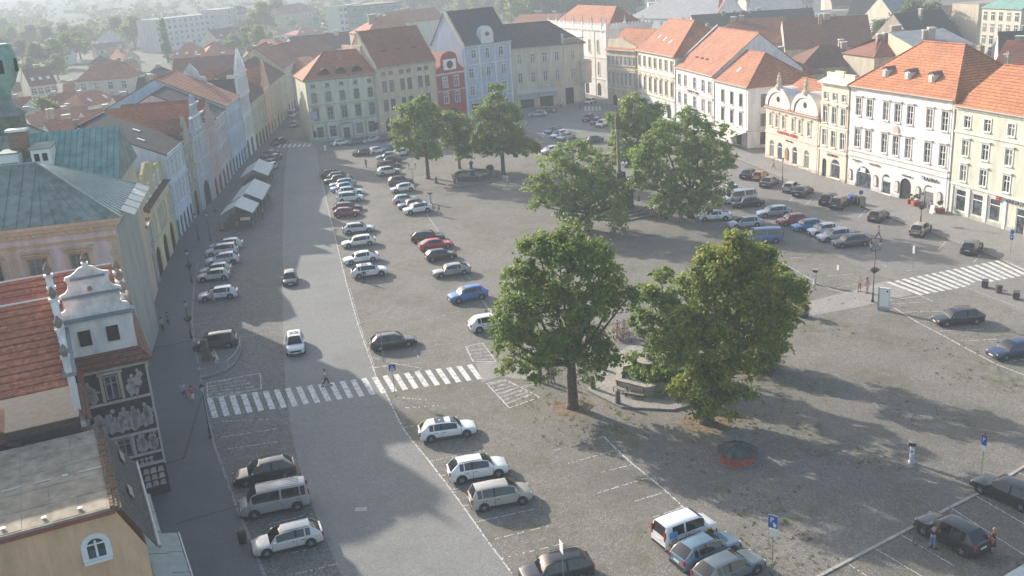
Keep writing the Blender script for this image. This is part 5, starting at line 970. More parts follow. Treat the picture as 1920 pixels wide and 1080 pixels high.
def leaf_mesh(name,lobes,n,size,seed,mat,clump=.75,per=26):
    r=np.random.default_rng(seed); vols=np.array([l[3]**2 for l in lobes]); V=[]
    nc=max(1,n//per); idx=r.choice(len(lobes),nc,p=vols/vols.sum())
    d=r.normal(size=(nc,3)); d/=np.linalg.norm(d,axis=1)[:,None]; d[:,2]=np.where(d[:,2]<-.55,-d[:,2],d[:,2])
    rad=np.where(r.random(nc)<.8,r.uniform(.78,1.06,nc),r.uniform(.3,.8,nc))
    L=np.array([l[:3] for l in lobes])[idx]; Rr=np.array([l[3] for l in lobes])[idx]; Sz=np.array([l[4] if len(l)>4 else .8 for l in lobes])[idx]
    cc=L+d*(Rr*rad)[:,None]*np.stack([np.ones(nc),np.ones(nc),Sz],1)
    cs=clump*r.uniform(.4,1.25,nc)
    p=np.repeat(cc,per,0)+r.normal(size=(nc*per,3))*np.repeat(cs,per)[:,None]*np.array([.5,.5,.34])
    out=np.repeat(d,per,0)*.7+r.normal(size=(nc*per,3))*.75+np.array([0,0,.45]); out/=np.linalg.norm(out,axis=1)[:,None]
    a=np.cross(out,r.normal(size=out.shape)); a/=np.linalg.norm(a,axis=1)[:,None]; b=np.cross(out,a)
    s=(size*r.uniform(.6,1.3,len(p)))[:,None]
    v=np.stack([p-a*s*.5,p+b*s*.32-out*s*.08,p+a*s*.5,p-b*s*.32-out*s*.08],1).reshape(-1,3)
    me=bpy.data.meshes.new(name); m=len(p); me.vertices.add(4*m); me.loops.add(4*m); me.polygons.add(m)
    me.vertices.foreach_set('co',v.astype(np.float32).ravel()); me.loops.foreach_set('vertex_index',np.arange(4*m,dtype=np.int32)); me.polygons.foreach_set('loop_start',np.arange(0,4*m,4,dtype=np.int32))
    me.materials.append(mat); me.update(calc_edges=True); return me
def tree(label,base,lobes,n,size,mat,tr=.4,seed=1,name='tree',fork=.28,clump=.75,group=None):
    B=Vector((base[0],base[1],0)); t=thing(name,label,'tree',B,0,group)
    lb=[(l[0]-B.x,l[1]-B.y,l[2],l[3])+tuple(l[4:]) for l in lobes]; H=max(l[2]+l[3] for l in lb); random.seed(seed)
    b=MB(); fz=H*fork; b.tube((0,0,-.1),(0,0,.5),tr*1.5,tr*1.1,9); b.tube((0,0,.5),(0.05,0.05,fz),tr*1.1,tr*.8,9,cap=False)
    for l in lb:
        p0=Vector((.05,.05,fz*random.uniform(.75,1.0))); p2=Vector((l[0],l[1],max(l[2],fz+.5))); p1=p0.lerp(p2,.5)+Vector((random.uniform(-.4,.4),random.uniform(-.4,.4),-.1*(p2-p0).length))
        b.tube(p0,p1,tr*.5,tr*.3,6,cap=False); b.tube(p1,p2,tr*.3,tr*.1,5,cap=False)
        for q in range(4):
            e=p1.lerp(p2,.3+.2*q)+Vector((random.uniform(-1,1),random.uniform(-1,1),random.uniform(-.1,.7)))*l[3]*.7; b.tube(p1.lerp(p2,.2+.2*q),e,tr*.14,tr*.04,4,cap=False)
    b.build('trunk',[BARK],t,True); obj('crown',leaf_mesh('crown',lb,int(n*.85),size,seed,mat,clump*.82,44),t); return t
def pl(lst,Y,k=.9):  # lobes from the photograph at their distance
    return [(*GY(x,y,Y+dy),r*k) for x,y,r,dy in lst]
T6=G(1074,764)
tree('big dense maple with a bare straight trunk left of the near fountain',T6,pl([(1050,500,3.2,0),(1010,475,2.0,.6),(1060,450,1.7,-.4),(1105,490,2.3,.4),(985,535,2.2,-1),(965,590,2.1,0),(990,640,2.3,1),(945,635,1.7,-.6),(1040,590,3.4,0),(1110,575,2.6,-1),(1150,560,2.0,.8),(1095,650,2.6,.4),(1050,660,2.5,-1),(1010,690,1.6,.8),(1135,665,1.3,-.6),(1110,700,1.1,0),(1175,560,1.1,0),(960,690,1.2,0),(1140,520,1.5,1)],T6.y),42000,.33,LEAF,.42,11,'maple_tree',.3)
T7=G(1325,792)
tree('biggest maple with yellowing leaves standing right of the near fountain',T7,pl([(1382,452,1.0,0),(1388,478,1.6,0),(1345,500,1.9,-1),(1405,500,2.1,.6),(1310,540,2.0,0),(1370,555,3.1,0),(1440,555,2.4,1),(1478,545,1.5,.6),(1420,615,2.7,0),(1335,630,3.0,-1),(1290,650,2.4,0),(1375,690,2.5,0),(1445,600,1.8,-1),(1325,715,2.3,0),(1350,755,1.7,-.6),(1295,735,1.8,.8),(1320,770,1.2,-1),(1385,740,1.2,-1),(1330,480,1.0,0),(1430,480,1.1,0),(1290,600,1.6,-1)],T7.y),46000,.33,LEAFY,.5,12,'maple_tree',.26)
T8=G(1262,700)
tree('lower spreading dark tree hanging over the near fountain basin',T8,pl([(1235,575,2.0,0),(1215,610,1.8,.6),(1245,650,2.1,0),(1210,685,1.9,-1),(1245,705,2.2,0),(1280,690,2.1,0),(1225,735,1.6,-.6),(1265,740,1.5,-1),(1200,705,1.3,-1.4),(1300,650,1.8,-1),(1240,520,1.2,0),(1215,545,.9,0),(1250,722,1.6,-4),(1282,732,1.5,-4),(1232,702,1.4,-3),(1290,755,1.2,-5),(1262,690,1.6,-3.5),(1262,600,1.9,0),(1275,560,1.6,0),(1255,640,1.8,-2)],T8.y),32000,.30,LEAF,.25,13,'maple_tree',.3,.6)
T9=G(1440,690)
tree('rear right maple of the fountain group, its crown reaching toward the bus path',T9,pl([(1450,520,1.9,0),(1485,555,1.6,0),(1460,600,2.0,.5),(1492,590,1.0,0),(1430,640,1.8,0),(1410,560,2.2,0),(1425,680,1.7,0),(1450,655,1.6,0),(1410,655,1.8,0)],T9.y),15000,.33,LEAFY,.3,14,'maple_tree',.3)
T3=G(1102,432)
tree('round crowned tree just left of the tall stone column',T3,pl([(1075,290,2.3,0),(1035,310,2.2,0),(1110,310,2.6,.6),(1060,345,3.4,0),(1010,350,2.0,0),(1120,355,2.9,0),(1040,380,2.6,-.6),(1090,385,2.9,0),(1145,380,2.0,0),(1010,385,1.2,0),(1130,405,1.6,0),(1070,410,1.8,0),(1100,412,1.7,-1),(1132,335,2.0,-1),(1150,402,1.9,-2),(1148,360,1.9,-1.5),(1158,425,1.2,-3)],T3.y,1.06),22000,.42,LEAFF,.4,15,'lime_tree',.25,.9)
T5=G(1295,408)
tree('widest light green tree right of the tall stone column',T5,pl([(1285,225,1.9,0),(1240,255,2.3,0),(1310,255,2.8,0),(1350,255,2.0,.6),(1220,290,2.3,0),(1270,300,3.6,0),(1335,305,3.3,0),(1230,340,2.6,0),(1290,350,3.3,0),(1345,350,2.1,0),(1255,380,2.0,0),(1310,385,2.0,0),(1205,320,1.4,0),(1365,310,1.2,0),(1240,385,1.7,-1),(1330,380,1.8,0),(1275,395,1.5,-1),(1200,345,1.6,0),(1205,290,1.5,0)],T5.y,1.06),30000,.42,LEAFF,.45,16,'lime_tree',.25,.9)
T4=G(1195,352)
tree('pale green tree behind the stone column in the middle of the square',T4,pl([(1190,195,1.8,0),(1165,225,2.2,0),(1215,220,2.2,0),(1180,265,3.0,0),(1230,250,2.0,0),(1165,300,2.3,0),(1210,300,2.6,0),(1240,205,1.2,0)],T4.y,1.06),16000,.5,LEAFF,.35,17,'lime_tree',.28,1.0)
T1=G(803,335)
tree('leftmost tree of the far fountain with a bare trunk beside the parked cars',T1,pl([(790,195,1.5,0),(770,215,2.3,0),(805,215,2.1,0),(750,240,1.8,0),(790,250,3.0,0),(820,245,2.0,0),(760,275,2.0,0),(800,285,2.3,0)],T1.y,1.06),14000,.5,LEAFF,.32,18,'lime_tree',.33,1.0)
T1b=G(862,318)
tree('smaller tree in the middle of the far fountain group',T1b,pl([(840,225,2.0,0),(865,235,2.0,0),(850,262,2.5,0),(880,260,1.8,0),(870,290,1.6,0),(895,275,1.3,0)],T1b.y,1.06),9000,.5,LEAF,.25,19,'lime_tree',.33,1.0)
T2=G(944,328)
tree('tall narrow topped tree at the right end of the far fountain',T2,pl([(932,168,1.2,0),(930,195,2.0,0),(950,215,2.3,0),(910,215,1.8,0),(930,245,3.0,0),(965,255,2.3,0),(905,265,2.0,0),(945,280,2.6,0),(985,280,2.1,0),(1005,275,1.2,0),(900,285,1.2,0)],T2.y,1.06),17000,.5,LEAF,.36,20,'lime_tree',.3,1.0)
# trees of the town, three kinds copied
kinds=[]
for s in range(3):
    lb=[(0,0,6.0,3.0,1.0)]+[(2.2*math.cos(a),2.2*math.sin(a),4.8+1.6*math.sin(a*2+s),2.0,.9) for a in [2*PI*i/6+s for i in range(6)]]+[(.6,.3,8.2-s*.4,1.8,.9)]
    kinds.append(leaf_mesh('crown',lb,4200,.62,30+s,(LEAFD,LEAF,LEAFF)[s],1.0))
lb=[(0,0,2+i*1.3,1.5-.1*i if i>1 else 1.2,1.3) for i in range(9)]
cyp=leaf_mesh('crown',lb,4200,.45,40,LEAFD,.5)
b=MB(); b.tube((0,0,-.3),(0,0,5),.35,.2,7); TRK=b.mesh('trunk',[BARK],True)
def btree(x,y,s,kd,lab,grp=None,top=None):
    p=G(x,y); sc=s; t=thing('tree',lab,'tree',(p.x,p.y,0),random.uniform(0,6),grp); t.scale=(sc*random.uniform(.9,1.15),sc*random.uniform(.9,1.15),sc); obj('trunk',TRK,t); obj('crown',cyp if kd==3 else kinds[kd],t)
btree(316,118,1.6,3,'tall dark cypress standing in front of the white apartment block')
TL='hazy tree in the wooded belt of gardens at upper left'; GL='trees in the wooded belt at upper left'
for x,y,s in ((14,120,1.5),(45,125,1.4),(75,135,1.4),(105,130,1.5),(135,118,1.6),(152,112,1.5),(30,95,1.6),(62,95,1.7),(95,98,1.6),(125,92,1.6),(150,92,1.5),(15,75,1.8),(85,70,1.5),(165,88,1.3),(60,150,1.0),(110,150,1.1),(175,62,1.2)): btree(x,y,s,random.randint(0,1),TL,GL)
for x,y,s,l in ((225,88,1.9,'dense dark tree between the white gable and the apartment block'),(255,92,2.0,'second dense tree right of the dark one by the white gable'),(495,75,2.3,'large green tree between the yellow villa and the yellow school like house'),(525,62,2.2,'broad green tree left of the yellow school like house'),(492,105,1.5,'smaller tree in front of the large green tree by the villa'),(468,103,1.4,'garden tree left of the red street roofs'),(440,112,1.2,'garden tree in front of the large dull red hipped roof'),(648,62,1.3,'round tree below the white stair end of the teal block'),(672,70,1.2,'small tree at the foot of the teal block'),(90,250,1.0,'courtyard tree between the long red roofs at left'),(1650,108,1.2,'leafy tree in front of the grey gabled house'),(1708,100,1.7,'dark tree in the row of trees below the brown roof at top right'),(1738,100,1.6,'brownish tree right of the dark tree at top right'),(1762,98,1.2,'rightmost tree of the row below the brown roof at top right'),(1500,118,1.0,'creeper covered tree between the brown roofs')): btree(x,y,s,random.randint(0,1),l)
for x,y,s in ((990,62,2.6),(1020,60,2.4),(1065,55,2.8),(1095,58,2.6),(1128,48,2.4),(1160,44,2.2),(1185,40,2.0),(960,55,2.2),(875,35,2.0),(905,38,2.0),(935,42,2.0),(1320,42,2.2),(1342,30,2),(1300,30,1.8)): btree(x,y,s,random.randint(0,1),'tall dark park tree behind the gothic house along the top edge','park trees along the top edge')
for x,y,s in ((775,38,2.2),(800,34,2.4),(830,28,2.4),(860,24,2.2),(760,30,2.0)): btree(x,y,s,random.randint(0,1),'hazy tree right of the teal block at top centre','hazy trees right of the teal block')
for x,y,s in ((300,30,1.6),(330,26,1.5),(362,22,1.6),(500,10,1.6),(265,26,1.6)): btree(x,y,s,random.randint(1,2),'pale green tree behind the long apartment block','trees behind the apartment block')
# the woods beyond, too many to count
def wood(name,n,x0,x1,y0,y1,seed,mat):
    r=np.random.default_rng(seed); lb=[]
    for i in range(n):
        y=y0+(y1-y0)*r.random()**1.4; x=x0*y/600+(x1-x0)*y/600*r.random(); lb.append((x,y,4+r.uniform(0,2)+max(0,(y-850)*.012),r.uniform(6,11),.8))
    o=obj(name,leaf_mesh(name,lb,n*170,1.9,seed,mat,3.0)); tag(o,'far hazy woodland and gardens that fade into the haze','woodland',kind='stuff')
wood('woodland',1100,-440,330,660,1900,51,LEAFD)
wood('woodland',90,-400,-330,330,620,52,LEAFD)
# parked cars reflecting far off at the upper left: handled with the cars
# weeds in the joints of the square: tufts nobody could count
r=np.random.default_rng(9); tv=[]
for i in range(9000):
    x,y=random.uniform(960,1920),random.uniform(560,1080); p=G(x,y)
    if noise.noise(Vector((p.x*.16,p.y*.16,0)))<.12: continue
    tv.append((p.x,p.y,.0,.06,.6))
me=leaf_mesh('weeds',[(a,b_,.015,.14,.12) for a,b_,_,_,_ in tv],len(tv)*9,.075,61,leafmat('weed_leaves',(.08,.10,.03),(.16,.17,.07),(.2,.19,.1)),.16); tag(obj('weeds',me),'low weeds and grass between the rough cobbles','weeds',kind='stuff')
me=leaf_mesh('fallen_leaves',[(G(1110+i*1.15,735+i*.9).x,G(1110+i*1.15,735+i*.9).y,.02,.35,.05) for i in range(60)]+[(G(random.uniform(1000,1500),random.uniform(730,830)).x,G(random.uniform(1000,1500),random.uniform(730,830)).y,.02,.8,.02) for i in range(60)],3000,.11,62,leafmat('dry_leaves',(.30,.19,.05),(.38,.26,.08),(.3,.2,.06)),.2); tag(obj('fallen_leaves',me),'dry yellow leaves blown along the fountain step','fallen leaves',kind='stuff')
# ---------------------------------------------------------------- cars
# kind: length, width, height, belt, hood, nose, windscreen base, roof front, roof rear, tail glass end, tail height, floor gap
CK={'hatch':(4.05,1.74,1.47,.93,.88,.66,.25,.43,.84,.975,.96),'sedan':(4.7,1.83,1.46,.92,.86,.62,.27,.43,.72,.88,.98),'wagon':(4.7,1.82,1.48,.90,.84,.58,.25,.44,.84,.975,.95),
 'suv':(4.5,1.86,1.63,1.02,.98,.74,.24,.43,.84,.975,1.04),'mpv':(4.45,1.80,1.66,1.0,.95,.72,.20,.38,.91,.985,1.02),'van':(4.95,1.92,1.95,1.12,1.08,.82,.12,.27,.965,.995,1.15),
 'kangoo':(4.2,1.83,1.82,1.05,1.02,.78,.20,.34,.96,.995,1.1),'liftback':(4.68,1.82,1.46,.92,.86,.62,.27,.43,.74,.94,1.0),'coupe':(4.6,1.84,1.40,.90,.84,.6,.29,.46,.70,.93,.98)}
CM={}
def car_meshes(k):
    if k in CM: return CM[k]
    Ln,W,H,belt,hood,nose,ta,tb,tc,te,tail=CK[k]; w2=W/2; gz=.20 if k not in('suv','van') else .24
    ts=sorted({0,.012,.05,.12,.18,ta,(ta+tb)/2,tb,tb+.02,(tb+tc)/2-.035,(tb+tc)/2-.005,tc-.10,tc-.085,tc-.015,tc,(tc+te)/2,te,te+(1-te)*.6,.995,1.0})
    def sm(t): return t*t*(3-2*t)
    def prof(t):
        if t<=ta: zh=nose+(hood-nose)*min(1,(t/.08))**.6*.62+(hood-nose)*.38*(t/ta)+0; zh=zh if t>0 else nose-.12; zb=zh; cab=False
        else:
            zb=belt+(hood-belt)*max(0,1-(t-ta)/.08) if t<te else tail
            zb=zb+(tail-belt)*max(0,(t-tc)/(te-tc)) if tc<t<te else zb
            cab=True
        zr=zb
        if ta<t<tb: zr=zb+(H-zb)*math.sin((t-ta)/(tb-ta)*PI/2)**.85
        elif tb<=t<=tc: zr=H-.05*((t-(tb+tc)/2)/((tc-tb)/2))**2*(1.0)
        elif tc<t<te: u=(t-tc)/(te-tc); zr=(H-.05)+(tail-(H-.05))*u**1.15
        elif t>=te: zr=zb-(.0 if t<.99 else .06)
        return zb,max(zr,zb)
    def wid(t):
        f=1.0
        if t<.16: f=.72+.28*math.sin(t/.16*PI/2)**.8
        if t>.90: f=1-.16*((t-.90)/.10)**2
        return w2*f
    rows=[]
    for t in ts:
        zb,zr=prof(t); w=wid(t); cab=zr>zb+.03; c=(zr-zb)/(H-belt)
        wr=w*.9 if not cab else w*(.93-(.27 if k not in('van','kangoo') else .15)*min(1,c)); x=Ln/2-t*Ln
        rows.append((t,x,[(w*.88,gz),(w*.985,gz+.12),(w,.5),(w*.985,zb-.12),(w*.95,zb-(.0 if cab else .06)),(w*.95+(wr-w*.95)*.06,zb+(zr-zb)*.06-(.0 if cab else .045)),(w*.95+(wr-w*.95)*.91,zb+(zr-zb)*.91-(0 if cab else .02)),(wr*.90,zr-.012*c),(wr*.5,zr+.012),(0,zr+.02)]))
    body=MB(); ws=MB(); sws=[]; rw=MB(); pb=MB()
    def q(mb,i,j,a,b_,s): 
        x0,p=rows[i][1],rows[i][2]; x1,r=rows[j][1],rows[j][2]
        f=[(x0,s*p[a][0],p[a][1]),(x1,s*r[a][0],r[a][1]),(x1,s*r[b_][0],r[b_][1]),(x0,s*p[b_][0],p[b_][1])]
        mb.face(f if s<0 else f[::-1])
    for s in (-1,1):
      cur=None
      for i in range(len(rows)-1):
            t0,t1=rows[i][0],rows[i+1][0]
            for a in range(9):
                tgt=body
                if a in(6,7,8) and ta-.001<=t0 and t1<=tb+.001 and a>6: tgt=ws
                if a==5 and tb-.001<=t0 and t1<=tc+.001:
                    pil=abs(t1-t0)<.035 and (abs(t0-((tb+tc)/2-.035))<.002 or abs(t0-(tc-.10))<.002) or t0>=tc-.016
                    if k=='kangoo' and t0>(tb+tc)/2+.1: pil=True
                    if pil:
                        cur=None
                        if k not in('van','kangoo') and t0<tc-.12: tgt=pb
                    else:
                        if cur is None: cur=MB(); sws.append(cur)
                        tgt=cur
                if a==5 and (ta+tb)/2-.001<=t0<tb-.001:
                    if cur is None: cur=MB(); sws.append(cur)
                    tgt=cur
                if a>6 and tc-.001<=t0 and t1<=te+.001: tgt=rw
                q(tgt,i,i+1,a,a+1,s)
    for i,rev in ((0,False),(len(rows)-1,True)):
        x=rows[i][1]; p=rows[i][2]; L=[(x,-a,b_) for a,b_ in p]+[(x,a,b_) for a,b_ in p[-2::-1]]
        body.face(L if rev else L[::-1])
    p=[(r[1],r[2][0][0]) for r in rows]
    body.face([(x,-y,gz) for x,y in p]+[(x,y,gz) for x,y in p[::-1]])
    res={}
    for n,mb,m in (('body',body,PAINT),('windscreen',ws,CARGLASS),('door_pillar',pb,BLACK),('rear_window',rw,CARGLASS)):
        me=mb.mesh(n,[m],True); bm=bmesh.new(); bm.from_mesh(me); bmesh.ops.remove_doubles(bm,verts=bm.verts,dist=.002); bmesh.ops.recalc_face_normals(bm,faces=bm.faces) if n=='body' else None
        for e in bm.edges:
            if len(e.link_faces)==2 and e.calc_face_angle(0)>R(38): e.smooth=False
        bm.to_mesh(me); bm.free(); res[n]=me
    res['sws']=[m_.mesh('side_window',[CARGLASS],True) for m_ in sws]
    wr_=.33 if k not in('suv','van') else .36; wx=(Ln*.5-Ln*(.19 if k!='van' else .20), -Ln*.5+Ln*(.19 if k not in('hatch','kangoo') else .17))
    b=MB()
    for y,rr in ((-w2-.012,wr_),(-w2+.2,wr_)): pass
    b.lathe([(wr_*.9,-.1),(wr_,-.07),(wr_,.07),(wr_*.93,.1),(wr_*.62,.105),(wr_*.60,.06)],16); ty=b.mesh('tyre',[TYRE],True)
    b=MB(); b.lathe([(wr_*.61,.03),(wr_*.61,.07)],14,0)
    for i in range(5):
        a=2*PI*i/5; b.face([(wr_*.1*math.cos(a+1.2),wr_*.1*math.sin(a+1.2),.095),(wr_*.1*math.cos(a-1.2),wr_*.1*math.sin(a-1.2),.095),(wr_*.6*math.cos(a-.18),wr_*.6*math.sin(a-.18),.085),(wr_*.6*math.cos(a+.18),wr_*.6*math.sin(a+.18),.085)],1)
    rim=b.mesh('rim',[plain('rim_dark',(.10,.10,.105),.5),RIM])
    b=MB(); b.lathe([(wr_*1.2,-.004),(wr_*1.2,.004)],18); arch=b.mesh('wheel_arch',[BLACK])
    hz_=rows[2][2][4][1]
    b=MB(); b.box(-.26,-.02,-.16,.16,-.06,.05); hl_=b.mesh('headlight',[LENS]); b=MB(); b.box(-.03,.12,-.10,.10,-.16,.16) if k in('wagon','suv','mpv','hatch') else b.box(-.03,.1,-.15,.12,-.09,.08)
    if k in('van','kangoo'): b=MB(); b.box(-.02,.08,-.07,.07,-.35,.3)
    tl=b.mesh('taillight',[RED]); b=MB(); b.box(-.015,.015,-.26,.26,-.055,.055); pt=b.mesh('licence_plate',[PLATE])
    b=MB(); b.box(-.02,.02,-w2*.62,w2*.62,-.09,.09); gr=b.mesh('grille',[BLACK])
    b=MB(); b.box(-.09,.09,-.1,.1,-.07,.07); mi=b.mesh('mirror',[PAINT])
    b=MB(); b.box(-.03,.03,-w2*.78,w2*.78,-.10,.10); bp=b.mesh('bumper',[BLACK])
    b=MB(); x0,x1=Ln/2-(tb+.03)*Ln,Ln/2-(tc-.02)*Ln; b.tube((x1,0,0),(x0,0,0),.022,k=5); rr=b.mesh('roof_rail',[BLACK if k!='mpv' else CHROME])
    b=MB(); b.box(x1+.5,x0-.35,-w2*.5,w2*.5,0,.012); sr=b.mesh('sunroof',[CARGLASS])
    b=MB(); xm=Ln/2-((tb+tc)/2-.02)*Ln; xa=Ln/2-(ta+.03)*Ln; xr=Ln/2-(tc-.09)*Ln
    b.box(m0(wx)[1]+wr_*1.2,m0(wx)[0]-wr_*1.2,-.012,.006,.27,.37)
    for xx in (xa,xm,xr): b.box(xx-.012,xx+.012,-.012,.004,.37,belt-.06)
    for xx in (xm+.22,xr+.2): b.box(xx-.1,xx+.1,-.02,.0,belt-.16,belt-.12)
    dt=b.mesh('door_trim',[BLACK])
    res.update(dt=dt,ty=ty,rim=rim,arch=arch,hl=hl_,tl=tl,pt=pt,gr=gr,mi=mi,bp=bp,rr=rr,sr=sr,wx=wx,wr=wr_); CM[k]=res; return res
ncar=0
def m0(w): return w
def car(k,x,y,ang,col,label,group,opts='',name='parked_car'):
    global ncar; ncar+=1
    m=car_meshes(k); Ln,W,H,belt,hood,nose,ta,tb,tc,te,tail=CK[k]; w2=W/2
    t=thing(name,label,'car' if k not in('van','kangoo') else 'van',(x,y,.012),ang,group)
    obj('body',m['body'],t,color=col); obj('windscreen',m['windscreen'],t); [obj('side_window',q,t) for q in m['sws']]; q=obj('door_pillar',m['door_pillar'],t) if len(m['door_pillar'].polygons) else None
    if q: q['kind']='stuff'
    obj('rear_window',m['rear_window'],t)
    for wx in m['wx']:
        for s in (-1,1):
            o=obj('wheel',m['ty'],t,(wx,s*(w2-.075),m['wr'])); o.rotation_euler=(PI/2*(-s),0,random.uniform(0,6) if False else 0); obj('rim',m['rim'],o)
            a=obj('wheel_arch',m['arch'],t,(wx,s*(w2+.006),m['wr']+.02)); a.rotation_euler=(PI/2,0,0)
    for s in (-1,1):
        obj('headlight',m['hl'],t,(Ln/2-.05,s*w2*.62,nose+.02)); obj('taillight',m['tl'],t,(-Ln/2,s*w2*.76,tail-.18 if k not in('van','kangoo') else 1.2)); obj('mirror',m['mi'],t,(Ln/2-(ta+.07)*Ln,s*(w2+.08),belt+.07),color=col)
        q=obj('door_trim',m['dt'],t,(0,s*(w2+.004),0)); q.scale=(1,-s,1); q['kind']='stuff'
        if 'r' in opts: obj('roof_rail',m['rr'],t,(0,s*w2*.68,H+.03))
    obj('licence_plate',m['pt'],t,(Ln/2+.012,0,.42)); obj('licence_plate',m['pt'],t,(-Ln/2-.012,0,tail-.32 if k!='sedan' else .6)); obj('grille',m['gr'],t,(Ln/2+.0,0,nose-.14)); obj('bumper',m['bp'],t,(Ln/2-.015,0,.32)); obj('bumper',m['bp'],t,(-Ln/2+.01,0,.34))
    if 's' in opts: obj('sunroof',m['sr'],t,(0,0,H+.006))
    return t
def carpx(k,fx,fy,rx,ry,col,label,group,opts=''):
    """front and rear wheel contact of the side facing the camera"""
    Fp,Rp=G(fx,fy),G(rx,ry); d=(Fp-Rp); a=math.atan2(d.y,d.x); d.normalize(); n=Vector((-d.y,d.x,0)); mid=(Fp+Rp)/2
    if n.y<0: n=-n
    c=mid+n*(CK[k][1]/2-.06); return car(k,c.x,c.y,a,col,label,group,opts)
WH=(.74,.75,.76); SV=(.42,.43,.44); LG=(.30,.31,.33); DG=(.075,.08,.085); BK=(.018,.019,.022); BG=(.36,.34,.30); RDC=(.42,.02,.025); BL=(.03,.13,.36); LB=(.20,.30,.40); NV=(.02,.03,.08); MRN=(.12,.02,.03); GRN=(.03,.10,.08)
GA='cars parked along the curved roadway'; GB='cars parked on the inner edge of the square'; GLp='cars parked by the left pavement'; GC='cars in the middle right row'; GD='cars backed along the right pavement'; GE='cars in front of the green corner house'; GF='cars on the lower right bays'; GS='cars in the narrow street'; GH='cars before the gothic house'
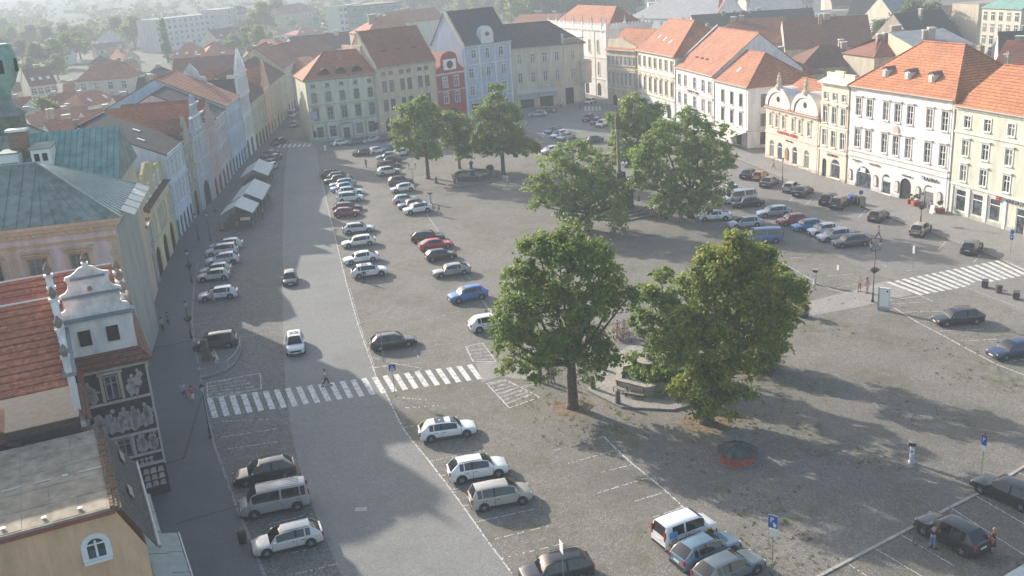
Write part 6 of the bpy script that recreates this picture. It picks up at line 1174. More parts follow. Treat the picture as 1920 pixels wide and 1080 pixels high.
for a in [
('wagon',641,331,611,335,BK,'farthest black estate car of the left curved row',GA,'r'),('suv',653,338,623,341,DG,'dark olive grey car second from the far end of the left curved row',GA),('sedan',617,346,649,342,BK,'black saloon facing the roadway third from the far end of the left curved row',GA),
('wagon',628,354,659,350,LG,'grey estate half hidden behind the light blue hatchback',GA),('hatch',629,362,659,357,(.12,.32,.60),'light blue hatchback in the far part of the left curved row',GA),('wagon',674,365,642,369,WH,'white estate between the light blue hatchback and the white boxy car',GA,'r'),('mpv',672,378,643,381,WH,'white boxy car just above the gap of the left curved row',GA,'r'),
('wagon',668,396,637,399,(.10,.04,.05),'dark maroon estate right behind the small red hatchback',GA),('hatch',667,406,635,409,(.22,.025,.03),'small dark red hatchback in the left curved row',GA),('wagon',691,436,656,440,(.60,.62,.64),'silvery white estate facing right below the dark red hatchback',GA,'r'),
('wagon',655,466,693,461,(.66,.65,.62),'cream white estate facing the roadway in the left curved row',GA),('liftback',658,498,701,491,WH,'white fastback saloon facing the roadway in the left curved row',GA),('suv',716,518,674,524,WH,'white crossover with a person standing at its side',GA,'s'),
('wagon',766,651,714,659,(.03,.027,.03),'black estate car standing alone just above the near zebra crossing',GA,'r'),('wagon',876,820,809,830,WH,'white estate with a glass roof just below the near zebra crossing',GA,'s'),('suv',932,897,870,908,WH,'white off roader with roof rails between the white estate and the beige people carrier',GA,'r'),
('mpv',979,947,909,960,(.42,.39,.35),'beige people carrier in the lower left curved row',GA),('suv',1014,1108,1088,1092,BK,'black car cut off by the bottom edge of the picture',GA,'r'),
('wagon',822,452,785,456,BK,'black hatchback with a bright tail directly above the red car',GB),('liftback',841,466,800,472,(.45,.02,.03),'bright red car between two black cars on the inner row',GB),('hatch',849,486,811,492,BK,'black hatchback directly below the red car on the inner row',GB),('liftback',828,522,871,516,(.30,.285,.28),'taupe grey saloon above the bright blue car on the inner row',GB),
('suv',861,570,903,562,(.03,.16,.42),'bright blue off roader facing left on the inner row',GB),('suv',945,618,902,625,WH,'white car half hidden by the big dense maple',GB),
('suv',767,404,805,398,WH,'large white off roader with dark roof window at the end of the upper inner row',GB,'s'),('sedan',757,394,793,389,(.16,.16,.17),'dark silver saloon behind the large white off roader',GB),('hatch',774,381,750,384,(.50,.56,.62),'pale blue small hatchback of the upper inner row',GB),('hatch',742,363,771,359,WH,'white small car in front of the dark grey off roader on the upper inner row',GB),
('suv',768,346,738,350,DG,'dark grey off roader between two white cars on the upper inner row',GB,'r'),('suv',746,327,717,331,WH,'white off roader below the maroon car on the upper inner row',GB),('wagon',745,315,716,318,MRN,'maroon car behind the white off roader on the upper inner row',GB),('sedan',716,309,746,306,BK,'black saloon above the maroon car on the upper inner row',GB),
('sedan',716,301,742,298,SV,'silver saloon above the black saloon near the far trees',GB),('hatch',719,287,703,290,WH,'small white car beside the dark green one in the far corner of the square',GB),('sedan',673,293,692,291,(.02,.04,.035),'dark green car left of the small white car in the far corner',GB),('hatch',724,286,742,284,BL,'blue car behind the small white car in the far corner',GB),('wagon',744,295,764,291,WH,'white car under the leftmost tree of the far fountain',GB),('sedan',735,278,758,275,SV,'silver car in the far corner beneath the first tree',GB),
('wagon',653,272,634,275,WH,'white estate parked at the wall of the green corner house',GE),('sedan',665,273,684,270,DG,'dark car right of the white estate by the green corner house',GE),('sedan',689,270,709,266,SV,'silver saloon by the green corner house',GE),('hatch',717,266,735,263,DG,'dark hatchback last by the green corner house',GE),
('wagon',388,566,430,561,(.66,.67,.68),'white estate with its front door open by the left pavement',GLp,'d'),('hatch',381,530,420,526,(.52,.52,.51),'silver small car nearest in the group of five by the left pavement',GLp),('hatch',386,519,423,515,(.46,.47,.48),'silver hatchback just behind the nearest silver small car by the left pavement',GLp),('suv',398,501,438,496,(.55,.57,.60),'pale silver crossover in the middle of the group by the left pavement',GLp),
('mpv',396,483,436,479,(.62,.63,.63),'white family van by the left pavement',GLp),('wagon',404,471,444,467,(.48,.52,.56),'farthest blue silver car of the group by the left pavement',GLp),('mpv',377,660,431,653,(.06,.06,.065),'dark grey people carrier behind the railed monument',GLp),
('wagon',461,914,536,898,BK,'black estate car backed from the left pavement at the bottom left',GLp,'r'),('van',474,975,562,957,(.34,.33,.325),'grey minibus with ribbed roof between two estates at the bottom left',GLp),('wagon',506,1045,580,1027,(.58,.58,.57),'silver white estate nearest the bottom left corner',GLp,'r'),
('sedan',506,297,519,293,BK,'first dark car beyond the white market tents',GS),('sedan',514,305,528,299,DG,'second dark car beyond the white market tents',GS),('hatch',512,322,522,315,(.45,.5,.52),'pale car half hidden by the middle market tent',GS),('sedan',521,273,536,268,BK,'black car by the zebra crossing at the mouth of the narrow street',GS),
('sedan',538,245,551,232,DG,'dark car in the narrow street below the white van',GS),('van',546,226,563,214,(.5,.5,.46),'pale van in the narrow street',GS),('sedan',567,206,580,202,SV,'silver car at the far end of the narrow street',GS),
('wagon',1435,409,1473,406,(.22,.30,.38),'steel blue estate first of the middle right row',GC),('hatch',1471,425,1508,421,(.40,.02,.03),'red car of the middle right row',GC),('hatch',1499,436,1536,432,(.05,.20,.45),'blue car right of the red car in the middle right row',GC),('hatch',1532,444,1565,440,WH,'little white car between the blue and the silver car in the middle right row',GC),
('wagon',1550,455,1592,450,(.50,.51,.53),'silver hatchback between the little white car and the dark estate',GC),('wagon',1579,466,1621,462,(.08,.075,.08),'dark estate at the right end of the middle right row',GC,'r'),('van',1411,459,1453,457,(.03,.12,.33),'royal blue van behind the top of the biggest maple',GC),('wagon',1384,430,1416,427,(.38,.42,.45),'silver car partly hidden behind the royal blue van',GC),
('coupe',1320,416,1362,414,WH,'white saloon standing alone beside the widest light green tree',GC),('sedan',1386,391,1423,388,BK,'black saloon in front of the white minibus',GC),('van',1371,384,1412,379,(.70,.71,.72),'white minibus with dark side windows behind the black saloon',GC),('hatch',1358,368,1382,364,WH,'white car half hidden between the tree and the white minibus',GC),
('sedan',1422,328,1405,338,BK,'farthest black car of the right pavement row',GD),('hatch',1441,332,1428,341,(.50,.24,.03),'orange yellow car of the right pavement row',GD),('sedan',1460,344,1444,353,(.14,.12,.12),'brown grey car beside the orange yellow car',GD),('hatch',1500,354,1486,363,(.44,.43,.40),'pale silver car of the right pavement row',GD),('sedan',1524,362,1507,371,BK,'black saloon beside the pale silver car',GD),
('suv',1575,377,1557,388,(.025,.02,.02),'black off roader left of the blue bin',GD),('suv',1594,384,1578,394,(.10,.105,.11),'dark grey car right of the black off roader by the blue bin',GD),('hatch',1668,407,1648,419,(.12,.10,.085),'brown grey hatchback standing alone on the right pavement side',GD),('wagon',1746,432,1731,445,(.34,.29,.24),'beige estate by the hanging flower lamp on the right',GD),('hatch',1842,467,1828,480,(.06,.055,.065),'dark small car just above the right zebra crossing',GD),
('wagon',1779,613,1827,609,(.012,.012,.025),'dark blue estate alone in the bays right of the information board',GF,'r'),('wagon',1885,677,1940,668,(.02,.04,.11),'blue car cut by the right edge of the picture',GF),('suv',1735,1007,1797,1040,BK,'black off roader with a man at its open door at the lower right',GF),('wagon',1842,928,1908,957,BK,'black saloon cut by the right edge at the lower right',GF),
('kangoo',1331,1009,1266,1034,(.80,.80,.80),'white delivery van with blue and yellow stickers at the bottom centre right',GF),('wagon',1371,1042,1308,1070,(.14,.22,.29),'blue grey estate next to the white delivery van',GF,'r'),('wagon',1417,1078,1352,1107,(.13,.16,.18),'grey green estate cut by the bottom edge beside the blue grey estate',GF),
('wagon',999,220,1018,219,(.42,.48,.5),'pale blue silver estate before the cream arcade house',GH),('sedan',1018,213,1036,212,(.04,.08,.07),'dark green car behind the pale blue silver estate',GH),('hatch',1104,197,1120,192,WH,'white car turning by the gothic house',GH),('suv',1102,231,1117,222,BK,'black car left in the trio before the stone column',GH),('hatch',1118,236,1130,229,DG,'grey car in the middle of the trio before the stone column',GH),('hatch',1128,240,1142,234,WH,'white car right in the trio before the stone column',GH),
('sedan',1031,253,1055,246,(.04,.08,.2),'navy saloon at the hatched area behind the round crowned tree',GH),('wagon',1043,261,1066,254,WH,'white car beside the navy saloon behind the round crowned tree',GH),('sedan',1052,266,1082,258,SV,'silver grey saloon behind the two soldier shaped posts',GH),('sedan',1101,270,1125,267,NV,'dark navy car above the round crowned tree',GH),('hatch',1028,290,1044,287,WH,'white small car left of the round crowned tree',GH),('sedan',1170,349,1196,345,BK,'black car with a bright roof line right of the column pedestal',GH),('hatch',1185,313,1200,310,LB,'pale blue car seen through leaves behind the column',GH)]:
    t=carpx(*a[:9],opts=a[9] if len(a)>9 else '') if False else carpx(a[0],a[1],a[2],a[3],a[4],a[5],a[6],a[7],a[8] if len(a)>8 else '')
    if 'd' in (a[8] if len(a)>8 else ''):
        b=MB(); b.box(-.95,0,-.03,.03,0,.95); b.box(-.75,-.05,-.025,.025,.95,1.25); o=obj('open_door',b.mesh('open_door',[PAINT]),t,(.75,.9,.25),0,(.66,.67,.68)); o.rotation_euler=(0,0,-R(60))
def cardir(k,x,y,hx,hy,col,label,group,opts='',name='car'):
    p=G(x,y); q=G(hx,hy); d=q-p; return car(k,p.x,p.y,math.atan2(d.y,d.x),col,label,group,opts,name)
cardir('hatch',545,530,546,575,DG,'small dark car driving toward the camera on the roadway','cars driving on the roadway')
cardir('suv',555,655,558,700,(.68,.70,.72),'white off roader with a glass roof driving toward the near zebra crossing','cars driving on the roadway','s')
kg=[o for o in bpy.data.objects if o.get('label','').startswith('white delivery van')][0]
b=MB()
b.box(-1.85,-1.25,0,.012,1.05,1.5,0); b.box(-1.8,-1.3,0,.014,.85,.9,0); b.box(-1.95,-1.2,0,.013,.55,.75,1); b.box(-1.1,-.6,0,.013,.62,.82,2); b.box(-.4,.15,0,.013,.62,.80,2); b.box(1.15,1.5,0,.013,.72,.85,1)
o=obj('sticker',b.mesh('sticker',[plain('sticker_blue',(.12,.30,.6),.4,var=.03),plain('sticker_yellow',(.75,.52,.05),.4,var=.03),plain('sticker_red',(.6,.12,.15),.4,var=.03)]),kg,(0,-.935,0))
mb=[o for o in bpy.data.objects if o.get('label','').startswith('grey minibus')][0]
for i in range(6): b=MB(); b.box(-1.9,1.1,-.02,.02,0,.02); obj('roof_rib',b.mesh('roof_rib',[PAINT]),mb,(0,-.6+i*.24,1.955),0,(.4,.4,.4))
# reflective cars of the distant car park
for i,(x,y) in enumerate(((139,57),(155,55),(171,55),(196,50),(206,52),(186,58),(600,38),(610,42),(618,36),(606,46))):
    p=G(x,y,0); car('hatch',p.x,p.y,random.uniform(0,3),(.8,.8,.78),'glinting car in the distant car park at upper left' if i<6 else 'glinting car parked in the distant street beyond the roofs','distant parked cars')
# ---------------------------------------------------------------- people: a skinned body grown from a skeleton, clothing as children
def skin_mesh(name,pts,edges,root=0,sub=1,mat=None):
    me=bpy.data.meshes.new(name); me.from_pydata([p[:3] for p in pts],edges,[]); o=bpy.data.objects.new('tmp',me); COL.objects.link(o)
    o.modifiers.new('s','SKIN'); sd=me.skin_vertices[0].data
    for i,p in enumerate(pts): sd[i].radius=(p[3],p[4] if len(p)>4 else p[3]); sd[i].use_root=(i==root)
    m=o.modifiers.new('u','SUBSURF'); m.levels=sub; m.render_levels=sub
    bpy.context.view_layer.update(); r=bpy.data.meshes.new_from_object(o.evaluated_get(bpy.context.evaluated_depsgraph_get())); bpy.data.objects.remove(o)
    r.name=name; r.materials.clear(); r.materials.append(mat)
    r.polygons.foreach_set('use_smooth',[True]*len(r.polygons)); return r
SKIN=plain('skin',(.42,.24,.17),.6,var=.04)
PC={}
def person_meshes(pose,fem):
    k=(pose,fem)
    if k in PC: return PC[k]
    # joints: x forward, y left, z up
    if pose=='stand': hip=.92; legs=[((.0,.10,.50),(-.02,.11,.08),(.12,.12,.03)),((.03,-.10,.50),(.02,-.12,.08),(.16,-.13,.03))]; arms=[((.02,.24,1.14),(.08,.24,.90),(.12,.23,.82)),((-.02,-.24,1.14),(.10,-.23,.92),(.15,-.2,.86))]
    elif pose=='walk': hip=.90; legs=[((.20,.09,.50),(.34,.10,.09),(.48,.10,.05)),((-.06,-.09,.50),(-.40,-.10,.14),(-.30,-.10,.05))]; arms=[((-.12,.24,1.15),(-.22,.24,.93),(-.22,.22,.85)),((.10,-.24,1.15),(.28,-.22,.98),(.34,-.2,.93))]
    elif pose=='reach': hip=.90; legs=[((.04,.12,.50),(-.08,.14,.08),(.06,.15,.03)),((.02,-.12,.50),(-.04,-.15,.08),(.10,-.16,.03))]; arms=[((.24,.20,1.18),(.48,.12,1.16),(.56,.1,1.15)),((.22,-.20,1.16),(.46,-.12,1.12),(.54,-.1,1.1))]
    elif pose=='bend': hip=.70; legs=[((.22,.12,.42),(.02,.13,.08),(.15,.13,.03)),((.20,-.12,.40),(.0,-.14,.08),(.13,-.14,.03))]; arms=[((.40,.20,.75),(.55,.15,.55),(.6,.13,.48)),((.40,-.20,.75),(.55,-.12,.5),(.6,-.1,.44))]
    else: hip=.48; legs=[((.42,.11,.50),(.44,.12,.09),(.58,.12,.03)),((.42,-.11,.50),(.46,-.12,.09),(.60,-.12,.03))]; arms=[((.10,.23,.74),(.30,.17,.60),(.38,.14,.58)),((.08,-.23,.74),(.28,-.16,.60),(.36,-.13,.58))]
    lean={'bend':.38,'reach':.10}.get(pose,0); T=hip; sw=.165 if fem else .19
    def up(z,x=0): return (x+lean*z*1.2,0,T+z*(1-.18*(lean>.2)))
    P=[(*up(0),.135 if fem else .125,.10)]; E=[]
    def add(p,par): P.append(p); E.append((par,len(P)-1)); return len(P)-1
    w=add((*up(.20),.11,.09),0); ch=add((*up(.40),.135,.10),w); nk=add((*up(.54),.055,.05),ch); hb=add((*up(.62,.01),.065,.07),nk); hd=add((*up(.70,.02),.085,.098),hb); tp=add((*up(.79,.01),.05,.06),hd); ns=add((*up(.69,.125),.012,.012),hd)
    tor=(w,ch)
    hands=[]
    for s,a in ((1,arms[0]),(-1,arms[1])):
        sh=add((up(.47)[0],s*sw,up(.47)[2],.055,.05),ch); el=add((a[0][0]+lean*.4*(pose=='x'),a[0][1],a[0][2],.04,.04),sh); wr=add((*a[1],.026,.03),el); hn=add((*a[2],.035,.016),wr); hands.append((s,sh,el,wr,hn))
        d=Vector(a[2])-Vector(a[1]); d.normalize()
        for q in range(5):
            o=Vector((0,1,0))*(q-2)*.017; L_=.075-.008*abs(q-2) if q<4 else .05
            e=Vector(a[2])+d*L_+o*(1.3 if q<4 else 3.0)+Vector((0,0,-.01)); add((*e,.0085),hn)
    for s,l in ((1,legs[0]),(-1,legs[1])):
        hp=add((0,s*.095,T-.07,.095,.09),0); kn=add((*l[0],.06,.06),hp); an=add((*l[1],.038,.04),kn); ft=add((*l[2],.035,.028),an)
    body=skin_mesh('body',P,E,0,1,SKIN)
    sl=.62 if fem else 1.0
    Tp=[(*up(-.04),.155,.12),(*up(.2),.128,.105),(*up(.42),.155,.115),(*up(.50),.075,.065)]; Te=[(0,1),(1,2),(2,3)]
    for s,sh,el,wr,hn in hands:
        a=P[sh]; e=Vector(P[el][:3]); m=Vector(a[:3]).lerp(e,.8); Tp.append((*a[:3],.07,.065)); Tp.append((*m,.056,.056)); n=len(Tp); Te+=[(2,n-2),(n-2,n-1)]
    top=skin_mesh('shirt',Tp,Te,0,1,CLOTH)
    if fem:
        b=MB(); b.lathe([(.13,T+.04),(.16,T-.08),(.20,T-.28),(.23,T-.42 if pose!='long' else .2)],12,0,(0.02,0),1,.85)
        if pose=='sit': b=MB(); b.box(-.12,.46,-.2,.2,.42,.60)
        low=b.mesh('skirt',[CLOTH],True)
    else:
        Lp=[(*up(.02),.142,.115)]; Le=[]
        for s,l in ((1,legs[0]),(-1,legs[1])):
            n=len(Lp); Lp+=[(0,s*.095,T-.07,.108,.10),(*l[0],.075,.075),(l[1][0],l[1][1],l[1][2]+.06,.055,.055)]; Le+=[(0,n),(n,n+1),(n+1,n+2)]
        low=skin_mesh('trousers',Lp,Le,0,1,CLOTH)
    hx,_,hz_=up(.72,0); b=MB(); b.blob((hx-.015,0,hz_+.035),.112 if fem else .108,1.0,9)
    if fem: b.lathe([(.05,hz_-.22),(.10,hz_-.12),(.115,hz_),(.08,hz_+.08)],9,0,(hx-.06,0),.7,1)
    hair=b.mesh('hair',[CLOTH],True)
    sh=MB()
    for l in legs: c=l[2]; sh.box(c[0]-.17,c[0]+.09,c[1]-.05,c[1]+.05,max(-.0,c[2]-.035),c[2]+.045)
    shoes=sh.mesh('shoes',[BLACK]); PC[k]=(body,top,low,hair,shoes,fem); return PC[k]
def person(x,y,face,pose,fem,top,low,hair,label,grp=None,s=1.0,z=0):
    p=G(x,y,z); B=person_meshes(pose,fem); t=thing('person',label,'person',(p.x,p.y,z+.005),R(face),grp); t.scale=(s,s,s)
    obj('body',B[0],t); obj('shirt',B[1],t,color=top); obj('skirt' if fem else 'trousers',B[2],t,color=low); obj('hair',B[3],t,color=hair); obj('shoes',B[4],t); return t
BRN=(.06,.035,.02); BLD=(.35,.22,.10); BKH=(.015,.012,.012); GY_=(.3,.3,.3)
person(612,724,0,'walk',False,(.62,.62,.62),(.05,.05,.06),BKH,'person in white shirt and dark shorts walking across the near zebra crossing')
person(347,748,-60,'walk',False,(.35,.48,.62),(.10,.10,.12),BLD,'person in light blue shirt walking on the left pavement')
person(363,756,-60,'walk',True,(.45,.10,.10),(.55,.60,.66),BKH,'person in red top and pale long skirt on the left pavement')
person(306,622,100,'walk',False,(.40,.36,.22),(.04,.04,.05),BRN,'person in khaki top walking away on the left pavement'); person(317,612,100,'walk',False,(.12,.12,.13),(.06,.06,.07),BKH,'person in dark clothes walking beside the khaki top')
person(684,530,80,'stand',False,(.05,.05,.055),(.03,.03,.035),BKH,'person in black standing at the side of the white crossover')
person(824,405,150,'stand',False,(.30,.12,.10),(.42,.40,.38),BRN,'person standing behind the large white off roader with a dark red top')
person(687,314,90,'walk',False,(.03,.03,.03),(.03,.03,.03),BKH,'person in black walking alone between the car rows at the far end')
person(1611,546,-100,'stand',False,(.62,.62,.64),(.40,.14,.05),GY_,'person in white top and orange shorts at the right zebra crossing'); person(1625,549,-80,'stand',True,(.62,.25,.27),(.72,.38,.42),BRN,'person in a long pink dress at the right zebra crossing',s=1.0)
person(1748,1028,35,'reach',False,(.03,.025,.04),(.13,.22,.38),(.12,.05,.02),'person in dark top and blue jeans leaning to the door of the black off roader',s=1.02)
w_=person(1860,1036,140,'stand',True,(.03,.03,.035),(.02,.02,.025),BLD,'blonde person in a short black dress carrying a red and white bag',s=1.0)
b=MB(); b.blob((.2,.18,1.05),.16,.8,8); o=G(1860,1036); tg=obj('shoulder_bag',b.mesh('shoulder_bag',[SIGNRED]),None,(o.x,o.y,0),R(140)); tag(tg,'red and white bag carried by the blonde person','bag')
person(400,678,-30,'bend',False,(.58,.42,.44),(.10,.12,.16),(.4,.3,.25),'person in pink top bending inside the railed monument'); person(409,684,150,'bend',False,(.62,.62,.62),(.62,.6,.6),GY_,'person in white bending inside the railed monument')
person(1450,318,160,'walk',False,(.55,.52,.50),(.30,.22,.18),BRN,'person in pale clothes in front of the leftmost arched shop window')
person(1740,398,90,'stand',False,(.30,.42,.60),(.5,.5,.52),GY_,'person in light blue by the tobacconist door'); person(1745,399,-60,'stand',False,(.62,.5,.5),(.2,.2,.25),BRN,'person in pale pink top by the tobacconist door')
person(1051,202,-90,'stand',False,(.6,.6,.6),(.1,.1,.12),BRN,'left person of the two by the shop of the cream corner house'); person(1059,204,-90,'stand',False,(.65,.62,.58),(.5,.5,.5),BRN,'right pale dressed person of the two by the shop of the cream corner house'); person(1088,205,90,'walk',False,(.04,.04,.05),(.03,.03,.03),BKH,'dark dressed person crossing before the cream corner house')
for i,(x,y,c) in enumerate(((946,344,(.35,.42,.55)),(952,345,(.60,.55,.60)))): person(x,y,-120,'walk',bool(i),c,(.2,.25,.4) if i==0 else (.55,.45,.5),BRN,('person in blue jacket walking right of the far fountain','person in pale lilac walking right of the far fountain')[i])
person(1276,416,-140,'bend',False,(.75,.73,.68),(.2,.2,.22),GY_,'person in white shirt sitting hunched under the widest light green tree')
for i,(x,y,c) in enumerate(((1222,409,(.6,.3,.38)),(1232,411,(.4,.12,.14)),(1240,408,(.25,.2,.4)),(1290,408,(.3,.1,.1)))): person(x,y,-100,'sit',False,c,(.1,.1,.12),BRN,('person in pink seated first on the bench near the column steps','person in red seated in the middle of the bench near the column steps','person in violet seated last on the bench near the column steps','person in dark red seated apart right of the white shirt')[i])
cols=[(.55,.5,.5),(.5,.2,.15),(.6,.35,.3),(.3,.35,.45),(.6,.55,.45),(.45,.3,.2),(.2,.25,.3)]
for i,(x,y) in enumerate(((1151,632),(1158,625),(1164,634),(1170,624),(1176,632),(1168,640),(1156,640))): person(x,y,[-30,-90,60,-120,170,100,20][i],'stand' if i%2 else 'sit',i==3,cols[i],(.45,.25,.2) if i%3==0 else (.15,.17,.22),BRN if i%2 else BLD,('seated child with grey pink shirt at the left of the group at the bench','standing child in dark red shirt at the back of the group at the bench','seated child in salmon shirt in the middle of the group at the bench','girl in blue grey top standing at the back right of the group at the bench','seated child in sand coloured shirt at the right of the group at the bench','standing child in brown shirt nearest the camera right of the group at the bench','seated child in dark blue shirt nearest the camera left of the group at the bench')[i],'children at the bench beyond the near fountain',s=.82)
person(1029,716,-80,'stand',False,(.04,.04,.05),(.03,.03,.04),BKH,'dark dressed person half hidden under the big dense maple, left one'); person(1037,718,-80,'stand',False,(.3,.25,.3),(.05,.05,.06),BRN,'person with greyish top under the big dense maple, right one')
person(1647,448,120,'walk',False,(.5,.5,.45),(.1,.1,.1),BRN,'person walking by the twin lamp behind the middle right row'); person(403,402,-70,'stand',False,(.10,.14,.12),(.05,.05,.06),BKH,'person standing left of the nearest market tent')
# ---------------------------------------------------------------- street furniture
def lamp(x,y,h,label,arms=1,basket=True,grp=None,facing=0):
    p=G(x,y); t=thing('street_lamp',label,'street lamp',(p.x,p.y,0),facing,grp); b=MB()
    b.lathe([(.16,0),(.16,.25),(.10,.35),(.09,1.0),(.055,1.1),(.045,h-.9)],8); b.build('post',[IRON],t,True)
    for s in ((-1,1) if arms==2 else (0,)):
        b=MB(); x0=s*.55
        if s: b.tube((0,0,h-1.1),(x0,0,h-1.0),.03,k=5)
        b.tube((x0,0,h-1.1),(x0,0,h-.62),.03,k=5); b.build('arm',[IRON],t) if s else b.build('stem',[IRON],t)
        b=MB(); b.lathe([(.09,h-.62),(.17,h-.2)],6,0,(x0,0)); l=b.build('lantern_glass',[plain('lantern_glass',(.55,.56,.55),.2,var=.03)],t); b=MB(); b.lathe([(.22,h-.2),(.14,h-.07),(.03,h+.05)],6,0,(x0,0)); b.build('lantern_cap',[IRON],t)
    if basket:
        b=MB(); b.lathe([(.12,h*.52-.3),(.42,h*.52),(.44,h*.52+.06)],10); q=b.build('flower_basket',[IRON],t); obj('flowers',leaf_mesh('flowers',[(0,0,h*.52+.12,.42,.4)],420,.13,70,LEAFD,.14),q)
    return t
lamp(395,823,5.0,'nearest black street lamp at the end of the near zebra crossing',basket=False); lamp(359,636,4.4,'street lamp with flower basket right of the walking pair on the left pavement'); lamp(360,531,4.4,'street lamp with flower basket beside the silver cars by the left pavement'); lamp(395,452,4.4,'tall lamp post by the pale blue house, left of the market tents',basket=False); lamp(373,452,4.2,'thin lamp post at the arches of the pale blue house',basket=False)
lamp(1636,566,6.7,'tall twin headed street lamp with flower basket above the right zebra crossing',2,True,None,.3); lamp(1726,419,4.2,'lamp with a basket of flowers behind the beige estate on the right pavement'); lamp(1467,342,4.0,'street lamp in front of the second arched shop window',basket=False); lamp(776,352,4.3,'lamp with white globe heads by the dark grey off roader of the upper inner row',2,False)
lamp(1250,410,3.6,'pale lamp post at the end of the bench near the column',basket=False)
def sign(x,y,h,label,panels,px=.03,rz=0,cat='sign'):
    p=G(x,y); t=thing('road_sign',label,cat,(p.x,p.y,0),rz); b=MB(); b.tube((0,0,0),(0,0,h),px,k=6); b.lathe([(.1,0),(.1,.06)],8); b.build('pole',[STEEL],t)
    for (z,w,hh,m,shape) in panels:
        b=MB()
        if shape=='r': b.box(-w/2,w/2,-.05,-.03,z,z+hh,0)
        elif shape=='c': b.yprism([(w/2*math.cos(a),z+w/2+w/2*math.sin(a)) for a in [2*PI*i/16 for i in range(16)]],-.05,-.03)
        o=b.build('sign_panel',[m],t)
        if shape=='c' and m is SIGNRED: b=MB(); b.box(-w*.35,w*.35,-.056,-.051,z+w*.42,z+w*.58); b.build('sign_bar',[WHITE],o)
    return t
t=sign(741,742,3.1,'blue pedestrian crossing sign on a thin pole at the near zebra',[(2.5,.62,.58,BLUE,'r')])
b=MB(); b.yprism([(-.22,2.56),(.22,2.56),(0,3.0)],-.056,-.051,0); b.yprism([(-.06,2.6),(-.02,2.6),(.03,2.72),(.08,2.6),(.11,2.6),(.05,2.78),(.03,2.88),(-.02,2.88),(-.04,2.74)],-.062,-.057,1); b.build('pictogram',[WHITE,LETTER],t)
sign(719,677,3.1,'bare steel pole beside the black estate above the near zebra crossing',[],cat='pole')
t=sign(1448,1057,3.5,'blue disabled parking sign with a white plate below it at bottom centre right',[(2.6,.6,.85,BLUE,'r'),(2.0,.42,.5,WHITE,'r')],rz=R(-35)); text(t,'P',-.06,2.98,.5,WHITE,-.055); b=MB(); b.box(-.31,.31,-.045,-.028,2.58,3.47); b.build('sign_border',[WHITE],t)
b=MB(); b.yprism([(.02,2.68),(.2,2.68),(.22,2.9),(.1,2.92),(.06,3.0),(0,2.98)],-.062,-.055); b.build('pictogram',[WHITE],t); b=MB(); b.lathe([(.05,.75),(.05,.95)],8); b.build('clamp',[plain('rust',(.3,.15,.05))],t)
t=sign(1840,889,3.2,'blue and white parking sign on a pole at right centre',[(2.3,.4,.75,BLUE,'r'),(1.85,.34,.42,WHITE,'r')],rz=R(-60)); text(t,'P',0,2.6,.4,WHITE,-.056); b=MB(); b.lathe([(.09,3.1),(.02,3.35)],8); b.build('finial',[SIGNRED],t)
t=sign(1058,1110,3.6,'white edged sign on a pole in front of the black car at the bottom edge',[(2.8,.5,.8,WHITE,'r')],rz=R(-70)); sign(1570,537,2.6,'narrow white sign on a pole among the empty right bays',[(1.9,.3,.6,WHITE,'r')],rz=R(-60)); sign(1711,508,3.0,'white sign on a pole in the right roadway before the zebra crossing',[(2.1,.28,.9,WHITE,'r')],rz=R(-60))
t=sign(1894,477,3.4,'two blue parking signs one above the other at the right pavement edge',[(2.5,.4,.5,BLUE,'r'),(1.8,.4,.6,BLUE,'r')],rz=R(-50)); text(t,'P',0,1.95,.4,WHITE,-.056)
sign(612,296,2.8,'round white sign with a plate on the far left corner of the square',[(2.1,.6,.6,WHITE,'c'),(1.5,.5,.5,WHITE,'r')]); sign(1040,226,2.8,'round red no entry sign before the cream arcade house',[(2.1,.7,.7,SIGNRED,'c')]); sign(1613,388,2.4,'round blue sign on the pavement before the big white house',[(1.8,.65,.65,BLUE,'c')]); sign(592,262,2.4,'blue pedestrian sign at the corner of the green house',[(1.8,.5,.5,BLUE,'r')])
# parking meters / poster pillars
def meter(x,y,h,label):
    p=G(x,y); t=thing('parking_meter',label,'parking meter',(p.x,p.y,0),R(-30)); b=MB(); b.lathe([(.24,0),(.24,.15),(.17,.2),(.17,h-.3)],10); b.build('column',[plain('meter_pale',(.45,.47,.52),.5)],t); b=MB(); b.box(-.24,.24,-.24,.24,h-.3,h-.05,0); b.box(-.32,.32,-.32,.32,h-.02,h+.03,1); b.build('hood',[IRON,plain('solar_cap',(.25,.22,.2),.4)],t); b=MB(); b.box(-.13,.13,-.2,-.17,h*.45,h*.72,0); b.box(-.08,.08,-.215,-.2,h*.55,h*.62,1); b.build('panel',[WHITE,SIGNRED],t)
meter(1709,868,1.75,'pale parking meter with a solar cap standing on the cobbles at right'); meter(1528,533,1.75,'pale parking meter beside the narrow white sign'); meter(808,404-22,1.9,'reddish totem post behind the upper inner row')
# information board
p=G(1657,582); t=thing('information_board','white illuminated style information board with pale frame at the path','information board',(p.x,p.y,0),R(-32)); b=MB(); b.box(-.52,.52,-.14,.14,.35,2.45,0); b.box(-.44,.44,-.15,-.141,.5,2.3,1); b.build('panel',[plain('board_frame',(.62,.60,.62),.5),plain('board_face',(.82,.84,.83),.5,var=.03)],t); b=MB(); b.box(-.56,.56,-.2,.2,0,.35); b.build('base',[STONE],t); b=MB(); b.box(.18,.36,-.158,-.151,2.05,2.22); b.build('emblem',[IRON],t); b=MB(); b.box(-.6,-.53,-.16,.16,0,2.45); b.build('side_post',[plain('green_post',(.05,.2,.12))],t)
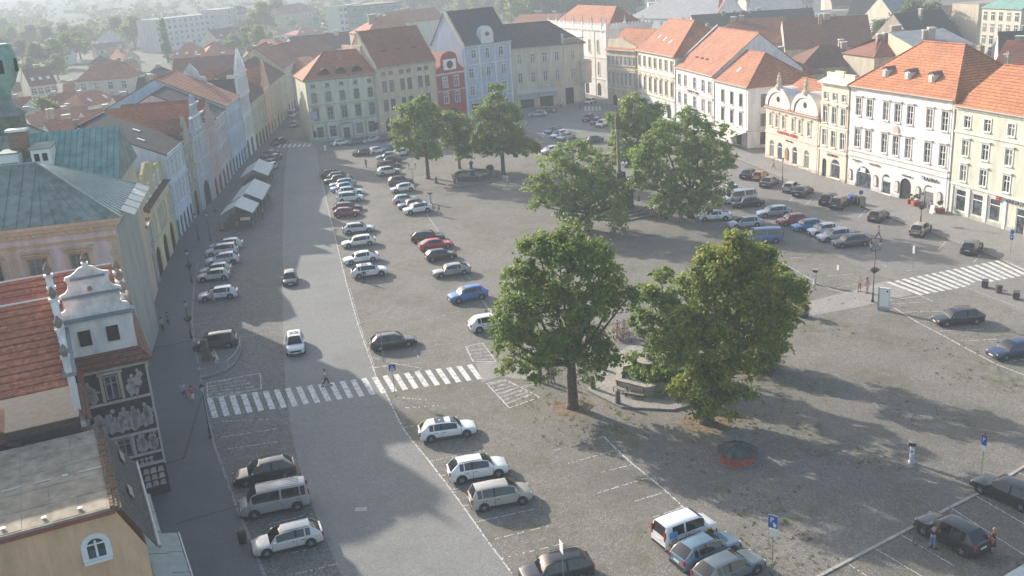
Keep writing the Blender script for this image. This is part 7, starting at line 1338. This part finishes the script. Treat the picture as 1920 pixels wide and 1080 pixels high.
# round well house with red wall
p=G(1383,862); t=thing('well_house','low round brick red wall with a dark conical roof standing in the tree shadow','well cover',(p.x,p.y,0)); b=MB(); b.lathe([(1.32,0),(1.32,.07),(1.24,.07),(1.22,.72)],28); b.build('wall',[plain('terracotta_wall',(.36,.10,.065),.85,.25,3)],t); b=MB(); b.lathe([(1.5,.80),(1.52,.84),(.06,1.55)],12,0); b.build('roof',[plain('roof_dark',(.06,.075,.075),.75,.2,2)],t); b=MB(); b.lathe([(1.36,0),(1.4,.05)],28); b.build('footing',[KERB],t)
for i in range(12):
    a=2*PI*i/12; b=MB(); b.tube((1.52*math.cos(a),1.52*math.sin(a),.85),(.06*math.cos(a),.06*math.sin(a),1.56),.022,k=4); b.build('roof_seam',[IRON],t)
# near fountain: hexagonal basin on a paved platform, bollards, bench
c=G(1215,720); t=thing('fountain','hexagonal stone fountain basin with water, half hidden by the low tree','fountain',(c.x,c.y,0),R(20)); b=MB(); ro,ri=3.1,2.65
for i in range(6):
    a,a2=2*PI*i/6,2*PI*(i+1)/6; P=lambda r,q,z:(r*math.cos(q),r*math.sin(q),z); m=MB()
    m.face([P(ro,a,0),P(ro,a2,0),P(ro,a2,1.0),P(ro,a,1.0)]); m.face([P(ri,a2,0),P(ri,a,0),P(ri,a,1.0),P(ri,a2,1.0)]); m.build('basin_side',[STONE],t)
    m=MB(); m.slab([P(ro+.1,a+.01,1.12),P(ro+.1,a2-.01,1.12),P(ri-.08,a2-.01,1.12),P(ri-.08,a+.01,1.12)],.12); m.build('coping_stone',[STONE],t)
b=MB(); b.face([(2.65*math.cos(2*PI*i/6),2.65*math.sin(2*PI*i/6),.78) for i in range(6)]); wm=plain('water',(.30,.38,.40),.08,.1,2,spec=.8); b.build('water',[wm],t); b=MB(); b.lathe([(.5,0),(.4,.9),(.3,1.0),(.28,2.0),(.9,2.2),(.95,2.35),(.2,2.4),(.15,3.0)],12); b.build('centre_column',[STONE],t)
b=MB(); pf=[G(x,y).xy for x,y in ((1102,733),(1166,765),(1262,770),(1330,752),(1350,700),(1290,655),(1180,650),(1120,690))]; b.prism(pf,0,.16); pfm=b.build('fountain_platform',[M_PATH]); tag(pfm,kind='structure'); kerbs([pf[0],pf[1],pf[2],pf[3]],pfm,.9,.05)
def bollard(x,y,label,grp,h=1.0,z=0):
    p=G(x,y); b=MB(); b.lathe([(.2,0),(.2,.1),(.24,.15),(.2,.75*h),(.22,.85*h),(.1,h)],8); o=obj('bollard',b.mesh('bollard',[DSTONE]),None,(p.x,p.y,z)); tag(o,label,'bollard',grp)
for x,y,l in ((1112,731,'stone bollard on the left corner of the near fountain platform'),(1159,759,'stone bollard on the front step of the near fountain'),(1134,697,'stone bollard at the back left of the near fountain'),(1013,717,'stone bollard under the big dense maple'),(1169,722,'slim stone bollard right against the fountain basin')): bollard(x,y,l,'bollards round the near fountain',1.25,.1)
for x,y,l in ((1108,430,'stone bollard at the left foot of the column steps'),(1197,380,'stone bollard right behind the column steps'),(1221,394,'stone bollard at the back end of the rail near the column'),(1247,412,'stone bollard at the front end of the rail near the column'),(818,344,'stone bollard left of the far fountain'),(932,334,'stone bollard right of the far fountain'),(853,346,'stone bollard in front of the far fountain'),(901,342,'second stone bollard in front of the far fountain')): bollard(x,y,l,'bollards round the column and the far fountain',1.2)
def bench(x,y,rz,label,L=1.9):
    p=G(x,y); t=thing('park_bench',label,'bench',(p.x,p.y,.12),rz)
    for i in range(4): b=MB(); b.box(-L/2,L/2,-.25+i*.12,-.16+i*.12,.43,.46); b.build('seat_slat',[plain('bench_slat',(.34,.30,.26),.7)],t)
    for i in range(3): b=MB(); b.box(-L/2,L/2,.24,.27,.55+i*.13,.64+i*.13); b.build('back_slat',[plain('bench_slat',(.34,.30,.26),.7)],t)
    for s in (-1,1): b=MB(); b.box(s*L*.4-.03,s*L*.4+.03,-.25,-.19,0,.43); b.box(s*L*.4-.03,s*L*.4+.03,.2,.27,0,.9); b.box(s*L*.4-.03,s*L*.4+.03,-.25,.25,.38,.43); b.build('leg',[IRON],t)
bench(1166,740,R(-50),'park bench left of the near fountain basin'); bench(1190,748,R(-30),'second park bench in front of the near fountain basin'); bench(1165,634,R(20),'park bench with the group of children'); bench(1195,640,R(20),'dark park bench at the back of the near fountain'); bench(1236,404,R(-40),'bench with seated people near the column'); bench(1075,752,R(60),'stub bench by the earth round the big dense maple',1.0)
# far fountain
c=G(885,335); t=thing('fountain','dark round fountain under the far trees with a low stone rim','fountain',(c.x,c.y,0)); b=MB(); b.lathe([(3.6,0),(3.6,.9),(3.75,.95),(3.75,1.1),(3.2,1.1),(3.2,.7)],8,0); b.build('basin',[DSTONE],t); b=MB(); b.lathe([(.6,0),(.5,1.4),(1.2,1.6),(1.2,1.75),(.3,1.8),(.25,2.6),(.5,2.8),(.1,3.3)],10); b.build('centre_column',[DSTONE],t); b=MB(); b.face([(3.2*math.cos(2*PI*i/8),3.2*math.sin(2*PI*i/8),.8) for i in range(8)]); b.build('water',[plain('dark_water',(.05,.07,.07),.1,.1,2,spec=.6)],t)
b=MB(); pf=[G(x,y).xy for x,y in ((815,342),(858,353),(905,347),(940,337),(945,322),(880,312),(830,325))]; b.prism(pf,0,.15); q=b.build('fountain_platform',[plain('platform_setts',(.19,.17,.145),.9,.25,3)]); tag(q,kind='structure')
sh=G(925,320); b=MB(); b.blob((0,0,.6),.75,.8,8); tag(obj('flower_bed',b.mesh('flower_bed',[plain('shrub_dark',(.05,.04,.05),.9,.5,4)]),None,(sh.x-.6,sh.y,0)),'dark rounded planting beside the far fountain','planting')
# tall column
c=G(1163,396); t=thing('plague_column','tall slender stone column with a statue on a dark stepped pedestal in the middle of the square','column',(c.x,c.y,0),R(20))
for i,(r,z0,z1) in enumerate(((6.2,0,.22),(5.0,.22,.44),(3.9,.44,.66))): b=MB(); b.lathe([(r,z0),(r,z1)],8,0,(0,0),1,1,PI/8); b.build('step',[plain('step_stone',(.17,.155,.135),.9,.25,3)],t)
b=MB(); b.box(-1.5,1.5,-1.5,1.5,.66,3.0); b.box(-1.7,1.7,-1.7,1.7,3.0,3.3); b.box(-1.65,1.65,-1.65,1.65,.66,1.0); b.box(-1.0,1.0,-1.0,1.0,3.3,4.6); b.box(-1.15,1.15,-1.15,1.15,4.6,4.85); b.box(-.7,.7,-.7,.7,4.85,6.0); b.build('pedestal',[DSTONE],t)
for sx in (-1,1):
    for sy in (-1,1): b=MB(); b.lathe([(.32,3.3),(.28,3.9),(.33,4.3),(.2,4.65),(.17,4.75),(.17,4.95),(.06,5.05)],8,0,(sx*1.3,sy*1.3)); b.build('statue',[DSTONE],t)
b=MB(); b.lathe([(.38,6.0),(.28,6.2),(.25,11.6),(.4,11.8),(.45,12.2),(.28,12.3)],12); b.build('shaft',[plain('shaft_stone',(.30,.25,.19),.9,.2,2)],t,True)
b=MB(); b.lathe([(.42,12.3),(.38,13.0),(.45,13.7),(.25,14.1),(.2,14.2),(.22,14.5),(.05,14.7)],9); b.tube((0,0,14.5),(0,0,15.3),.05,k=5); b.build('statue',[DSTONE],t)
# railed monument by the left pavement
c=G(402,690); t=thing('railed_monument','small semicircular railed enclosure with a dark stone pillar by the left pavement','monument',(c.x,c.y,0)); ar=[G(x,y) for x,y in ((375,712),(400,706),(425,697),(443,682),(452,664),(452,650))]
b=MB(); b.prism([(p.x-c.x,p.y-c.y) for p in ar]+[(G(368,668).x-c.x,G(368,668).y-c.y)],0,.12); b.build('plinth',[plain('grey_setts',(.17,.17,.165),.9,.2,4)],t)
for a,d in zip(ar,ar[1:]):
    b=MB(); a2,d2=a-c,d-c; b.tube((a2.x,a2.y,1.05),(d2.x,d2.y,1.05),.03,k=5); b.tube((a2.x,a2.y,.12),(a2.x,a2.y,1.1),.035,k=5); b.tube(((a2.x+d2.x)/2,(a2.y+d2.y)/2,.12),((a2.x+d2.x)/2,(a2.y+d2.y)/2,1.05),.025,k=5); b.tube((a2.x,a2.y,.3),(d2.x,d2.y,.3),.02,k=5); b.build('railing',[STEEL],t)
b=MB(); q=G(388,676)-c; b.box(q.x-.32,q.x+.32,q.y-.32,q.y+.32,0,2.3); b.box(q.x-.4,q.x+.4,q.y-.4,q.y+.4,0,.5); b.build('pillar',[DSTONE],t)
# market tents
def tent(cx,cy,rz,L,W,label,cover=CANVAS,h=2.4,ridge=1.3):
    t=thing('market_tent',label,'market stall',(cx,cy,0),rz); b=MB(); b.slab([(-L/2,-W/2,h),(L/2,-W/2,h),(L/2,0,h+ridge),(-L/2,0,h+ridge)],.06); b.build('canopy',[cover],t); b=MB(); b.slab([(-L/2,0,h+ridge),(L/2,0,h+ridge),(L/2,W/2,h),(-L/2,W/2,h)],.06); b.build('canopy',[cover],t); b=MB(); b.tube((-L/2,0,h+ridge+.02),(L/2,0,h+ridge+.02),.07,k=6); b.build('ridge_pole',[WHITE],t)
    for x in (-L/2+.1,0,L/2-.1):
        for y in (-W/2+.1,W/2-.1): b=MB(); b.tube((x,y,0),(x,y,h),.035,k=5); b.build('leg',[STEEL],t)
    b=MB(); b.box(-L/2+.4,L/2-.4,-W/2+.4,W/2-.4,0,1.0); b.build('counter',[plain('counter_dark',(.08,.075,.07),.8)],t)
    b=MB(); b.box(-L/2,L/2,W/2-.03,W/2,h-.25,h); b.box(-L/2,L/2,-W/2,-W/2+.03,h-.25,h); b.build('valance',[plain('valance_green',(.2,.28,.2),.8)],t); return t
def tent4(pts,lab,h=2.4,W=5.0,cover=CANVAS):   # ridge near end / ridge far end in the photo
    a=G(*pts[0],h+1.3); b_=G(*pts[1],h+1.3); c=(a+b_)/2; d=b_-a; return tent(c.x,c.y,math.atan2(d.y,d.x),d.length,W,lab,cover)
T1_=tent4(((440,386),(454,368)),'nearest white market tent with a white notice hung on its front'); tent4(((460,362),(478,335)),'middle white market tent with pale orange panels'); tent4(((474,318),(487,298)),'farthest white market tent by the dark cars')
p=G(462,425); b=MB(); b.box(-.75,.75,-.04,.04,.5,1.5,0); o=obj('notice_board',b.mesh('notice_board',[WHITE]),None,(p.x,p.y,0)); tag(o,'white notice with dark print on the front of the nearest market tent','notice'); text(o,'TRHY',0,.75,.5,LETTER,-.05)
pc=G(458,368,2.7); 
for i in range(10): p=G(418+i*6+random.uniform(-3,3),434-i*3+random.uniform(-3,3)); b=MB(); b.box(-.3,.3,-.2,.2,0,.35,0); b.box(-.26,.26,-.16,.16,.35,.42,1); tag(obj('crate',b.mesh('crate',[WOOD,[plain('fruit_orange',(.45,.2,.04)),plain('fruit_red',(.4,.05,.04)),plain('greens',(.08,.2,.04))][i%3]]),None,(p.x,p.y,0),random.uniform(0,3)),'produce crate standing round the nearest market tent','crate','produce crates round the nearest market tent')
# awning by the white palace, bins, planters, island bins
def bin_(x,y,label,m,grp=None,s=1.0,h=1.1,shape='b',rz=0):
    p=G(x,y); t=thing('waste_bin',label,'bin',(p.x,p.y,.12),rz,grp); b=MB()
    if shape=='b': b.box(-.32*s,.32*s,-.36*s,.36*s,.1,h*.92); b.build('body',[m],t); b=MB(); b.slab([(-.35*s,-.4*s,h*.93),(.35*s,-.4*s,h*.93),(.35*s,.4*s,h*1.02),(-.35*s,.4*s,h*1.02)],.05); b.build('lid',[m],t)
    else: b.lathe([(.3*s,0),(.36*s,h*.5),(.34*s,h*.8)],10); b.build('body',[m],t); b=MB(); b.lathe([(.4*s,h*.8),(.36*s,h*.95),(.1*s,h)],10); b.build('lid',[IRON],t)
bin_(1596,381,'blue wheeled bin beside the dark grey car at the right pavement',BLUE); bin_(1604,383,'black wheeled bin next to the blue one',BLACK); bin_(1611,385,'second black wheeled bin beside the dark board',BLACK); bin_(456,1020,'black litter bin on the left pavement edge beside the silver white estate',BLACK,None,.8,1.0,'r')
IB='underground container hoods on the kerbed island'
for i,(x,y,l) in enumerate(((1846,541,'left dark waste container hood on the kerbed island'),(1872,551,'middle round waste container hood on the kerbed island'),(1905,563,'right dark waste container hood on the kerbed island'))): bin_(x,y,l,plain('brown_metal',(.10,.07,.075),.6),IB,.95,.85,'r' if i==1 else 'b',R(-30))
p=G(1618,392); b=MB(); b.box(-.4,.4,-.06,.06,0,1.7); tag(obj('board',b.mesh('board',[plain('board_dark',(.04,.06,.05))]),None,(p.x,p.y,.12),R(-70)),'dark upright notice board on the right pavement by the bins','notice board')
p=G(1748,401); b=MB(); b.slab([(-.35,-.25,0.02),(.35,-.25,.02),(.35,.0,1.1),(-.35,0,1.1)],.04); b.slab([(-.35,.25,.02),(-.35,0,1.1),(.35,0,1.1),(.35,.25,.02)],.04); tag(obj('sandwich_board',b.mesh('sandwich_board',[WHITE]),None,(p.x,p.y,.12),R(-70)),'white sandwich board by the tobacconist door','sandwich board')
def planter(x,y,label,s=1.0,box=True):
    p=G(x,y); t=thing('planter',label,'planter',(p.x,p.y,.12)); b=MB(); b.box(-.4*s,.4*s,-.4*s,.4*s,0,.5*s) if box else b.lathe([(.28*s,0),(.36*s,.45*s)],8); b.build('box',[plain('planter_red',(.28,.09,.06),.8)],t); obj('plant',leaf_mesh('plant',[(0,0,.85*s,.38*s,1.2)],500,.15,int(x),LEAFD,.15),t)
planter(1563,330,'clipped shrub in a tub left of the jewellers window',1.1); planter(1588,342,'clipped shrub in a tub right of the jewellers window',1.2); planter(1717,387,'box of flowers before the passage of the big white house',1.3); planter(1762,400,'red flower box at the right of the tobacconist door',1.2); planter(1705,382,'potted shrub at the mouth of the arched passage',1.1)
p=G(1506,594); t=thing('flower_tower','round red and green flower bush at the end of the path','flower bush',(p.x,p.y,0)); b=MB(); b.lathe([(.5,0),(.6,.4)],10); b.build('tub',[IRON],t); obj('flowers',leaf_mesh('flowers',[(0,0,.9,.6,1)],1500,.16,81,leafmat('red_green_leaves',(.05,.09,.03),(.25,.06,.02),(.35,.10,.03)),.2),t)
for i,(x,y) in enumerate(((1097,276),(1108,276))): p=G(x,y); b=MB(); b.lathe([(.2,0),(.24,.5),(.18,1.0),(.26,1.2),(.1,1.4),(.15,1.6),(.04,1.8)],8); tag(obj('ornamental_post',b.mesh('ornamental_post',[DSTONE]),None,(p.x,p.y,0)),('left','right')[i]+' of the two dark soldier shaped posts behind the round crowned tree','post')
# bicycle at the children
p=G(1196,656); 
def bicycle(x,y,rz,label,z=0):
    p=G(x,y,z); t=thing('bicycle',label,'bicycle',(p.x,p.y,z),rz)
    for s in (-.52,.52):
        b=MB(); n=16
        for i in range(n): a,a2=2*PI*i/n,2*PI*(i+1)/n; b.tube((s+.33*math.cos(a),0,.34+.33*math.sin(a)),(s+.33*math.cos(a2),0,.34+.33*math.sin(a2)),.02,k=4,cap=False)
        b.build('wheel',[TYRE],t)
    b=MB(); P=lambda *q:[b.tube(q[i],q[i+1],.018,k=5) for i in range(len(q)-1)]; P((-.52,0,.34),(-.08,0,.30),(.36,0,.72),(-.2,0,.78),(-.08,0,.30)); P((-.52,0,.34),(-.2,0,.78)); P((.52,0,.34),(.34,0,.9)); b.build('frame',[SIGNRED],t); b=MB(); b.box(-.32,-.08,-.07,.07,.9,.95); b.build('saddle',[BLACK],t); b=MB(); b.tube((.32,-.25,.95),(.32,.25,.95),.015,k=5); b.build('handlebar',[IRON],t)
bicycle(1218,405,R(-20),'bicycle leaning by the bench with seated people near the column')
# rail near column
a=G(1221,393); d=G(1247,411); b=MB(); b.tube((0,0,.9),(d.x-a.x,d.y-a.y,.9),.05,k=6); b.tube((0,0,.5),(d.x-a.x,d.y-a.y,.5),.04,k=6); tag(obj('rail',b.mesh('rail',[STEEL]),None,(a.x,a.y,0)),'low steel rail between two stone bollards right of the column','rail')
print('OBJECTS',len(bpy.data.objects),'cars',ncar)

for i,(x,y,c,l) in enumerate(((428,430,(.30,.08,.08),'shopper in dark red in front of the nearest market tent'),(446,433,(.12,.14,.2),'shopper in navy in front of the nearest market tent'),(494,408,(.35,.34,.3),'shopper in beige beside the roadway edge of the market tents'),(505,352,(.1,.1,.11),'shopper in black between the two farther market tents'))): person(x,y,90+i*70,'stand',False,c,(.06,.06,.07),BRN,l)
